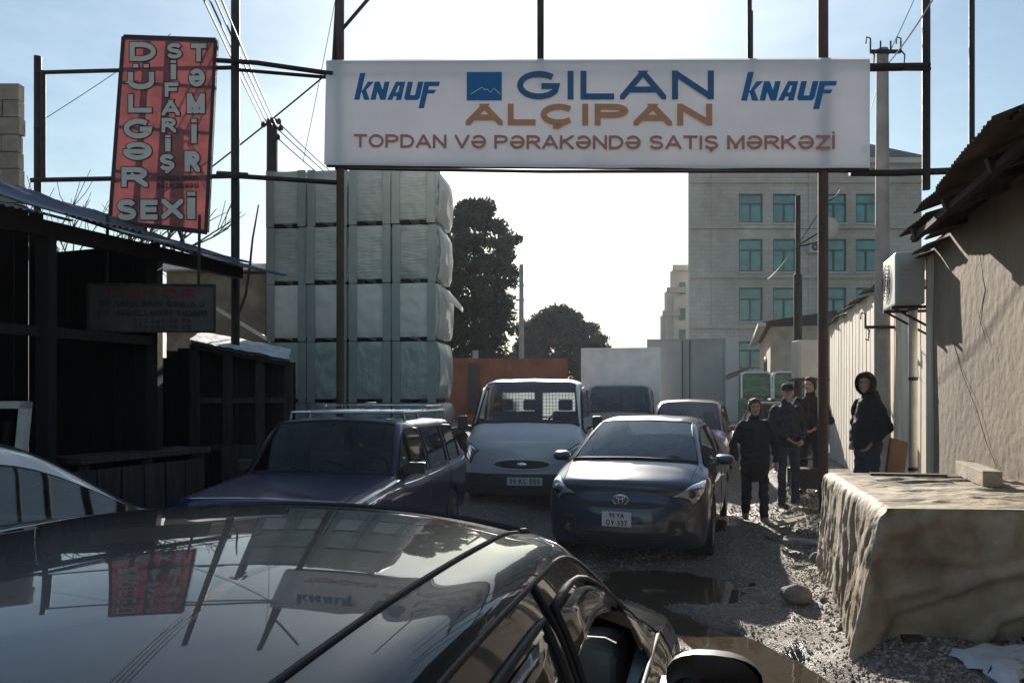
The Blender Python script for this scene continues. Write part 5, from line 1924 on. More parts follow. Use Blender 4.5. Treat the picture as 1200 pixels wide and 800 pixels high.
# ------------------------------------------------------------------ poles and wires
def poles():
    b = px(611, 463, 27)
    t = thing('far_pole', 'slim grey pole with a bracket beside the pine tree', 'utility pole', (b.x, b.y, 0))
    MB().tube([(0, 0, 0), (0, 0, px(0, 310, 27).z)], [0.13, 0.08], 10).build('shaft', M['concrete'], t, smooth=True)
    MB().bar((-0.18, 0, 5.2), (0.12, 0, 5.2), 0.06).build('bracket', M['steel_dark'], t)
    b = px(319, 463, 14.3)
    zt = px(0, 140, 14.3).z
    t = thing('wooden_pole', 'dark wooden utility pole with insulators rising behind the bale stack', 'utility pole', (b.x, b.y, 0))
    MB().tube([(0, 0, 0), (0, 0, zt)], [0.14, 0.10], 10).build('shaft', M['wood_dark'], t, smooth=True)
    for k, (dx, dz) in enumerate(((0.16, -0.08), (0.2, -0.2), (0.14, -0.38), (-0.14, -0.14))):
        mb = MB().bar((0, -0.08, zt + dz), (dx, -0.1, zt + dz), 0.03)
        mb.lathe([(zt + dz - 0.05, 0.02), (zt + dz - 0.03, 0.045), (zt + dz + 0.02, 0.045), (zt + dz + 0.06, 0.02)], 8, 'z', (dx, -0.1, 0))
        mb.build('insulator', M['steel_dark'], t)
    def wire(a, b_, sag, r_, label, grp=None, n=16):
        a, b_ = Vector(a), Vector(b_)
        pts = []
        for i in range(n + 1):
            u = i / n
            p = a.lerp(b_, u)
            p.z -= sag * 4 * u * (1 - u)
            pts.append(p)
        o = MB().tube(pts, r_, 5).build('cable', M['wire'])
        tag(o, label, 'cable', grp)
    top = Vector((b.x, b.y, zt))
    for k in range(4):
        e = Vector((-0.35 + 0.09 * k, -12, 7.6 + 0.12 * k))
        wire(top + Vector((-0.15 + 0.1 * k, -0.1, -0.1 - 0.05 * k)), e, 0.35 + 0.05 * k, 0.013, 'overhead cable running from the wooden pole over the parked cars, %s of the four' % ('outermost', 'second', 'third', 'innermost')[k], 'overhead cables from the wooden pole')
    for k, (ey, ex) in enumerate(((0.0, 0), (-0.14, 0.0), (-0.32, 0.0))):
        wire(top + Vector((0.16, -0.1, -0.1 + ey)), px(470 + 20 * k, 262 + 20 * k, 20), 0.15, 0.012, 'cable dropping from the wooden pole behind the bale stack, %s of three' % ('uppermost', 'middle', 'lowest')[k], 'cables behind the bale stack')
    wire(gp(384, 86), px(60, 330, 12.2), 0.1, 0.012, 'stay wire running down from the banner corner past the red sign')
    wire(px(40, 147, 12), px(200, 40, 13.5), 0.03, 0.006, 'thin wire behind the red sign frame')
    wire(px(355, 190, 14), px(393, 0, 13), 0.02, 0.006, 'thin wire rising past the left end of banner')
    wire(px(1038, 78, 11.2), px(1105, -20, 8), 0.05, 0.01, 'cable running off the concrete pole towards upper right')
    wire(px(1036, 70, 11.2), px(1020, 130, 16), 0.03, 0.007, 'thin cable falling behind the right end of banner')
    wire(px(1036, 75, 11.2), px(1080, -20, 12), 0.02, 0.006, 'thin cable climbing from the concrete pole')
    wire(px(900, 327, 15), px(968, 235, 9.8), 0.1, 0.007, 'pale slack cable tied to the banner post')
    wire(px(968, 235, 9.8), px(985, 222, 9.9), 0.05, 0.007, 'short loose cable end on the banner post')
poles()

# ------------------------------------------------------------------ lofted car shells
def hermite_table(P, crease, n):
    """P [S, ...]; nonuniform finite-difference hermite; returns samples, fractional index"""
    P = np.asarray(P, float)
    S = len(P)
    flat = P.reshape(S, -1)
    dist = np.sqrt(((flat[1:] - flat[:-1]) ** 2).sum(1)) + 1e-6
    t = np.concatenate([[0], np.cumsum(dist)])
    slope = (flat[1:] - flat[:-1]) / dist[:, None]
    out, us = [], []
    for k in range(S - 1):
        def tan(i, side):
            if i == 0:
                return slope[0]
            if i == S - 1:
                return slope[-1]
            if i in crease:
                return slope[i] if side > 0 else slope[i - 1]
            a, b = dist[i - 1], dist[i]
            return (slope[i - 1] * b + slope[i] * a) / (a + b)
        m0, m1 = tan(k, 1) * dist[k], tan(k + 1, -1) * dist[k]
        steps = n[k] if isinstance(n, (list, tuple)) else n
        for q in range(steps + (1 if k == S - 2 else 0)):
            s = q / steps
            h = (2 * s ** 3 - 3 * s ** 2 + 1) * flat[k] + (s ** 3 - 2 * s ** 2 + s) * m0 + (-2 * s ** 3 + 3 * s ** 2) * flat[k + 1] + (s ** 3 - s ** 2) * m1
            out.append(h.reshape(P.shape[1:]))
            us.append(k + s)
    return np.array(out), us

def st(y, hw, zb, zbelt, xb, xr, zr, zc, bow=0.0, kind='c', rail=(0.05, 0.022, 0.085, 0.075), shoulder=0.06):
    pts = [None] * 12
    pts[0] = (hw * 0.84, zb)
    pts[1] = (hw * 0.955, zb + 0.03)
    pts[2] = (hw * 0.99, zb + 0.16 * min(1, (zbelt - zb) / 0.6))
    pts[3] = (hw, zb + (zbelt - zb) * 0.56)
    pts[4] = (hw * 0.45 + xb * 0.55 + 0.012, zbelt - shoulder)
    pts[5] = (xb, zbelt)
    pts[9] = (xr, zr)
    if kind == 'c':
        pts[8] = (xr + rail[0], zr - rail[1])
        pts[7] = (xr + rail[2], zr - rail[3])
        pts[6] = ((xb + pts[7][0]) / 2 + 0.012, (zbelt + pts[7][1]) / 2)
    else:
        for j, f in ((6, 0.25), (7, 0.5), (8, 0.75)):
            pts[j] = (xb + (xr - xb) * f, zbelt + (zr - zbelt) * (f ** 0.8))
    pts[10] = (xr * 0.52, zr + (zc - zr) * 0.74)
    pts[11] = (0.0, zc)
    return dict(y=y, hw=hw, bow=bow, pts=pts)

class Shell:
    def __init__(self, stations, crease=(), rowcrease=(5,), nu=6, nv=4, face=None, tailface=None):
        self.stations = stations
        C = []
        for k, s in enumerate(stations):
            row = []
            for (x, z) in s['pts']:
                y = s['y'] + s['bow'] * (1 - (x / s['hw']) ** 2)
                if k == 0 and face:
                    y += face(z)
                if k == len(stations) - 1 and tailface:
                    y -= tailface(z)
                row.append((x, y, z))
            C.append(row)
        self.C = np.array(C)
        self.crease, self.rowcrease = set(crease), set(rowcrease)
        A, self.us = hermite_table(self.C, self.crease, nu)
        B, self.vs = hermite_table(np.swapaxes(A, 0, 1), self.rowcrease, nv)
        self.G = np.swapaxes(B, 0, 1)
        self.face, self.tailface = face, tailface
    def at(self, u, v):
        """point on the right half at fractional station u, row v (bilinear on the fine grid)"""
        iu = np.interp(u, self.us, np.arange(len(self.us)))
        iv = np.interp(v, self.vs, np.arange(len(self.vs)))
        i, j = min(int(iu), len(self.us) - 2), min(int(iv), len(self.vs) - 2)
        a, b = iu - i, iv - j
        G = self.G
        return (G[i, j] * (1 - a) * (1 - b) + G[i + 1, j] * a * (1 - b) + G[i, j + 1] * (1 - a) * b + G[i + 1, j + 1] * a * b)
    def nrm(self, u, v):
        e = 0.04
        du = self.at(min(u + e, self.us[-1]), v) - self.at(max(u - e, 0), v)
        dv = self.at(u, min(v + e, 11)) - self.at(u, max(v - e, 0))
        n = np.cross(du, dv)
        n = n / (np.linalg.norm(n) + 1e-9)
        p = self.at(u, v)
        c = np.array([0, p[1], 0.7])
        if np.dot(n, p - c) < 0:
            n = -n
        return n
    def fy(self, x, z):
        s = self.stations[0]
        return s['y'] + s['bow'] * (1 - (x / s['hw']) ** 2) + (self.face(z) if self.face else 0)
    def parts(self, fn, wheels=(), R_arch=0.36, sides=(1, -1), cap=True, tail=True):
        """fn(seg, row) -> key; returns {key: MB}; key may carry the side through fn(seg,row,side)"""
        out = {}
        nU, nV = len(self.us), len(self.vs)
        for s in sides:
            G = self.G.copy()
            G[:, :, 0] *= s
            dead = np.zeros((nU - 1, nV - 1), bool)
            for (yw, zw) in wheels:
                d = np.sqrt((G[:, :, 1] - yw) ** 2 + (G[:, :, 2] - zw) ** 2)
                low = np.array(self.vs) < 4.6
                for i in range(nU - 1):
                    for j in range(nV - 1):
                        if not low[j]:
                            continue
                        c = (d[i, j] + d[i + 1, j] + d[i, j + 1] + d[i + 1, j + 1]) / 4
                        if c < R_arch:
                            dead[i, j] = True
                for i in range(nU):
                    for j in range(nV):
                        if not low[j]:
                            continue
                        nb = [dead[a, b] for a in (i - 1, i) for b in (j - 1, j) if 0 <= a < nU - 1 and 0 <= b < nV - 1]
                        if any(nb) and not all(nb) and d[i, j] > 1e-3 and abs(d[i, j] - R_arch) < 0.12:
                            k = R_arch / d[i, j]
                            G[i, j, 1] = yw + (G[i, j, 1] - yw) * k
                            G[i, j, 2] = max(zw - 0.12, zw + (G[i, j, 2] - zw) * k)
            for i in range(nU - 1):
                for j in range(nV - 1):
                    if dead[i, j]:
                        continue
                    key = fn(int(self.us[i] + 1e-6), int(self.vs[j] + 1e-6), s)
                    if key is None:
                        continue
                    mb = out.setdefault(key, MB())
                    q = [G[i, j], G[i + 1, j], G[i + 1, j + 1], G[i, j + 1]]
                    if s < 0:
                        q = q[::-1]
                    mb.add(q, [(0, 1, 2, 3)])
        for key, mb in out.items():
            if not isinstance(key, tuple):
                continue
            V = np.array(mb.v)
            if 'window' in key[0] and 'rear_window' != key[0]:
                y, z = V[:, 1] - V[:, 1].mean(), V[:, 2] - V[:, 2].mean()
                Q = np.stack([np.ones_like(y), y, z, z * z], 1)
                V[:, 0] = Q @ np.linalg.lstsq(Q, V[:, 0], rcond=None)[0]
            else:
                x, z = V[:, 0], V[:, 2] - V[:, 2].mean()
                Q = np.stack([np.ones_like(x), z, z * z, x * x, x * x * z, x ** 4], 1)
                V[:, 1] = Q @ np.linalg.lstsq(Q, V[:, 1], rcond=None)[0]
            mb.v = [tuple(p) for p in V]
        for on, idx, fc, sg in ((cap, 0, self.face, 1), (tail, -1, self.tailface, -1)):
            if not on:
                continue
            sd_ = self.stations[idx]
            mb = out.setdefault('body', MB())
            P = []
            for j in range(nV):
                p = self.G[idx, j]
                row = []
                for q in range(17):
                    x = p[0] * (-1 + 2 * q / 16)
                    y = sd_['y'] + sd_['bow'] * (1 - (x / sd_['hw']) ** 2)
                    if fc:
                        y += sg * fc(p[2])
                    row.append((x, y, p[2]))
                P.append(row if sg < 0 else row[::-1])
            mb.grid(P)
        return out
    def patch(self, corners, side, off, nu=8, nv=8, thick=0.0):
        """corners: 4 (u, v) in order; surface patch lifted by off"""
        P = []
        for i in range(nu + 1):
            a = i / nu
            row = []
            for j in range(nv + 1):
                b = j / nv
                (u0, v0), (u1, v1), (u2, v2), (u3, v3) = corners
                u = (u0 * (1 - a) + u1 * a) * (1 - b) + (u3 * (1 - a) + u2 * a) * b
                v = (v0 * (1 - a) + v1 * a) * (1 - b) + (v3 * (1 - a) + v2 * a) * b
                ed = min(a, 1 - a, b, 1 - b)
                o_ = off * min(1, ed * 6 + 0.12)
                p = self.at(u, v) + self.nrm(u, v) * o_
                row.append((p[0] * side, p[1], p[2]))
            P.append(row if side < 0 else row[::-1])
        return MB().grid(P)
    def curve(self, uv, side=1, off=0.0, n=10):
        pts = []
        for k in range(len(uv) - 1):
            for q in range(n + (1 if k == len(uv) - 2 else 0)):
                a = q / n
                u = uv[k][0] * (1 - a) + uv[k + 1][0] * a
                v = uv[k][1] * (1 - a) + uv[k + 1][1] * a
                p = self.at(u, v) + self.nrm(u, v) * off
                pts.append((p[0] * side, p[1], p[2]))
        return pts
    def face_poly(self, poly, off, rings=5):
        """polygon in (x, z) laid on the nose face, lifted by off"""
        cx = sum(p[0] for p in poly) / len(poly)
        cz = sum(p[1] for p in poly) / len(poly)
        dense = []
        for k in range(len(poly)):
            a, b = poly[k], poly[(k + 1) % len(poly)]
            m = max(1, int(math.hypot(b[0] - a[0], b[1] - a[1]) / 0.06))
            for q in range(m):
                dense.append((a[0] + (b[0] - a[0]) * q / m, a[1] + (b[1] - a[1]) * q / m))
        mb = MB()
        n = len(dense)
        vs = [(cx, self.fy(cx, cz) + off, cz)]
        for r_ in range(1, rings + 1):
            s = r_ / rings
            for (x, z) in dense:
                xx, zz = cx + (x - cx) * s, cz + (z - cz) * s
                vs.append((xx, self.fy(xx, zz) + off, zz))
        for (x, z) in dense:
            vs.append((x, self.fy(x, z) - 0.02, z))
        fs = [(0, 1 + (q + 1) % n, 1 + q) for q in range(n)]
        for r_ in range(rings):
            o = 1 + r_ * n
            fs += [(o + q, o + (q + 1) % n, o + n + (q + 1) % n, o + n + q) for q in range(n)]
        return mb.add(vs, fs)

def wheel(parent, x, y, r_=0.31, w_=0.2, m='rim', spokes=7):
    s = 1 if x > 0 else -1
    o = MB().lathe([(-w_ / 2, r_ * 0.62), (-w_ / 2, r_ * 0.93), (-w_ / 2 + 0.03, r_), (w_ / 2 - 0.03, r_), (w_ / 2, r_ * 0.93), (w_ / 2, r_ * 0.62)], 28, 'x').build('wheel', M['tyre'], parent, smooth=True, angle=35, loc=(x, y, r_))
    mb = MB().lathe([(s * w_ * 0.1, 0.001), (s * w_ * 0.3, 0.07), (s * w_ * 0.3, 0.075)], 20, 'x')
    mb.lathe([(s * w_ * 0.48, r_ * 0.64), (s * w_ * 0.5, r_ * 0.6), (s * w_ * 0.36, r_ * 0.54), (s * w_ * 0.0, r_ * 0.56)], 28, 'x')
    for k in range(spokes):
        a = 2 * math.pi * k / spokes
        mb.bar((s * w_ * 0.33, 0.05 * math.cos(a), 0.05 * math.sin(a)), (s * w_ * 0.38, r_ * 0.57 * math.cos(a), r_ * 0.57 * math.sin(a)), 0.05, 0.03)
    mb.build('rim', M[m], o, smooth=True, angle=40)
    MB().lathe([(s * w_ * 0.06, 0.001), (s * w_ * 0.06, r_ * 0.6)], 24, 'x').build('brake_disc', M['steel_dark'], o)
    return o

def seat(parent, x, y, z=0.42, w_=0.48, m='seat_grey', head=True, back=0.62):
    o = MB().cbox((x, y, z), (w_, 0.48, 0.14), Matrix.Rotation(R(8), 3, 'X')).build('seat', M[m], parent, bevel=0.03)
    MB().cbox((x, y - 0.30, z + back / 2), (w_ * 0.94, 0.13, back), Matrix.Rotation(R(16), 3, 'X')).build('backrest', M[m], o, bevel=0.04)
    if head:
        mb = MB().cbox((x, y - 0.30 - math.sin(R(16)) * back * 0.62, z + back + 0.1), (0.25, 0.10, 0.19), Matrix.Rotation(R(12), 3, 'X'))
        mb.build('headrest', M[m], o, bevel=0.035)
    return o

def plate_on(parent, x, y, z, w_, h_, lines, rz=math.pi, name='number_plate'):
    p = MB().box(-w_ / 2, w_ / 2, -0.006, 0.0, -h_ / 2, h_ / 2).build(name, M['plate_white'], parent)
    p.location = (x, y, z)
    p.rotation_euler = (0, 0, rz)
    n = len(lines)
    for k, (s, fw, fh) in enumerate(lines):
        zc = h_ * (0.5 - (k + 0.5) / n)
        letters('lettering', s, w_ * fw, h_ / n * fh, h_ / n * fh * 0.17, 'black_print', p, (-w_ * fw / 2, -0.007, zc - h_ / n * fh / 2))
    return p

def finish_body(t, sh, P, paintm, glassm, seal=0.007, win_names=None):
    """turn the split shell into parts"""
    for key, mb in P.items():
        if key == 'body':
            mb.build('body', paintm, t, merge=True, angle=38)
        elif isinstance(key, tuple):
            nm, s = key
            o = mb.build(nm, glassm, t, merge=True, angle=60)
        else:
            mb.build(key, glassm, t, merge=True, angle=60)

def seal_loop(t, sh, u0, u1, v0, v1, side, r_=0.008, m='rubber', off=0.003, name='window_seal', parent=None):
    pts = sh.curve([(u0, v0), (u1, v0), (u1, v1), (u0, v1), (u0, v0)], side, off, 12)
    return MB().tube(pts, r_, 6).build(name, M[m], parent or t, smooth=True)

def underside(t, hw, y0, y1, z=0.2, belt=0.9, wheels=()):
    MB().box(-hw * 0.86, hw * 0.86, y0 + 0.25, y1 - 0.25, z, z + 0.06).build('floor_pan', M['interior'], t)
    for (yw, zw) in wheels:
        for s in (-1, 1):
            P = []
            for i in range(13):
                a = math.pi * (-0.12 + 1.24 * i / 12)
                P.append([(s * hw * 0.975, yw + 0.375 * math.cos(a), zw + 0.375 * math.sin(a)), (s * hw * 0.6, yw + 0.375 * math.cos(a), zw + 0.375 * math.sin(a))])
            MB().grid(P).build('wheel_arch', M['plastic'], t, smooth=True)

# ---------------------------------------------------------------- foreground black saloon and silver saloon
def sedan_shell(dense=1):
    rl = (0.088, 0.026, 0.150, 0.108)
    S = [
        st(2.16, 0.66, 0.24, 0.60, 0.62, 0.48, 0.63, 0.65, 0.10, 'h'),
        st(2.02, 0.80, 0.21, 0.69, 0.76, 0.60, 0.72, 0.74, 0.13, 'h'),
        st(1.78, 0.86, 0.19, 0.78, 0.81, 0.63, 0.82, 0.85, 0.08, 'h'),
        st(1.42, 0.875, 0.19, 0.87, 0.83, 0.64, 0.915, 0.955, 0.04, 'h'),
        st(1.08, 0.88, 0.19, 0.935, 0.825, 0.675, 0.985, 1.03, 0.15, 'h'),          # 4 cowl
        st(0.34, 0.88, 0.19, 0.955, 0.815, 0.530, 1.385, 1.432, 0.07, 'c', rail=rl),         # 5 header
        st(-0.02, 0.88, 0.19, 0.962, 0.815, 0.548, 1.422, 1.468, 0.02, 'c', rail=rl),        # 6 b front
        st(-0.12, 0.88, 0.19, 0.964, 0.815, 0.550, 1.426, 1.472, 0.01, 'c', rail=rl),        # 7 b rear
        st(-0.50, 0.88, 0.19, 0.972, 0.812, 0.550, 1.424, 1.472, -0.01, 'c', rail=rl),       # 8
        st(-0.88, 0.88, 0.20, 0.985, 0.808, 0.540, 1.396, 1.448, -0.03, 'c', rail=rl),       # 9 window end
        st(-1.12, 0.878, 0.21, 0.995, 0.80, 0.525, 1.362, 1.418, -0.06, 'c', rail=rl),       # 10 rear header
        st(-1.72, 0.868, 0.23, 1.005, 0.78, 0.60, 1.035, 1.06, -0.12, 'h'),         # 11 glass base
        st(-2.10, 0.84, 0.26, 0.985, 0.76, 0.58, 1.00, 1.02, -0.08, 'h'),           # 12
        st(-2.25, 0.78, 0.30, 0.93, 0.70, 0.52, 0.95, 0.96, -0.06, 'h'),            # 13
    ]
    sh = Shell(S, crease=(4,), rowcrease=(5,), nu=7 * dense if dense > 1 else 6, nv=5 * dense if dense > 1 else 4)
    # one even crown over the whole roof panel
    us, vs = np.array(sh.us), np.array(sh.vs)
    def crown(y):
        d = y + 0.36
        return 1.474 - 0.060 * d ** 2 - 0.055 * d ** 4 if d > 0 else 1.474 - 0.095 * d ** 2
    for i, u in enumerate(us):
        if u < 5 or u > 10.001:
            continue
        j9 = int(np.argmin(abs(vs - 9)))
        xr = sh.G[i, j9, 0]
        dz = None
        for j, v in enumerate(vs):
            x, y, z = sh.G[i, j]
            if v >= 9:
                nz_ = crown(y) - 0.046 * (abs(x) / xr) ** 2.3
                if j == j9:
                    dz = nz_ - z
                sh.G[i, j, 2] = nz_
        for j, v in enumerate(vs):
            if 7 <= v < 9:
                sh.G[i, j, 2] += dz * (v - 7) / 2
    return sh

def sedan_split(seg, row, s):
    if seg == 4 and row >= 9:
        return ('windshield', 0)
    if seg == 10 and row >= 9:
        return ('rear_window', 0)
    if row in (5, 6):
        if seg in (4, 5):
            return ('front_side_window', s)
        if seg in (7, 8):
            return ('rear_side_window', s)
    return 'body'

def sedan(name, label, loc, rz, paintm, dense=1, glass='glass_car', open_window=False):
    t = thing(name, label, 'car', loc, rz)
    sh = sedan_shell(dense)
    wh = [(1.36, 0.31), (-1.30, 0.31)]
    P = sh.parts(sedan_split, wh)
    if open_window:          # passenger glass wound down: only its top edge stands out of the door
        P.pop(('front_side_window', 1))
        sh.patch([(4.5, 5.0), (5.95, 5.0), (5.95, 5.18), (4.6, 5.14)], 1, -0.012, 12, 3).build('lowered_glass', M[glass], t, smooth=True)
    finish_body(t, sh, P, paintm, M[glass])
    for s in (-1, 1):
        seal_loop(t, sh, 4.05, 6, 5.02, 7, s)
        seal_loop(t, sh, 7, 9, 5.02, 7, s)
        for yw, zw in wh:
            wheel(t, s * 0.77, yw, 0.31)
        # door gaps
        for u, v0, v1 in ((6.5, 1.2, 5.0), (9.0, 2.6, 5.0), (3.9, 1.2, 5.0)):
            MB().tube(sh.curve([(u, v0), (u, v1)], s, 0.0), 0.004, 5).build('panel_gap', M['rubber'], t)
        hd = MB().tube(sh.curve([(5.9, 4.3), (6.35, 4.3)], s, 0.03, 6), [0.008, 0.011, 0.012, 0.012, 0.012, 0.011, 0.008], 6)
        hd.build('door_handle', paintm, t, smooth=True)
        hl = sh.patch([(0.25, 4.4), (1.9, 4.6), (1.8, 7.2), (0.3, 7.6)], s, 0.01)
        hl.build('headlight', M['lens'], t, smooth=True)
        tl = sh.patch([(11.9, 3.8), (12.9, 3.8), (12.9, 5.6), (11.9, 5.0)], s, 0.01)
        tl.build('tail_light', M['faded_red'], t, smooth=True)
    MB().tube(sh.curve([(4, 9), (5, 9), (5, 11)], 1, 0.002, 14) + sh.curve([(5, 11), (5, 9), (4, 9)], -1, 0.002, 14)[1:], 0.009, 6).build('windshield_seal', M['rubber'], t)
    MB().tube(sh.curve([(10, 9), (11, 9)], 1, 0.002, 10), 0.008, 6).build('rear_window_seal', M['rubber'], t)
    underside(t, 0.86, -2.25, 2.1, 0.2, 0.9, wh)
    # cabin
    MB().box(-0.72, 0.72, -1.0, 1.2, 0.26, 0.30).build('carpet', M['interior'], t)
    MB().cbox((0, 1.02, 0.80), (1.42, 0.42, 0.26), Matrix.Rotation(R(-8), 3, 'X')).build('dashboard', M['cabin_grey'], t, bevel=0.05)
    for s in (-1, 1):
        MB().box(s * 0.79 - 0.03, s * 0.79 + 0.03, -0.95, 0.98, 0.3, 0.92).build('door_card', M['cabin_grey'], t, bevel=0.015)
        seat(t, s * 0.37, 0.02, 0.38, back=0.5)
    seat(t, -0.36, -0.72, w_=0.66, head=True)
    seat(t, 0.36, -0.72, w_=0.66, head=True)
    MB().cbox((0, -1.25, 0.93), (1.3, 0.45, 0.05)).build('parcel_shelf', M['interior'], t)
    sw_ = MB()
    c = Vector((-0.37, 0.62, 0.88))
    rot = Matrix.Rotation(R(-65), 3, 'X')
    sw_.tube([c + rot @ Vector((0.18 * math.cos(2 * math.pi * q / 24), 0.18 * math.sin(2 * math.pi * q / 24), 0)) for q in range(25)], 0.015, 6)
    sw_.bar(c + rot @ Vector((-0.17, 0, 0)), c + rot @ Vector((0.17, 0, 0)), 0.03)
    sw_.build('steering_wheel', M['interior'], t)
    MB().cbox((0, 0.38, 1.33), (0.22, 0.03, 0.06)).build('rear_view_mirror', M['plastic'], t, bevel=0.01)
    plate_on(t, 0, sh.fy(0, 0.42) + 0.012, 0.42, 0.5, 0.11, [('90 HT 418', 0.86, 0.66)])
    # door mirrors
    for s in (-1, 1):
        mirror(t, s, 0.84, 0.74, 0.885, M['plastic'] if open_window else paintm, 1.1)
    return t, sh

def mirror(t, s, x, y, z, paintm, k=1.0):
    """housing with the glass facing rearward"""
    mb = MB()
    P = []
    for i in range(9):
        a = math.pi * i / 8                      # front bulge to rear face
        row = []
        for j in range(20):
            b = 2 * math.pi * j / 20
            ex = abs(math.cos(b)) ** 0.75 * math.copysign(1, math.cos(b))
            ez = abs(math.sin(b)) ** 0.75 * math.copysign(1, math.sin(b))
            f = math.sin(a * 0.5) ** 0.55 if i > 0 else 0.0
            row.append((s * (x + 0.145 * k) + ex * 0.115 * k * f, y + (0.075 - 0.15 * i / 8) * k, z + 0.06 * k + ez * 0.066 * k * f))
        row.append(row[0])
        P.append(row)
    mb.grid(P)
    last = P[-1][:-1]
    h = mb.build('door_mirror', paintm, t, merge=True, angle=60)
    c = (s * (x + 0.145 * k), y - 0.07 * k, z + 0.06 * k)
    c = (c[0], y - 0.045 * k, c[2])
    g = MB().add([c] + [(c[0] + (p[0] - c[0]) * 0.92, y - 0.045 * k - 0.42 * s * (p[0] - c[0]), c[2] + (p[2] - c[2]) * 0.92) for p in last], [(0, 1 + q, 1 + (q + 1) % 20) for q in range(20)])
    g.build('mirror_glass', M['chrome'], h)
    MB().bar((s * (x - 0.03), y + 0.02, z - 0.01), (s * (x + 0.08 * k), y, z + 0.02), 0.07 * k, 0.04).build('mirror_arm', M['plastic'], h)

M['paint_black'] = paint('paint_black', (0.004, 0.005, 0.008), 0.0, 0.3, 0.008, (0.12, 0.11, 0.1))
M['paint_black'].node_tree.nodes['Principled BSDF'].inputs['Specular IOR Level'].default_value = 0.15
M['paint_silver'] = paint('paint_silver', (0.72, 0.73, 0.74), 0.0, 0.35, 0.04)
M['paint_blue'] = paint('paint_blue', (0.005, 0.013, 0.075), 0.1, 0.3, 0.02)
M['paint_hybrid'] = paint('paint_hybrid', (0.019, 0.033, 0.062), 0.35, 0.36, 0.05)
M['paint_white'] = paint('paint_white', (0.52, 0.54, 0.56), 0.0, 0.35, 0.12)
M['paint_red'] = paint('paint_red', (0.16, 0.035, 0.045), 0.3, 0.35, 0.14)
M['lamp_inner'] = mat('lamp_inner', (0.48, 0.48, 0.48), 0.35, 0.5, var=0.25, scale=12)
M['visor'] = mat('visor', (0.012, 0.011, 0.011), 0.1, var=0.1, rvar=0.04, coat=0.5)

def black_car():
    hd = R(15)
    f, r_ = Vector((math.sin(hd), math.cos(hd), 0)), Vector((math.cos(hd), -math.sin(hd), 0))
    o = -0.99 * r_ + 1.40 * f
    t, sh = sedan('black_saloon', 'glossy black saloon close to the camera, its roof mirroring signs and sky', (o.x, o.y, 0.0), -hd, M['paint_black'], dense=2, glass='glass_car', open_window=True)
    for s in (-1, 1):
        # roof ditch moulding
        MB().tube(sh.curve([(4.98, 9.0), (6, 9.0), (8, 9.0), (10.3, 9.0)], s, 0.0, 18), 0.0055, 8).build('roof_moulding', M['rubber'], t, smooth=True)
        # wind deflectors over the door glass
        a = sh.patch([(4.35, 6.9), (5.93, 6.9), (5.93, 6.42), (4.75, 6.45)], s, 0.014, 16, 6)
        a.build('wind_deflector', M['visor'], t, smooth=True)
        a = sh.patch([(7.05, 6.9), (8.9, 6.9), (8.85, 6.42), (7.05, 6.45)], s, 0.014, 16, 6)
        a.build('wind_deflector', M['visor'], t, smooth=True)
        # gloss pillar panel between the doors
        sh.patch([(6.0, 5.05), (7.0, 5.05), (7.0, 7.0), (6.0, 7.0)], s, 0.004, 3, 10).build('pillar_trim', M['gloss_black'], t, smooth=True)
        sh.patch([(3.97, 4.9), (4.42, 4.95), (4.36, 7.0), (3.97, 7.0)], s, 0.008, 6, 6).build('mirror_sail', M['gloss_black'], t, smooth=True)
        # bright belt line
        MB().tube(sh.curve([(4.2, 5.0), (6, 5.0), (9, 5.0)], s, 0.004, 14), 0.007, 6).build('belt_trim', M['gloss_black'], t, smooth=True)
        # upper door frame edge
        MB().tube(sh.curve([(4.15, 7.45), (5, 7.55), (6, 7.55), (8, 7.55), (9.2, 7.5)], s, 0.001, 16), 0.006, 6).build('door_frame_edge', M['rubber'], t, smooth=True)
        MB().tube(sh.curve([(6.5, 5.0), (6.5, 7.55)], s, 0.004, 12), 0.005, 5).build('panel_gap', M['rubber'], t)
    return t
black_car()

_sv, _ = sedan('silver_saloon', 'silver saloon at the left edge beyond the black car, only roof and side glass showing', (-3.17, 3.42, 0.02), R(-15), M['paint_silver'], dense=1, glass='glass_car')
_sv.scale = (1, 1, 1.055)

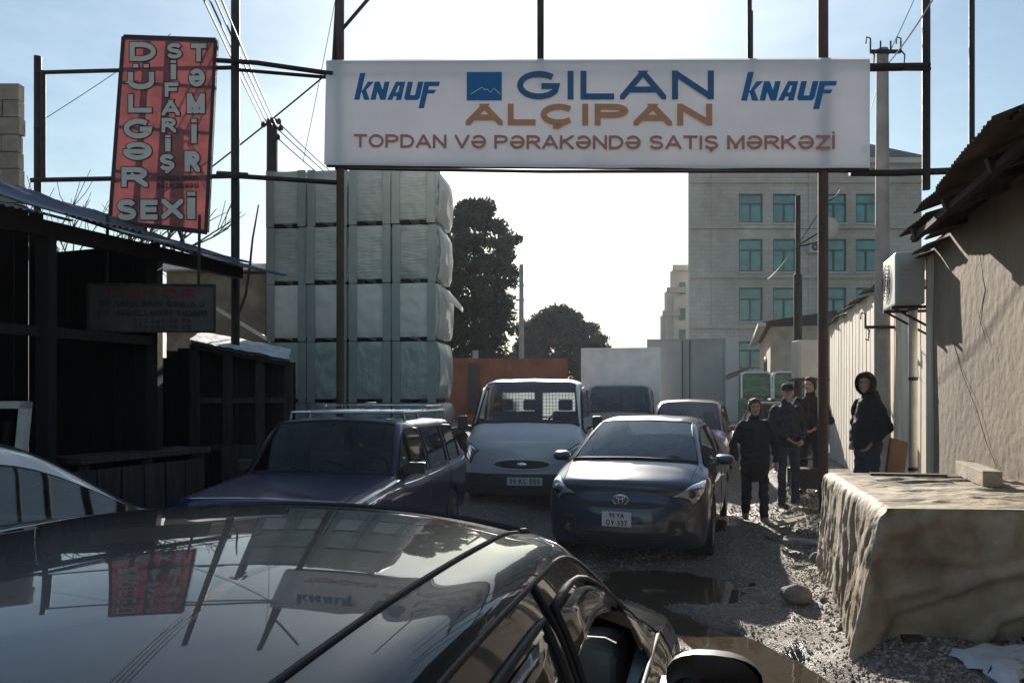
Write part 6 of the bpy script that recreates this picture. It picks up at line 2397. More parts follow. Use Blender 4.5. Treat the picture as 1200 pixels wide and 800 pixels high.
# ---------------------------------------------------------------- grey-blue hybrid hatchback facing the camera
def hybrid():
    t = thing('hybrid_hatchback', 'slate blue hatchback facing us with bright roof, parked by the puddle', 'car', (1.82, 9.62, -0.03), R(161))
    fc = lambda z: -0.10 * max(0, (z - 0.42) / 0.36) ** 2 - 0.10 * max(0, (0.34 - z) / 0.2) ** 2
    S = [
        st(2.06, 0.66, 0.20, 0.66, 0.60, 0.46, 0.72, 0.76, 0.17, 'h', shoulder=0.09),
        st(1.94, 0.80, 0.19, 0.74, 0.75, 0.60, 0.80, 0.84, 0.20, 'h', shoulder=0.09),
        st(1.66, 0.85, 0.18, 0.86, 0.81, 0.66, 0.92, 0.955, 0.14, 'h'),
        st(1.30, 0.865, 0.18, 0.935, 0.82, 0.70, 1.005, 1.045, 0.17, 'h'),           # 3 cowl
        st(0.42, 0.872, 0.18, 0.975, 0.81, 0.555, 1.40, 1.435, 0.08, 'c'),           # 4 header
        st(0.05, 0.872, 0.18, 0.985, 0.808, 0.56, 1.44, 1.48, 0.03, 'c'),            # 5
        st(-0.06, 0.872, 0.18, 0.99, 0.806, 0.56, 1.445, 1.485, 0.02, 'c'),          # 6
        st(-0.75, 0.872, 0.19, 1.02, 0.80, 0.545, 1.42, 1.462, -0.02, 'c'),          # 7
        st(-1.15, 0.87, 0.20, 1.04, 0.79, 0.53, 1.37, 1.41, -0.05, 'c'),             # 8 hatch top
        st(-1.95, 0.84, 0.26, 1.04, 0.74, 0.58, 1.12, 1.15, -0.12, 'h'),             # 9
        st(-2.2, 0.78, 0.32, 0.90, 0.70, 0.5, 0.95, 0.97, -0.1, 'h'),
    ]
    sh = Shell(S, crease=(3,), rowcrease=(5,), nu=7, nv=5, face=fc)
    def split(seg, row, s):
        if seg == 3 and row >= 9:
            return ('windshield', 0)
        if seg == 8 and row >= 9:
            return ('rear_window', 0)
        if row in (5, 6):
            if seg in (3, 4):
                return ('front_side_window', s)
            if seg == 6:
                return ('rear_side_window', s)
        return 'body'
    wh = [(1.32, 0.315), (-1.38, 0.315)]
    P = sh.parts(split, wh, 0.355)
    finish_body(t, sh, P, M['paint_hybrid'], M['glass_sky_sheen'])
    for s in (-1, 1):
        seal_loop(t, sh, 3.05, 5, 5.02, 7, s)
        seal_loop(t, sh, 6, 7.0, 5.02, 7, s)
        for yw, zw in wh:
            wheel(t, s * 0.765, yw, 0.315)
        for u, v0, v1 in ((5.5, 1.2, 5.0), (7.1, 2.8, 5.0), (2.95, 1.2, 5.0)):
            MB().tube(sh.curve([(u, v0), (u, v1)], s, 0.0), 0.004, 5).build('panel_gap', M['rubber'], t)
        MB().tube(sh.curve([(4.8, 4.2), (5.3, 4.2)], s, 0.03, 5), 0.011, 6).build('door_handle', M['chrome'], t)
        # swept headlamps: reflector bowl, lamp and clear cover
        b = sh.patch([(0.08, 8.2), (0.5, 4.35), (2.0, 5.05), (1.2, 8.0)], s, 0.004, 10, 10).build('headlight', M['lamp_inner'], t, smooth=True)
        sh.patch([(0.04, 8.4), (0.46, 4.25), (2.06, 5.0), (1.24, 8.2)], s, 0.02, 10, 10).build('lens_cover', M['lens'], b, smooth=True)
        c = sh.at(0.85, 5.9) + sh.nrm(0.85, 5.9) * -0.02
        MB().ell((c[0] * s, c[1], c[2]), (0.05, 0.05, 0.05)).build('projector', M['gloss_black'], b, smooth=True)
        MB().tube(sh.curve([(0.04, 8.4), (0.46, 4.25), (2.06, 5.0), (1.24, 8.2), (0.04, 8.4)], s, 0.003, 8), 0.006, 5).build('headlight_seal', M['rubber'], t)
        mirror(t, s, 0.82, 0.98, 0.96, M['paint_hybrid'], 0.95)
        # fog lamp recess and lamp
        x0 = 0.56 * s
        fp_ = [(x0 - 0.09, 0.30), (x0 + 0.09, 0.32), (x0 + 0.08, 0.50), (x0 - 0.07, 0.47)]
        fo = sh.face_poly(fp_, 0.006).build('fog_lamp_recess', M['plastic'], t)
        MB().lathe([(0.0, 0.001), (0.012, 0.03), (0.006, 0.045)], 16, 'y', (x0, sh.fy(x0, 0.37) + 0.004, 0.37)).build('fog_lamp', M['lens'], fo, smooth=True)
        MB().tube(sh.curve([(0.1, 6.9), (1.5, 8.4), (2.9, 8.6)], s, 0.0, 10), 0.004, 5).build('panel_gap', M['rubber'], t)
        sh.patch([(9.0, 3.6), (9.95, 3.6), (9.95, 5.4), (9.0, 5.2)], s, 0.01).build('tail_light', M['faded_red'], t, smooth=True)
    # grille slot, lower intake, plate, badge
    sh.face_poly([(-0.46, 0.635), (-0.30, 0.60), (0.30, 0.60), (0.46, 0.635), (0.30, 0.665), (-0.30, 0.665)], 0.004).build('grille', M['plastic'], t)
    gi = sh.face_poly([(-0.44, 0.25), (0.44, 0.25), (0.40, 0.36), (-0.40, 0.36)], 0.005).build('lower_grille', M['plastic'], t)
    for z in (0.28, 0.31, 0.34):
        MB().tube([(x, sh.fy(x, z) + 0.008, z) for x in np.linspace(-0.4, 0.4, 9)], 0.006, 5).build('grille_bar', M['rubber'], gi)
    bz_, by_ = 0.685, sh.fy(0, 0.685) + 0.012
    em = MB()
    def ring(rx, rz_, cz):
        em.tube([(rx * math.cos(2 * math.pi * q / 28), by_ + 0.002, cz + rz_ * math.sin(2 * math.pi * q / 28)) for q in range(29)], 0.0065, 6)
    ring(0.078, 0.052, bz_)
    ring(0.046, 0.018, bz_ + 0.026)
    ring(0.022, 0.049, bz_ + 0.0)
    em.build('emblem', M['chrome'], t, smooth=True)
    plate_on(t, 0.03, sh.fy(0, 0.50) + 0.016, 0.495, 0.30, 0.15, [('99 YA', 0.5, 0.66), ('OY·337', 0.72, 0.72)])
    MB().tube(sh.curve([(3, 9), (4, 9), (4, 11)], 1, 0.002, 12) + sh.curve([(4, 11), (4, 9), (3, 9)], -1, 0.002, 12)[1:], 0.01, 6).build('windshield_seal', M['rubber'], t)
    MB().tube(sh.curve([(3, 9), (3, 11)], 1, 0.006, 10) + sh.curve([(3, 11), (3, 9)], -1, 0.006, 10)[1:], 0.018, 6).build('cowl_strip', M['plastic'], t)
    for a, b in (((-0.5, 1.36), (0.02, 1.30)), ((0.1, 1.40), (0.6, 1.24))):
        MB().tube([(a[0], a[1], 1.065), ((a[0] + b[0]) / 2, (a[1] + b[1]) / 2 - 0.03, 1.085), (b[0], b[1] - 0.04, 1.085)], 0.009, 5).build('wiper', M['rubber'], t)
    underside(t, 0.85, -2.1, 2.0, 0.2, 0.9, wh)
    MB().cbox((0, 1.05, 0.86), (1.44, 0.6, 0.22), Matrix.Rotation(R(-6), 3, 'X')).build('dashboard', M['interior'], t, bevel=0.05)
    for s in (-1, 1):
        seat(t, s * 0.37, 0.15)
    seat(t, 0, -0.8, w_=1.3, head=False)
    MB().box(-0.78, 0.78, -1.0, 0.9, 0.24, 0.3).build('carpet', M['interior'], t)
    MB().tube([(0.05, -1.0, 1.45), (0.05, -1.06, 1.53)], 0.006, 5).build('antenna', M['rubber'], t)
hybrid()

# ---------------------------------------------------------------- boxy dark blue estate with roof rack
def estate():
    t = thing('blue_estate', 'old boxy dark blue estate car with chrome roof rack facing us', 'car', (-1.68, 7.72, 0.03), R(171))
    fc = lambda z: 0.0
    S = [
        st(2.0, 0.74, 0.30, 0.76, 0.73, 0.66, 0.80, 0.815, 0.02, 'h', shoulder=0.04),
        st(1.93, 0.785, 0.27, 0.82, 0.77, 0.68, 0.855, 0.87, 0.03, 'h', shoulder=0.04),
        st(1.5, 0.80, 0.25, 0.865, 0.79, 0.69, 0.895, 0.915, 0.02, 'h', shoulder=0.04),
        st(0.76, 0.808, 0.24, 0.905, 0.79, 0.70, 0.955, 0.975, 0.06, 'h', shoulder=0.04),    # 3 cowl
        st(0.36, 0.81, 0.24, 0.915, 0.785, 0.60, 1.40, 1.432, 0.04, 'c', rail=(.045, .02, .075, .07)),   # 4 header
        st(-0.12, 0.81, 0.24, 0.92, 0.785, 0.585, 1.415, 1.45, 0.0, 'c', rail=(.045, .02, .075, .07)),
        st(-0.22, 0.81, 0.24, 0.92, 0.785, 0.585, 1.415, 1.45, 0.0, 'c', rail=(.045, .02, .075, .07)),
        st(-0.98, 0.81, 0.24, 0.93, 0.78, 0.58, 1.41, 1.445, 0.0, 'c', rail=(.045, .02, .075, .07)),     # 7
        st(-1.10, 0.81, 0.24, 0.93, 0.78, 0.58, 1.41, 1.443, 0.0, 'c', rail=(.045, .02, .075, .07)),
        st(-1.66, 0.80, 0.26, 0.935, 0.77, 0.565, 1.385, 1.42, -0.02, 'c', rail=(.045, .02, .075, .07)), # 9 hatch top
        st(-1.95, 0.79, 0.28, 0.94, 0.755, 0.64, 0.97, 0.985, -0.03, 'h'),
        st(-2.05, 0.76, 0.32, 0.80, 0.73, 0.6, 0.83, 0.84, -0.02, 'h'),
    ]
    sh = Shell(S, crease=(1, 3, 9), rowcrease=(2, 5, 9), nu=5, nv=4, face=fc)
    def split(seg, row, s):
        if seg == 3 and row >= 9:
            return ('windshield', 0)
        if seg == 9 and row >= 9:
            return ('rear_window', 0)
        if row in (5, 6):
            if seg in (3, 4):
                return ('front_side_window', s)
            if seg == 6:
                return ('rear_side_window', s)
            if seg == 8:
                return ('cargo_window', s)
        return 'body'
    wh = [(1.22, 0.29), (-1.2, 0.29)]
    P = sh.parts(split, wh, 0.335)
    finish_body(t, sh, P, M['paint_blue'], M['glass_clear'])
    MB().tube(sh.curve([(3, 11), (3, 9), (4, 9), (4, 11)], 1, 0.004, 12) + sh.curve([(4, 11), (4, 9), (3, 9), (3, 11)], -1, 0.004, 12)[1:], 0.017, 6).build('windshield_seal', M['rubber'], t, smooth=True)
    for s in (-1, 1):
        seal_loop(t, sh, 3.05, 5, 5.02, 7, s, 0.01)
        seal_loop(t, sh, 6, 7.0, 5.02, 7, s, 0.01)
        seal_loop(t, sh, 8, 9.0, 5.02, 7, s, 0.01)
        MB().tube(sh.curve([(4.0, 5.0), (4.0, 7)], s, 0.004, 8), 0.012, 5).build('quarter_bar', M['rubber'], t)
        for yw, zw in wh:
            wheel(t, s * 0.72, yw, 0.29, 0.17, spokes=10)
        for u, v0, v1 in ((5.5, 1.2, 5.0), (7.5, 2.8, 5.0), (3.0, 1.2, 5.0)):
            MB().tube(sh.curve([(u, v0), (u, v1)], s, 0.0), 0.005, 5).build('panel_gap', M['rubber'], t)
        MB().tube(sh.curve([(0.4, 4.05), (9.9, 4.05)], s, 0.002, 50), 0.007, 5).build('side_trim', M['chrome'], t)
        MB().tube(sh.curve([(4.9, 4.5), (5.3, 4.5)], s, 0.025, 5), 0.012, 6).build('door_handle', M['chrome'], t)
        # square door mirror
        mm = MB().box(-0.08, 0.08, -0.03, 0.03, -0.055, 0.055).build('door_mirror', M['plastic'], t, bevel=0.012, loc=(s * 0.875, 0.55, 1.0))
        MB().box(-0.066, 0.066, -0.034, -0.031, -0.042, 0.042).build('mirror_glass', M['chrome'], mm)
        MB().bar((-s * 0.06, 0, -0.02), (-s * 0.11, 0.02, -0.06), 0.025).build('mirror_arm', M['plastic'], mm)
        # square headlamp
        hx_ = s * 0.52
        h = sh.face_poly([(hx_ - 0.14, 0.55), (hx_ + 0.14, 0.55), (hx_ + 0.14, 0.72), (hx_ - 0.14, 0.72)], 0.012).build('headlight', M['chrome'], t)
        sh.face_poly([(hx_ - 0.135, 0.555), (hx_ + 0.135, 0.555), (hx_ + 0.135, 0.715), (hx_ - 0.135, 0.715)], 0.022).build('lens_cover', M['lens'], h)
        MB().tube(sh.curve([(0.3, 8.6), (2.9, 8.8)], s, 0.0, 16), 0.005, 5).build('panel_gap', M['rubber'], t)
    sh.face_poly([(-0.36, 0.55), (0.36, 0.55), (0.36, 0.72), (-0.36, 0.72)], 0.01).build('grille', M['plastic'], t)
    MB().box(-0.80, 0.80, 2.03, 2.13, 0.38, 0.50).build('bumper', M['plastic'], t, bevel=0.02)
    plate_on(t, 0, 2.14, 0.44, 0.5, 0.11, [('10 BK 527', 0.86, 0.66)])
    for a, b in (((-0.42, 0.80), (0.0, 0.70)), ((0.12, 0.82), (0.5, 0.70))):
        MB().tube([(a[0], a[1] + 0.05, 0.985), ((a[0] + b[0]) / 2, 0.76, 1.03), (b[0], b[1], 1.07)], 0.008, 5).build('wiper', M['rubber'], t)
    MB().cbox((0, 0.62, 0.85), (1.36, 0.38, 0.2), Matrix.Rotation(R(-6), 3, 'X')).build('dashboard', M['interior'], t, bevel=0.03)
    for s in (-1, 1):
        seat(t, s * 0.36, 0.02, 0.46)
    seat(t, 0, -0.75, 0.46, 1.25, head=False)
    underside(t, 0.79, -2.0, 1.95, 0.24, 0.9, wh)
    c = Vector((-0.36, 0.40, 0.93))
    rot = Matrix.Rotation(R(-60), 3, 'X')
    MB().tube([c + rot @ Vector((0.18 * math.cos(2 * math.pi * q / 20), 0.18 * math.sin(2 * math.pi * q / 20), 0)) for q in range(21)], 0.013, 6).build('steering_wheel', M['interior'], t)
    # roof rack: front crossbar, rear basket
    mb = MB()
    for y in (0.12, -0.35, -1.45):
        mb.tube([(-0.62, y, 1.43), (-0.60, y, 1.51), (0.60, y, 1.51), (0.62, y, 1.43)], 0.014, 6)
    for x in (-0.60, 0.60):
        mb.tube([(x, 0.12, 1.512), (x, -1.5, 1.512)], 0.012, 6)
    for x in (-0.4, -0.2, 0.0, 0.2, 0.4):
        mb.tube([(x, -0.35, 1.512), (x, -1.5, 1.512)], 0.008, 5)
    mb.tube([(-0.6, -0.75, 1.57), (-0.6, -1.5, 1.57), (0.6, -1.5, 1.57), (0.6, -0.75, 1.57)], 0.01, 6)
    for x in (-0.6, 0.6):
        for y in (-0.75, -1.0, -1.25, -1.5):
            mb.tube([(x, y, 1.512), (x, y, 1.57)], 0.007, 5)
    mb.build('roof_rack', M['chrome'], t)
estate()

# ---------------------------------------------------------------- vans and trucks
def cab_shell():
    fc = lambda z: -0.05 * max(0, (z - 0.75) / 0.3) ** 2 - 0.04 * max(0, (0.5 - z) / 0.2)
    S = [
        st(2.38, 0.78, 0.28, 0.84, 0.72, 0.60, 0.92, 0.96, 0.12, 'h', shoulder=0.1),
        st(2.24, 0.92, 0.27, 0.94, 0.86, 0.74, 1.03, 1.07, 0.14, 'h', shoulder=0.1),
        st(1.82, 0.965, 0.27, 1.12, 0.91, 0.80, 1.26, 1.32, 0.20, 'h', shoulder=0.1),              # 2 cowl
        st(1.18, 0.975, 0.27, 1.16, 0.92, 0.72, 1.89, 1.94, 0.10, 'c', rail=(.05, .03, .09, .10)),  # 3 header
        st(0.95, 0.975, 0.27, 1.17, 0.92, 0.74, 1.935, 1.985, 0.03, 'c', rail=(.05, .03, .09, .10)),
        st(0.35, 0.975, 0.27, 1.18, 0.92, 0.75, 1.95, 2.0, 0.0, 'c', rail=(.05, .03, .09, .10)),    # 5
        st(0.10, 0.975, 0.27, 1.18, 0.92, 0.75, 1.94, 1.99, 0.0, 'c', rail=(.05, .03, .09, .10)),
    ]
    return Shell(S, crease=(2,), rowcrease=(5,), nu=6, nv=4, face=fc)

def cab_split(seg, row, s):
    if seg == 2 and row >= 9:
        return ('windshield', 0)
    if row in (5, 6) and seg in (2, 3, 4):
        return ('side_window', s)
    return 'body'

def cab_parts(t, paintm, glass='glass_car', plate=None, rear_wall=True, oval=True):
    sh = cab_shell()
    wh = [(1.45, 0.33)]
    P = sh.parts(cab_split, wh, 0.39, tail=False)
    finish_body(t, sh, P, paintm, M[glass])
    for s in (-1, 1):
        seal_loop(t, sh, 2.06, 5, 5.02, 7, s, 0.012)
        wheel(t, s * 0.85, 1.45, 0.33, 0.2, 'steel_dark', 6)
        MB().tube(sh.curve([(5.0, 1.5), (5.0, 5.0)], s, 0.0), 0.005, 5).build('panel_gap', M['rubber'], t)
        MB().tube(sh.curve([(2.2, 1.5), (2.2, 5.0)], s, 0.0), 0.005, 5).build('panel_gap', M['rubber'], t)
        mm = MB().box(-0.075, 0.075, -0.045, 0.045, -0.115, 0.115).build('door_mirror', M['plastic'], t, bevel=0.03, loc=(s * 1.08, 1.55, 1.28))
        MB().box(-0.06, 0.06, -0.05, -0.046, -0.095, 0.095).build('mirror_glass', M['chrome'], mm)
        MB().bar((-s * 0.05, 0, -0.05), (-s * 0.16, 0, -0.08), 0.04).build('mirror_arm', M['plastic'], mm)
        h = sh.patch([(0.05, 7.2), (0.12, 3.9), (1.25, 4.1), (0.95, 6.8)], s, 0.006).build('headlight', M['lamp_inner'], t, smooth=True)
        sh.patch([(0.02, 7.4), (0.08, 3.8), (1.3, 4.0), (0.98, 7.0)], s, 0.018).build('lens_cover', M['lens'], h, smooth=True)
        MB().tube(sh.curve([(0.02, 7.4), (0.08, 3.8), (1.3, 4.0), (0.98, 7.0), (0.02, 7.4)], s, 0.004, 6), 0.008, 5).build('headlight_seal', M['rubber'], t)
    if oval:
        g = [(0.42 * math.cos(2 * math.pi * q / 32) * (1 if True else 0), 0.70 + 0.075 * math.copysign(abs(math.sin(2 * math.pi * q / 32)) ** 0.8, math.sin(2 * math.pi * q / 32))) for q in range(32)]
        gr_ = sh.face_poly(g, 0.006).build('grille', M['plastic'], t)
        MB().tube([(x, sh.fy(x, z) + 0.01, z) for x, z in g + g[:1]], 0.012, 6).build('grille_surround', M['plate_white'], gr_, smooth=True)
        eb = MB()
        yb = sh.fy(0, 0.7) + 0.012
        eb.lathe([(0.0, 0.001), (0.006, 0.05), (0.0, 0.062)], 20, 'y', (0, yb, 0.70))
        eb.v = [(v[0] * 1.3, v[1], 0.70 + (v[2] - 0.70) * 0.55) for v in eb.v]
        eb.build('emblem', M['chrome'], t, smooth=True)
    # dark bumper
    bp = []
    for z in np.linspace(0.26, 0.565, 5):
        bp.append([(x, sh.fy(x, 0.5) + 0.035 - 0.6 * (z - 0.42) ** 2, float(z)) for x in np.linspace(0.80, -0.80, 17)])
    bp = [[(0.985, 1.98, r[0][2])] + [(0.93, 2.27, r[0][2])] + r + [(-0.93, 2.27, r[0][2]), (-0.985, 1.98, r[0][2])] for r in bp]
    MB().grid(bp).build('bumper', M['plastic'], t, smooth=True)
    MB().tube(sh.curve([(2, 9), (3, 9), (3, 11)], 1, 0.002, 12) + sh.curve([(3, 11), (3, 9), (2, 9)], -1, 0.002, 12)[1:], 0.014, 6).build('windshield_seal', M['rubber'], t)
    MB().tube(sh.curve([(2, 8.6), (2, 11)], 1, 0.0, 10) + sh.curve([(2, 11), (2, 8.6)], -1, 0.0, 10)[1:], 0.03, 6).build('cowl_strip', M['plastic'], t)
    for a, b in (((-0.6, 1.92), (-0.05, 1.84)), ((0.05, 1.98), (0.6, 1.80))):
        MB().tube([(a[0], a[1] - 0.02, 1.35), ((a[0] + b[0]) / 2, (a[1] + b[1]) / 2, 1.375), (b[0], b[1], 1.40)], 0.011, 5).build('wiper', M['rubber'], t)
    if plate:
        plate_on(t, -0.05, sh.fy(0, 0.47) + 0.06, 0.46, 0.52, 0.115, [(plate, 0.86, 0.66)])
    MB().cbox((0, 1.62, 1.12), (1.75, 0.5, 0.28), Matrix.Rotation(R(-6), 3, 'X')).build('dashboard', M['interior'], t, bevel=0.05)
    for x in (-0.5, 0.12, 0.55):
        seat(t, x, 0.75, 0.85, 0.46, 'interior', True, 0.6)
    c = Vector((-0.48, 1.28, 1.28))
    rot = Matrix.Rotation(R(-50), 3, 'X')
    MB().tube([c + rot @ Vector((0.2 * math.cos(2 * math.pi * q / 20), 0.2 * math.sin(2 * math.pi * q / 20), 0)) for q in range(21)], 0.015, 6).build('steering_wheel', M['interior'], t)
    MB().box(-0.9, 0.9, 0.15, 2.1, 0.4, 0.5).build('floor_pan', M['interior'], t)
    # rear wall of the cab with two wired windows
    mb = MB()
    y0, y1 = 0.07, 0.10
    mb.box(-0.9, 0.9, y0, y1, 0.4, 1.28)
    mb.box(-0.76, 0.76, y0, y1, 1.78, 1.93)
    for x0, x1 in ((-0.80, -0.66), (-0.07, 0.07), (0.66, 0.80)):
        mb.box(x0, x1, y0, y1, 1.281, 1.779)
    mb.build('rear_wall', M['interior'], t)
    for x0 in (-0.655, 0.075):
        m2 = MB()
        for q in range(11):
            x = x0 + 0.58 * q / 10
            m2.bar((x, 0.04, 1.28), (x, 0.04, 1.78), 0.008)
        for q in range(9):
            z = 1.28 + 0.5 * q / 8
            m2.bar((x0, 0.03, z), (x0 + 0.58, 0.03, z), 0.008)
        m2.build('wire_guard', M['steel_dark'], t)
    return sh

def white_van():
    t = thing('white_van', 'pale flatbed van facing us with wire guarded rear window, between estate and hatchback', 'van', (0.49, 13.35, 0.0), R(172))
    cab_parts(t, M['paint_white'], 'glass_car', '99 KC 059')
    MB().box(-0.95, 0.95, -2.6, 0.0, 0.72, 0.8).build('flatbed', M['wood_grey'], t)
    for x in (-0.95, 0.93):
        MB().box(x, x + 0.03, -2.6, 0.0, 0.801, 1.12).build('side_board', M['grey_truck'], t)
    ld = thing('added_glow_sheet', 'added white sheet glowing through the rear glass of the pale van', 'load', t.location, R(172))  # added translucent sheet, backlit to brighten the cab's rear windows
    P = []
    for i in range(9):
        P.append([(-0.86 + 1.72 * j / 20, -0.45 + 0.04 * noise.noise(Vector((j * 0.5, i * 0.6, 2))), 0.81 + 0.98 * i / 8) for j in range(21)])
    MB().grid(P).build('sheeting', M['film'], ld, smooth=True)
    MB().box(-0.84, 0.84, -1.5, -0.62, 0.81, 1.0).build('added_base', M['wood_pale'], ld)
    fr_ = MB()
    for x in (-0.86, 0.86):
        fr_.bar((x, -0.47, 0.81), (x, -0.47, 1.8), 0.04)
    fr_.bar((-0.86, -0.47, 1.8), (0.86, -0.47, 1.8), 0.04)
    fr_.build('sheet_frame', M['wood_pale'], ld)
    for x in (-0.42, 0.36):
        MB().box(x, x + 0.08, -2.5, 0.3, 0.45, 0.715).build('chassis_rail', M['steel_dark'], t)
    for s in (-1, 1):
        wheel(t, s * 0.82, -1.4, 0.33, 0.2, 'steel_dark', 6)
white_van()

def box_body(t, x0, x1, y0, y1, z0, z1, m, ribs=0, doors=False):
    MB().box(x0, x1, y0, y1, z0, z1).build('box_body', M[m], t, bevel=0.02)
    e = 0.05
    for x in (x0, x1):
        for y in (y0, y1):
            MB().box(x - 0.03, x + 0.03, y - 0.03, y + 0.03, z0 - 0.02, z1 + 0.02).build('corner_post', M[m], t)
    for y in (y0, y1):
        MB().box(x0 + 0.032, x1 - 0.032, y - 0.026, y + 0.026, z1 - 0.05, z1 + 0.022).build('top_rail', M[m], t)
        MB().box(x0 + 0.032, x1 - 0.032, y - 0.026, y + 0.026, z0 - 0.022, z0 + 0.06).build('bottom_rail', M[m], t)
    if doors:
        xm = (x0 + x1) / 2
        for a, b in ((x0 + 0.06, xm - 0.01), (xm + 0.01, x1 - 0.06)):
            MB().box(a, b, y1 + 0.002, y1 + 0.02, z0 + 0.08, z1 - 0.07).build('door', M[m], t)
        for x in (xm - 0.12, xm + 0.12):
            MB().tube([(x, y1 + 0.05, z0 + 0.05), (x, y1 + 0.05, z1 - 0.05)], 0.016, 6).build('lock_rod', M['steel_dark'], t)

def trucks():
    # white box truck, cab towards us
    f = px(727, 463, 18.2)
    t = thing('white_box_truck', 'white box body truck with dark cab facing us behind the hatchback', 'truck', (f.x + 0.35, f.y + 2.4, 0), R(171))
    cab_parts(t, M['grey_truck'], 'glass_car', None)
    box_body(t, -1.06, 1.06, -3.2, 0.0, 0.95, 3.02, 'white_truck')
    for x in (-0.42, 0.36):
        MB().box(x, x + 0.08, -3.1, 0.3, 0.5, 0.93).build('chassis_rail', M['steel_dark'], t)
    for s in (-1, 1):
        wheel(t, s * 0.82, -1.8, 0.34, 0.22, 'steel_dark', 6)
    # grey box truck, rear doors towards us
    f = px(802, 463, 24.5)
    t = thing('grey_box_truck', 'tall grey box truck with its rear doors towards us', 'truck', (f.x + 0.5, f.y + 2.5, 0), R(170))
    box_body(t, -1.25, 1.25, -2.4, 2.4, 1.0, 3.58, 'grey_truck', doors=True)
    MB().box(-1.15, 1.15, 2.3, 2.42, 0.45, 0.6).build('rear_bumper', M['steel_dark'], t)
    for s in (-1, 1):
        MB().box(s * 0.95 - 0.12, s * 0.95 + 0.12, 2.42, 2.46, 0.62, 0.74).build('tail_light', M['faded_red'], t)
        wheel(t, s * 0.95, 1.3, 0.42, 0.28, 'steel_dark', 6)
        wheel(t, s * 0.95, -3.4, 0.42, 0.28, 'steel_dark', 6)
    for x in (-0.42, 0.36):
        MB().box(x, x + 0.08, -4.2, 2.3, 0.6, 0.97).build('chassis_rail', M['steel_dark'], t)
    MB().box(-1.15, 1.15, -4.4, -2.6, 0.6, 2.6).build('cab', M['grey_truck'], t, bevel=0.08)
    # rust red box body behind the van
    a, b = px(518, 463, 17.2), px(661, 463, 17.2)
    t = thing('rust_red_container', 'rust red steel container box behind the white van', 'container', ((a.x + b.x) / 2, 18.4, 0), 0.05)
    hw = (b.x - a.x) / 2
    zt = px(0, 421, 17.2).z
    box_body(t, -hw, hw, -1.2, 1.2, 0.9, zt, 'rust_box')
    n = 18
    for q in range(n):
        x = -hw + 0.1 + (2 * hw - 0.2) * q / (n - 1)
        MB().box(x - 0.035, x + 0.035, -1.232, -1.203, 0.98, zt - 0.07).build('rib', M['rust_box'], t)
    for x in (-hw + 0.3, hw - 0.3):
        for y in (-0.9, 0.9):
            MB().box(x - 0.12, x + 0.12, y - 0.12, y + 0.12, 0, 0.88).build('support_leg', M['steel_dark'], t)
    MB().box(-hw + 0.55, -hw + 0.78, -1.33, -1.24, 1.35, zt - 0.1).build('dark_hatch', M['plastic'], t)
    MB().cbox((-hw + 0.72, -1.15, zt + 0.1), (0.14, 0.14, 0.22)).build('vent_cap', M['concrete'], t, bevel=0.03)
    # pickup with green bales
    f = px(905, 463, 21.0)
    t = thing('bale_pickup', 'small truck loaded with green bales under white sheeting', 'truck', (f.x, f.y, 0), R(165))
    MB().box(-0.85, 0.85, -2.6, 0.2, 0.7, 0.8).build('flatbed', M['wood_grey'], t)
    for s in (-1, 1):
        wheel(t, s * 0.75, -1.6, 0.32, 0.2, 'steel_dark', 6)
        wheel(t, s * 0.75, 1.3, 0.32, 0.2, 'steel_dark', 6)
    MB().prism([(-0.85, 0.5), (0.85, 0.5), (0.85, 1.1), (0.7, 1.55), (-0.7, 1.55), (-0.85, 1.1)], 0.4, 1.8).build('cab', M['paint_red'], t, bevel=0.04)
    MB().prism([(-0.74, 1.08), (0.74, 1.08), (0.62, 1.48), (-0.62, 1.48)], 1.802, 1.815).build('windshield', M['glass_dark'], t)
    MB().tube([(-0.78, 1.82, 1.08), (-0.64, 1.82, 1.52), (0.64, 1.82, 1.52), (0.78, 1.82, 1.08)], 0.03, 6).build('windshield_frame', M['ac_white'], t)
    r = random.Random(2)
    for k, (x0, x1, z0, z1) in enumerate(((-0.88, 0.0, 0.85, 1.6), (0.03, 0.88, 0.85, 1.6), (-0.86, 0.0, 1.63, 2.35), (0.03, 0.86, 1.63, 2.35))):
        nm = ['lower green bale on the small truck, farther from the wall', 'lower green bale on the small truck, nearer the wall', 'upper green bale on the small truck, farther from the wall', 'upper green bale on the small truck, nearer the wall']
        g = thing('green_bale', nm[(k + 1) % 2 + (k // 2) * 2], 'bale', t.location, R(165), 'green bales on the small truck')
        MB().box(x0, x1, -1.6, 0.15, z0, z1).build('bale', M['green_bale'], g, bevel=0.09)
        if z1 > 2:
            mb = MB()
            mb.tube([(x0 + 0.0, 0.17, z0), (x0 + 0.02, 0.18, z1 - 0.05), (x0 + 0.1, 0.15, z1 + 0.02), (x1 - 0.1, 0.15, z1 + 0.02), (x1 - 0.02, 0.18, z1 - 0.05), (x1 - 0.02, 0.18, z0)], 0.03, 6)
            mb.build('sheeting_edge', M['snow'], g)
            MB().box(x0 + 0.03, x1 - 0.03, -1.55, 0.13, z1 + 0.002, z1 + 0.02).build('sheeting', M['snow'], g)
trucks()

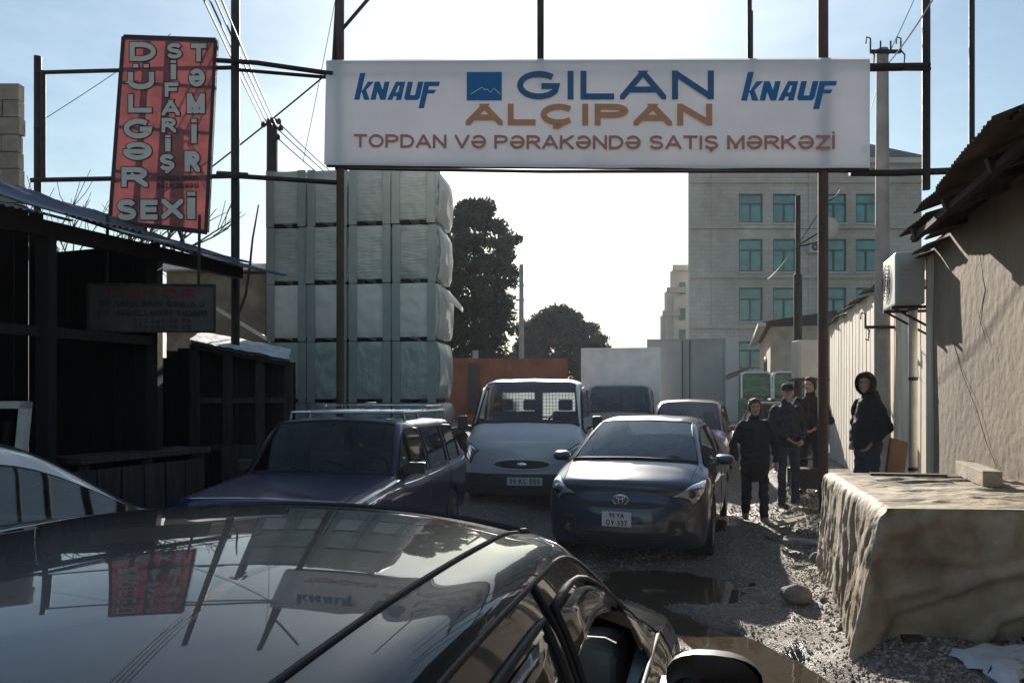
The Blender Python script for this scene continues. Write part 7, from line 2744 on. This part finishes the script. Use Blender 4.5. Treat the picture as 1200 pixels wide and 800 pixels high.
def red_car():
    t = thing('maroon_hatchback', 'maroon compact hatchback behind the slate hatchback', 'car', (3.92, 16.2, 0.0), R(162))
    S = [
        st(1.95, 0.66, 0.24, 0.68, 0.6, 0.48, 0.74, 0.78, 0.12, 'h', shoulder=0.08),
        st(1.82, 0.79, 0.22, 0.78, 0.74, 0.6, 0.84, 0.88, 0.14, 'h', shoulder=0.08),
        st(1.2, 0.83, 0.21, 0.95, 0.79, 0.68, 1.02, 1.06, 0.16, 'h'),
        st(0.55, 0.84, 0.21, 1.0, 0.79, 0.57, 1.53, 1.575, 0.08, 'c'),
        st(0.1, 0.84, 0.21, 1.01, 0.79, 0.59, 1.59, 1.64, 0.02, 'c'),
        st(0.0, 0.84, 0.21, 1.01, 0.79, 0.59, 1.59, 1.64, 0.0, 'c'),
        st(-0.9, 0.84, 0.22, 1.03, 0.78, 0.58, 1.57, 1.62, 0.0, 'c'),
        st(-1.5, 0.83, 0.24, 1.04, 0.77, 0.56, 1.52, 1.57, -0.03, 'c'),
        st(-1.9, 0.80, 0.28, 1.02, 0.74, 0.62, 1.06, 1.08, -0.06, 'h'),
    ]
    sh = Shell(S, crease=(2, 7), rowcrease=(5,), nu=5, nv=4)
    def split(seg, row, s):
        if seg == 2 and row >= 9:
            return ('windshield', 0)
        if seg == 7 and row >= 9:
            return ('rear_window', 0)
        if row in (5, 6):
            if seg in (2, 3):
                return ('front_side_window', s)
            if seg == 5:
                return ('rear_side_window', s)
        return 'body'
    wh = [(1.2, 0.3), (-1.2, 0.3)]
    P = sh.parts(split, wh, 0.35)
    finish_body(t, sh, P, M['paint_red'], M['glass_dusty'])
    for s in (-1, 1):
        seal_loop(t, sh, 2.05, 4, 5.02, 7, s)
        seal_loop(t, sh, 5, 6, 5.02, 7, s)
        for yw, zw in wh:
            wheel(t, s * 0.74, yw, 0.3, 0.18)
        mirror(t, s, 0.8, 0.85, 1.0, M['paint_red'], 0.9)
        sh.patch([(0.05, 3.9), (1.5, 4.3), (1.6, 5.4), (0.1, 5.9)], s, 0.008).build('headlight', M['lens'], t, smooth=True)
    MB().tube(sh.curve([(2, 9), (3, 9), (3, 11)], 1, 0.002, 12) + sh.curve([(3, 11), (3, 9), (2, 9)], -1, 0.002, 12)[1:], 0.012, 6).build('windshield_seal', M['rubber'], t)
    MB().cbox((0, 0.95, 0.95), (1.4, 0.4, 0.2)).build('dashboard', M['interior'], t, bevel=0.04)
    for s in (-1, 1):
        seat(t, s * 0.36, 0.1, 0.55)
    seat(t, 0, -0.8, 0.55, 1.2, head=False)
    underside(t, 0.82, -1.85, 1.85, 0.22, 0.9, wh)
    # papers behind the glass and a white sun-visor board
    MB().cbox((0.42, 0.9, 1.16), (0.2, 0.02, 0.1)).build('dash_card', M['cardboard'], t)
red_car()

# ------------------------------------------------------------------ people
def cap_mesh(mb, p0, p1, r0, r1, n=12):
    """tapered capsule"""
    p0, p1 = Vector(p0), Vector(p1)
    d = p1 - p0
    L_ = d.length
    if L_ < 1e-6:
        mb.ell(p0, (r0, r0, r0), n, 8)
        return
    d.normalize()
    pts, rs = [], []
    for q in range(5):
        a = math.pi / 2 * q / 4
        pts.append(p0 - d * r0 * math.cos(a))
        rs.append(max(1e-4, r0 * math.sin(a)))
    for q in range(5):
        a = math.pi / 2 * q / 4
        pts.append(p1 + d * r1 * math.sin(a))
        rs.append(max(1e-4, r1 * math.cos(a)))
    mb.tube(pts, rs, n)

def fused(name, mb, voxel, material, parent, smooth_it=4, wrinkle=0.0, wscale=9.0, seed=0):
    """union of overlapping volumes into one continuous skin"""
    me = bpy.data.meshes.new(name)
    me.from_pydata(mb.v, [], mb.f)
    o = bpy.data.objects.new('tmp_fuse', me)
    COL.objects.link(o)
    m = o.modifiers.new('remesh', 'REMESH')
    m.mode = 'VOXEL'
    m.voxel_size = voxel
    m.adaptivity = 0.0
    s = o.modifiers.new('smooth', 'SMOOTH')
    s.iterations = smooth_it
    s.factor = 0.5
    dg = bpy.context.evaluated_depsgraph_get()
    out = bpy.data.meshes.new_from_object(o.evaluated_get(dg))
    bpy.data.objects.remove(o)
    bpy.data.meshes.remove(me)
    out.name = name
    if wrinkle:
        n = len(out.vertices)
        co = np.empty(n * 3)
        no = np.empty(n * 3)
        out.vertices.foreach_get('co', co)
        out.vertex_normals.foreach_get('vector', no)
        co, no = co.reshape(-1, 3), no.reshape(-1, 3)
        for i in range(n):
            p = co[i]
            k = noise.noise(Vector((p[0] * wscale + seed, p[1] * wscale, p[2] * wscale * 1.6))) + 0.5 * noise.noise(Vector((p[0] * wscale * 2.3, p[1] * wscale * 2.3 + seed, p[2] * wscale * 3.4)))
            co[i] = p + no[i] * wrinkle * k
        out.vertices.foreach_set('co', co.ravel())
    out.materials.clear()
    out.materials.append(M[material] if isinstance(material, str) else material)
    out.shade_smooth()
    return link(name, out, parent)

def hand(mb, wrist, direction, side, curl=0.5, palm_n=None, k=1.0):
    """palm, four fingers and a thumb; direction = along the hand, palm normal = curl direction"""
    d = Vector(direction).normalized()
    n = Vector(palm_n) if palm_n else Vector((0, -1, 0))
    n = (n - d * n.dot(d)).normalized()
    s = d.cross(n) * side
    w_ = Vector(wrist)
    pc = w_ + d * 0.05 * k
    for q in (-0.026, -0.009, 0.009, 0.026):
        cap_mesh(mb, w_ + s * q * 0.6, w_ + d * 0.088 * k + s * q, 0.015 * k, 0.0125 * k, 8)
    for q, ln in ((-0.030, 0.062), (-0.010, 0.074), (0.010, 0.08), (0.030, 0.072)):
        b = w_ + d * 0.09 * k + s * q
        d1 = (d + n * curl * 0.6).normalized()
        e = b + d1 * ln * 0.5 * k
        d2 = (d + n * curl * 1.9).normalized()
        cap_mesh(mb, b, e, 0.0095, 0.009, 8)
        cap_mesh(mb, e, e + d2 * ln * 0.55 * k, 0.009, 0.0075, 8)
    b = w_ + d * 0.025 * k + s * 0.028
    e = b + (d * 0.6 + s * 0.75 + n * 0.3).normalized() * 0.045
    cap_mesh(mb, b, e, 0.0125, 0.011, 8)
    cap_mesh(mb, e, e + (d + n * 0.5 + s * 0.15).normalized() * 0.035, 0.011, 0.009, 8)

def person(label, loc, rz, h=1.75, jacket='cloth_black', trousers='cloth_black', shoes='shoe', hair=None, cap=None, hood=False, pose=None, belly=1.0, coat_len=0.0, lean=0.0, head_turn=0.0, shoulder=0.205, group=None):
    """stands facing local -y; pose gives elbow, wrist, knee, foot points in units of height"""
    t = thing('person', label, 'person', loc, rz)
    H = h
    p = dict(hip_z=0.52, sh_z=0.815, head_z=0.935)
    J = {}
    for s, k in ((-1, 'R'), (1, 'L')):
        J['sh' + k] = Vector((s * (shoulder - 0.035) / 1.75 * H, 0.0 + lean * 0.3, p['sh_z'] * H - 0.035))
        J['el' + k] = Vector((s * (shoulder + 0.05) / 1.75 * H, 0.02, 0.63 * H))
        J['wr' + k] = Vector((s * (shoulder + 0.04) / 1.75 * H, -0.06, 0.485 * H))
        J['hip' + k] = Vector((s * 0.095, 0, p['hip_z'] * H))
        J['kn' + k] = Vector((s * 0.105, -0.02, 0.285 * H))
        J['an' + k] = Vector((s * 0.11, 0.02, 0.05 * H))
    if pose:
        for k, v in pose.items():
            J[k] = Vector((v[0], v[1], v[2] * H))
    hz = p['head_z'] * H
    hc = Vector((0, -0.02 + lean, hz))
    Rz = Matrix.Rotation(head_turn, 3, 'Z')
    def hp(x, y, z):
        return hc + Rz @ Vector((x, y, z))
    # body: one continuous skin mesh with face and hands
    b = MB()
    b.ell(hp(0, 0.01, 0.03), (0.076, 0.092, 0.095), 20, 16, Rz)
    b.ell(hp(0, -0.025, -0.035), (0.060, 0.066, 0.075), 18, 14, Rz)
    b.ell(hp(0, -0.062, -0.092), (0.028, 0.026, 0.02), 12, 10, Rz)          # chin
    cap_mesh(b, hp(0, -0.082, 0.012), hp(0, -0.104, -0.028), 0.009, 0.015, 8)   # nose
    b.ell(hp(0, -0.076, 0.035), (0.055, 0.018, 0.011), 12, 8, Rz)           # brow
    for s in (-1, 1):
        b.ell(hp(s * 0.036, -0.066, -0.015), (0.02, 0.02, 0.018), 10, 8)    # cheek
        b.ell(hp(s * 0.076, 0.012, -0.005), (0.010, 0.02, 0.03), 10, 8)     # ear
    b.ell(hp(0, -0.084, -0.058), (0.024, 0.010, 0.007), 10, 8, Rz)          # lips
    cap_mesh(b, hc + Vector((0, 0.02, -0.07)), Vector((0, 0.015 + lean * 0.6, p['sh_z'] * H + 0.01)), 0.052, 0.058)
    cap_mesh(b, (0, 0.01, p['sh_z'] * H - 0.05), (0, 0, p['hip_z'] * H), 0.09, 0.1)
    for k, s in (('R', -1), ('L', 1)):
        cap_mesh(b, (0, 0, p['sh_z'] * H - 0.03), J['sh' + k], 0.05, 0.045)
        cap_mesh(b, J['sh' + k], J['el' + k], 0.042, 0.035)
        cap_mesh(b, J['el' + k], J['wr' + k], 0.035, 0.024)
        d = (J['wr' + k] - J['el' + k]).normalized()
        hand(b, J['wr' + k], (d + Vector((0, 0, -0.15))).normalized(), s, 0.6, (-s * 0.6, -0.5, 0))
        cap_mesh(b, J['hip' + k], J['kn' + k], 0.07, 0.05)
        cap_mesh(b, J['kn' + k], J['an' + k], 0.045, 0.035)
    fused('body', b, 0.0075, 'skin', t, 2)
    for s in (-1, 1):
        MB().ell(hp(s * 0.030, -0.080, 0.012), (0.011, 0.008, 0.006), 10, 8).build('eye', M['hair_dark'], t, smooth=True)
    # jacket
    j = MB()
    z0 = 0.50 * H - coat_len
    chest = Vector((0, 0.0 + lean * 0.4, 0.72 * H))
    j.ell((0, lean * 0.4 + 0.005, 0.725 * H), (shoulder * 0.86, 0.125, 0.135 * H), 20, 14)
    j.ell((0, -0.01 * belly, 0.60 * H), (0.182 * belly, 0.14 * belly, 0.15 * H), 20, 14)
    j.ell((0, 0, 0.525 * H), (0.178 * belly, 0.135 * belly, 0.07 * H), 20, 12)
    if coat_len > 0:
        cap_mesh(j, (0, 0, 0.54 * H), (0, 0, z0), 0.165 * belly, 0.18 * belly, 18)
    for k in 'RL':
        cap_mesh(j, (0, 0.012 + lean * 0.5, 0.825 * H), J['sh' + k] * 0.9, 0.062, 0.070)
        cap_mesh(j, J['sh' + k], J['el' + k], 0.074, 0.060)
        cap_mesh(j, J['el' + k] + Vector((0, 0.012, 0)), J['el' + k], 0.064, 0.062)
        cap_mesh(j, J['el' + k], J['wr' + k] * 0.9 + J['el' + k] * 0.1, 0.060, 0.046)
    # collar
    cap_mesh(j, (0, 0.02 + lean * 0.6, 0.82 * H), (0, 0.015 + lean * 0.7, 0.862 * H), 0.085, 0.072)
    fused('jacket', j, 0.012, jacket, t, 14, 0.017, 9.0, sum(map(ord, label)) % 50)
    zip_ = MB().tube([(0.0, -0.128 + lean * 0.4, 0.79 * H), (0.004, -0.150, 0.70 * H), (0.0, -0.158 * belly, 0.60 * H), (0, -0.148 * belly, 0.50 * H)], 0.006, 5)
    zip_.build('zip', M['plastic'], t)
    # trousers
    q = MB()
    q.ell((0, 0.005, 0.50 * H), (0.165 * belly, 0.125 * belly, 0.07 * H), 18, 12)
    for k in 'RL':
        cap_mesh(q, J['hip' + k] + Vector((0, 0, -0.02)), J['kn' + k], 0.098, 0.066)
        cap_mesh(q, J['kn' + k], J['an' + k] + Vector((0, 0, 0.02)), 0.068, 0.060)
    fused('trousers', q, 0.012, trousers, t, 8, 0.016, 9.0, 3 + sum(map(ord, label)) % 40)
    for k, s in (('R', -1), ('L', 1)):
        a = J['an' + k]
        w_ = MB()
        cap_mesh(w_, a + Vector((0, 0.03, -a.z + 0.045 + (a.z - 0.05 * H))), a + Vector((s * 0.02, -0.15, -a.z + 0.035 + (a.z - 0.05 * H))), 0.045, 0.038)
        cap_mesh(w_, a + Vector((0, 0.02, 0)), a + Vector((0, 0, -0.05)), 0.05, 0.048)
        o = fused('shoe', w_, 0.01, shoes, t, 2)
    if hair:
        hm = MB()
        hm.ell(hp(0, 0.022, 0.045), (0.088, 0.098, 0.092), 20, 14, Rz)
        hm.ell(hp(0, -0.045, 0.098), (0.062, 0.04, 0.03), 14, 10, Rz)
        for s in (-1, 1):
            hm.ell(hp(s * 0.072, 0.015, 0.01), (0.022, 0.05, 0.065), 12, 10)
        hm.ell(hp(0, 0.07, -0.03), (0.07, 0.045, 0.07), 14, 10)
        fused('hair', hm, 0.008, hair, t, 3, 0.006, 22.0, 2)
    if cap:
        cm = MB()
        P = []
        for i in range(9):
            a = math.pi / 2 * i / 8
            row = []
            for jx in range(25):
                an = 2 * math.pi * jx / 24
                row.append(hp(0.092 * math.cos(an) * math.cos(a) ** 0.6, 0.012 + 0.106 * math.sin(an) * math.cos(a) ** 0.6, 0.052 + 0.085 * math.sin(a)))
            P.append(row)
        cm.grid(P)
        br = []
        for i in range(7):
            u = i / 6
            row = []
            for jx in range(13):
                an = math.pi * (1.12 + 0.76 * jx / 12)
                row.append(hp(0.090 * math.cos(an) * (1 - 0.12 * u), 0.012 + 0.104 * math.sin(an) - 0.075 * u * max(0, -math.sin(an)), 0.055 - 0.022 * u))
            br.append(row)
        cm.build('cap', M[cap], t, smooth=True)
        mb2 = MB().grid(br)
        mb2.grid([[v - Vector((0, 0, 0.006)) for v in r_[::-1]] for r_ in br])
        mb2.build('cap_brim', M[cap], t, smooth=True)
    if hood:
        P = []
        for i in range(13):
            th = R(-58 + 218 * i / 12)       # opening round face backwards
            row = []
            for jx in range(17):
                ph = math.pi * jx / 16
                pass
            P.append(row)
        hm = MB()
        rows = []
        for i in range(11):
            u = i / 10                       # 0 at the face rim, 1 at the back
            y = -0.085 + 0.235 * u
            r0 = 0.125 * math.sqrt(max(0.0, 1 - (max(0, u - 0.35) / 0.66) ** 2)) if u > 0.35 else 0.108 + 0.017 * (u / 0.35)
            row = []
            for jx in range(25):
                an = R(-62) + R(304) * jx / 24
                x, z = r0 * math.cos(an) * 0.93, r0 * math.sin(an) * 1.22
                row.append(hp(x, y + 0.02 * max(0, math.sin(an)) * -1 * (1 - u), 0.0 + z))
            rows.append(row)
        hm.grid(rows)
        inner = [[hc + (v - hc) * 0.93 for v in r_[::-1]] for r_ in rows]
        hm.grid(inner)
        hm.grid([rows[0], inner[0][::-1]])
        hm.build('hood', M[jacket], t, smooth=True)
        cl = MB()
        cap_mesh(cl, (0, 0.045, 0.83 * H), (0, 0.03, 0.862 * H), 0.115, 0.10)
        fused('hood_collar', cl, 0.012, jacket, t, 3, 0.008, 10)
    return t

def gz(x, y):
    return ground_h(x, y) + 0.005

def people():
    x, y = 3.33, 10.15
    person('woman with short reddish hair in dark coat walking beside the hatchback', (x, y, gz(x, y)), R(-8), 1.66, 'cloth_black', 'cloth_black', 'shoe_pale', hair='hair_red', coat_len=0.10, belly=1.12,
           pose={'elR': (-0.285, 0.04, 0.63), 'wrR': (-0.27, -0.10, 0.50), 'elL': (0.28, 0.05, 0.63), 'wrL': (0.275, -0.05, 0.49),
                 'knL': (0.10, -0.10, 0.285), 'anL': (0.10, -0.12, 0.05), 'knR': (-0.10, 0.02, 0.285), 'anR': (-0.10, 0.12, 0.06)}, shoulder=0.195)
    x, y = 4.05, 10.9
    person('man in dark cap, dark jacket and jeans walking with hands before him', (x, y, gz(x, y)), R(12), 1.80, 'cloth_navy', 'denim', 'shoe', hair=None, cap='cloth_black', belly=1.08, head_turn=R(-22),
           pose={'elR': (-0.27, 0.03, 0.63), 'wrR': (-0.10, -0.20, 0.56), 'elL': (0.29, 0.04, 0.63), 'wrL': (0.10, -0.21, 0.545),
                 'knL': (0.11, -0.06, 0.285), 'anL': (0.13, 0.0, 0.05), 'knR': (-0.11, -0.05, 0.285), 'anR': (-0.13, -0.08, 0.05)}, shoulder=0.215)
    x, y = 4.64, 11.5
    person('dark haired man in maroon and black jacket half hidden behind the banner post', (x, y, gz(x, y)), R(-35), 1.80, 'cloth_maroon', 'cloth_black', 'shoe', hair='hair_dark', head_turn=R(-10),
           pose={'elR': (-0.28, 0.0, 0.63), 'wrR': (-0.15, -0.22, 0.58), 'elL': (0.28, 0.02, 0.63), 'wrL': (0.12, -0.22, 0.57)})
    x, y = 4.30, 8.95
    person('man in black hooded jacket standing with hands in pockets by the whitewashed wall', (x, y, gz(x, y)), R(-76), 1.79, 'cloth_black', 'denim', 'shoe', hair='hair_dark', hood=True, head_turn=R(30), belly=1.1,
           pose={'elR': (-0.29, 0.06, 0.64), 'wrR': (-0.17, -0.07, 0.54), 'elL': (0.26, 0.07, 0.64), 'wrL': (0.17, -0.07, 0.54)}, shoulder=0.195)
people()

# ------------------------------------------------------------------ thin winter haze
def haze():
    m = bpy.data.materials.new('haze')
    m.use_nodes = True
    n = m.node_tree
    n.nodes.clear()
    o = n.nodes.new('ShaderNodeOutputMaterial')
    v = n.nodes.new('ShaderNodeVolumePrincipled')
    v.inputs['Color'].default_value = (0.80, 0.88, 1.0, 1)
    v.inputs['Density'].default_value = 0.0007
    v.inputs['Anisotropy'].default_value = 0.35
    n.links.new(v.outputs[0], o.inputs['Volume'])
    h = MB().box(-120, 140, -40, 160, -1.3, 22).build('haze', m)
    tag(h, 'thin pale haze hanging in the street air', 'haze', kind='stuff')
haze()
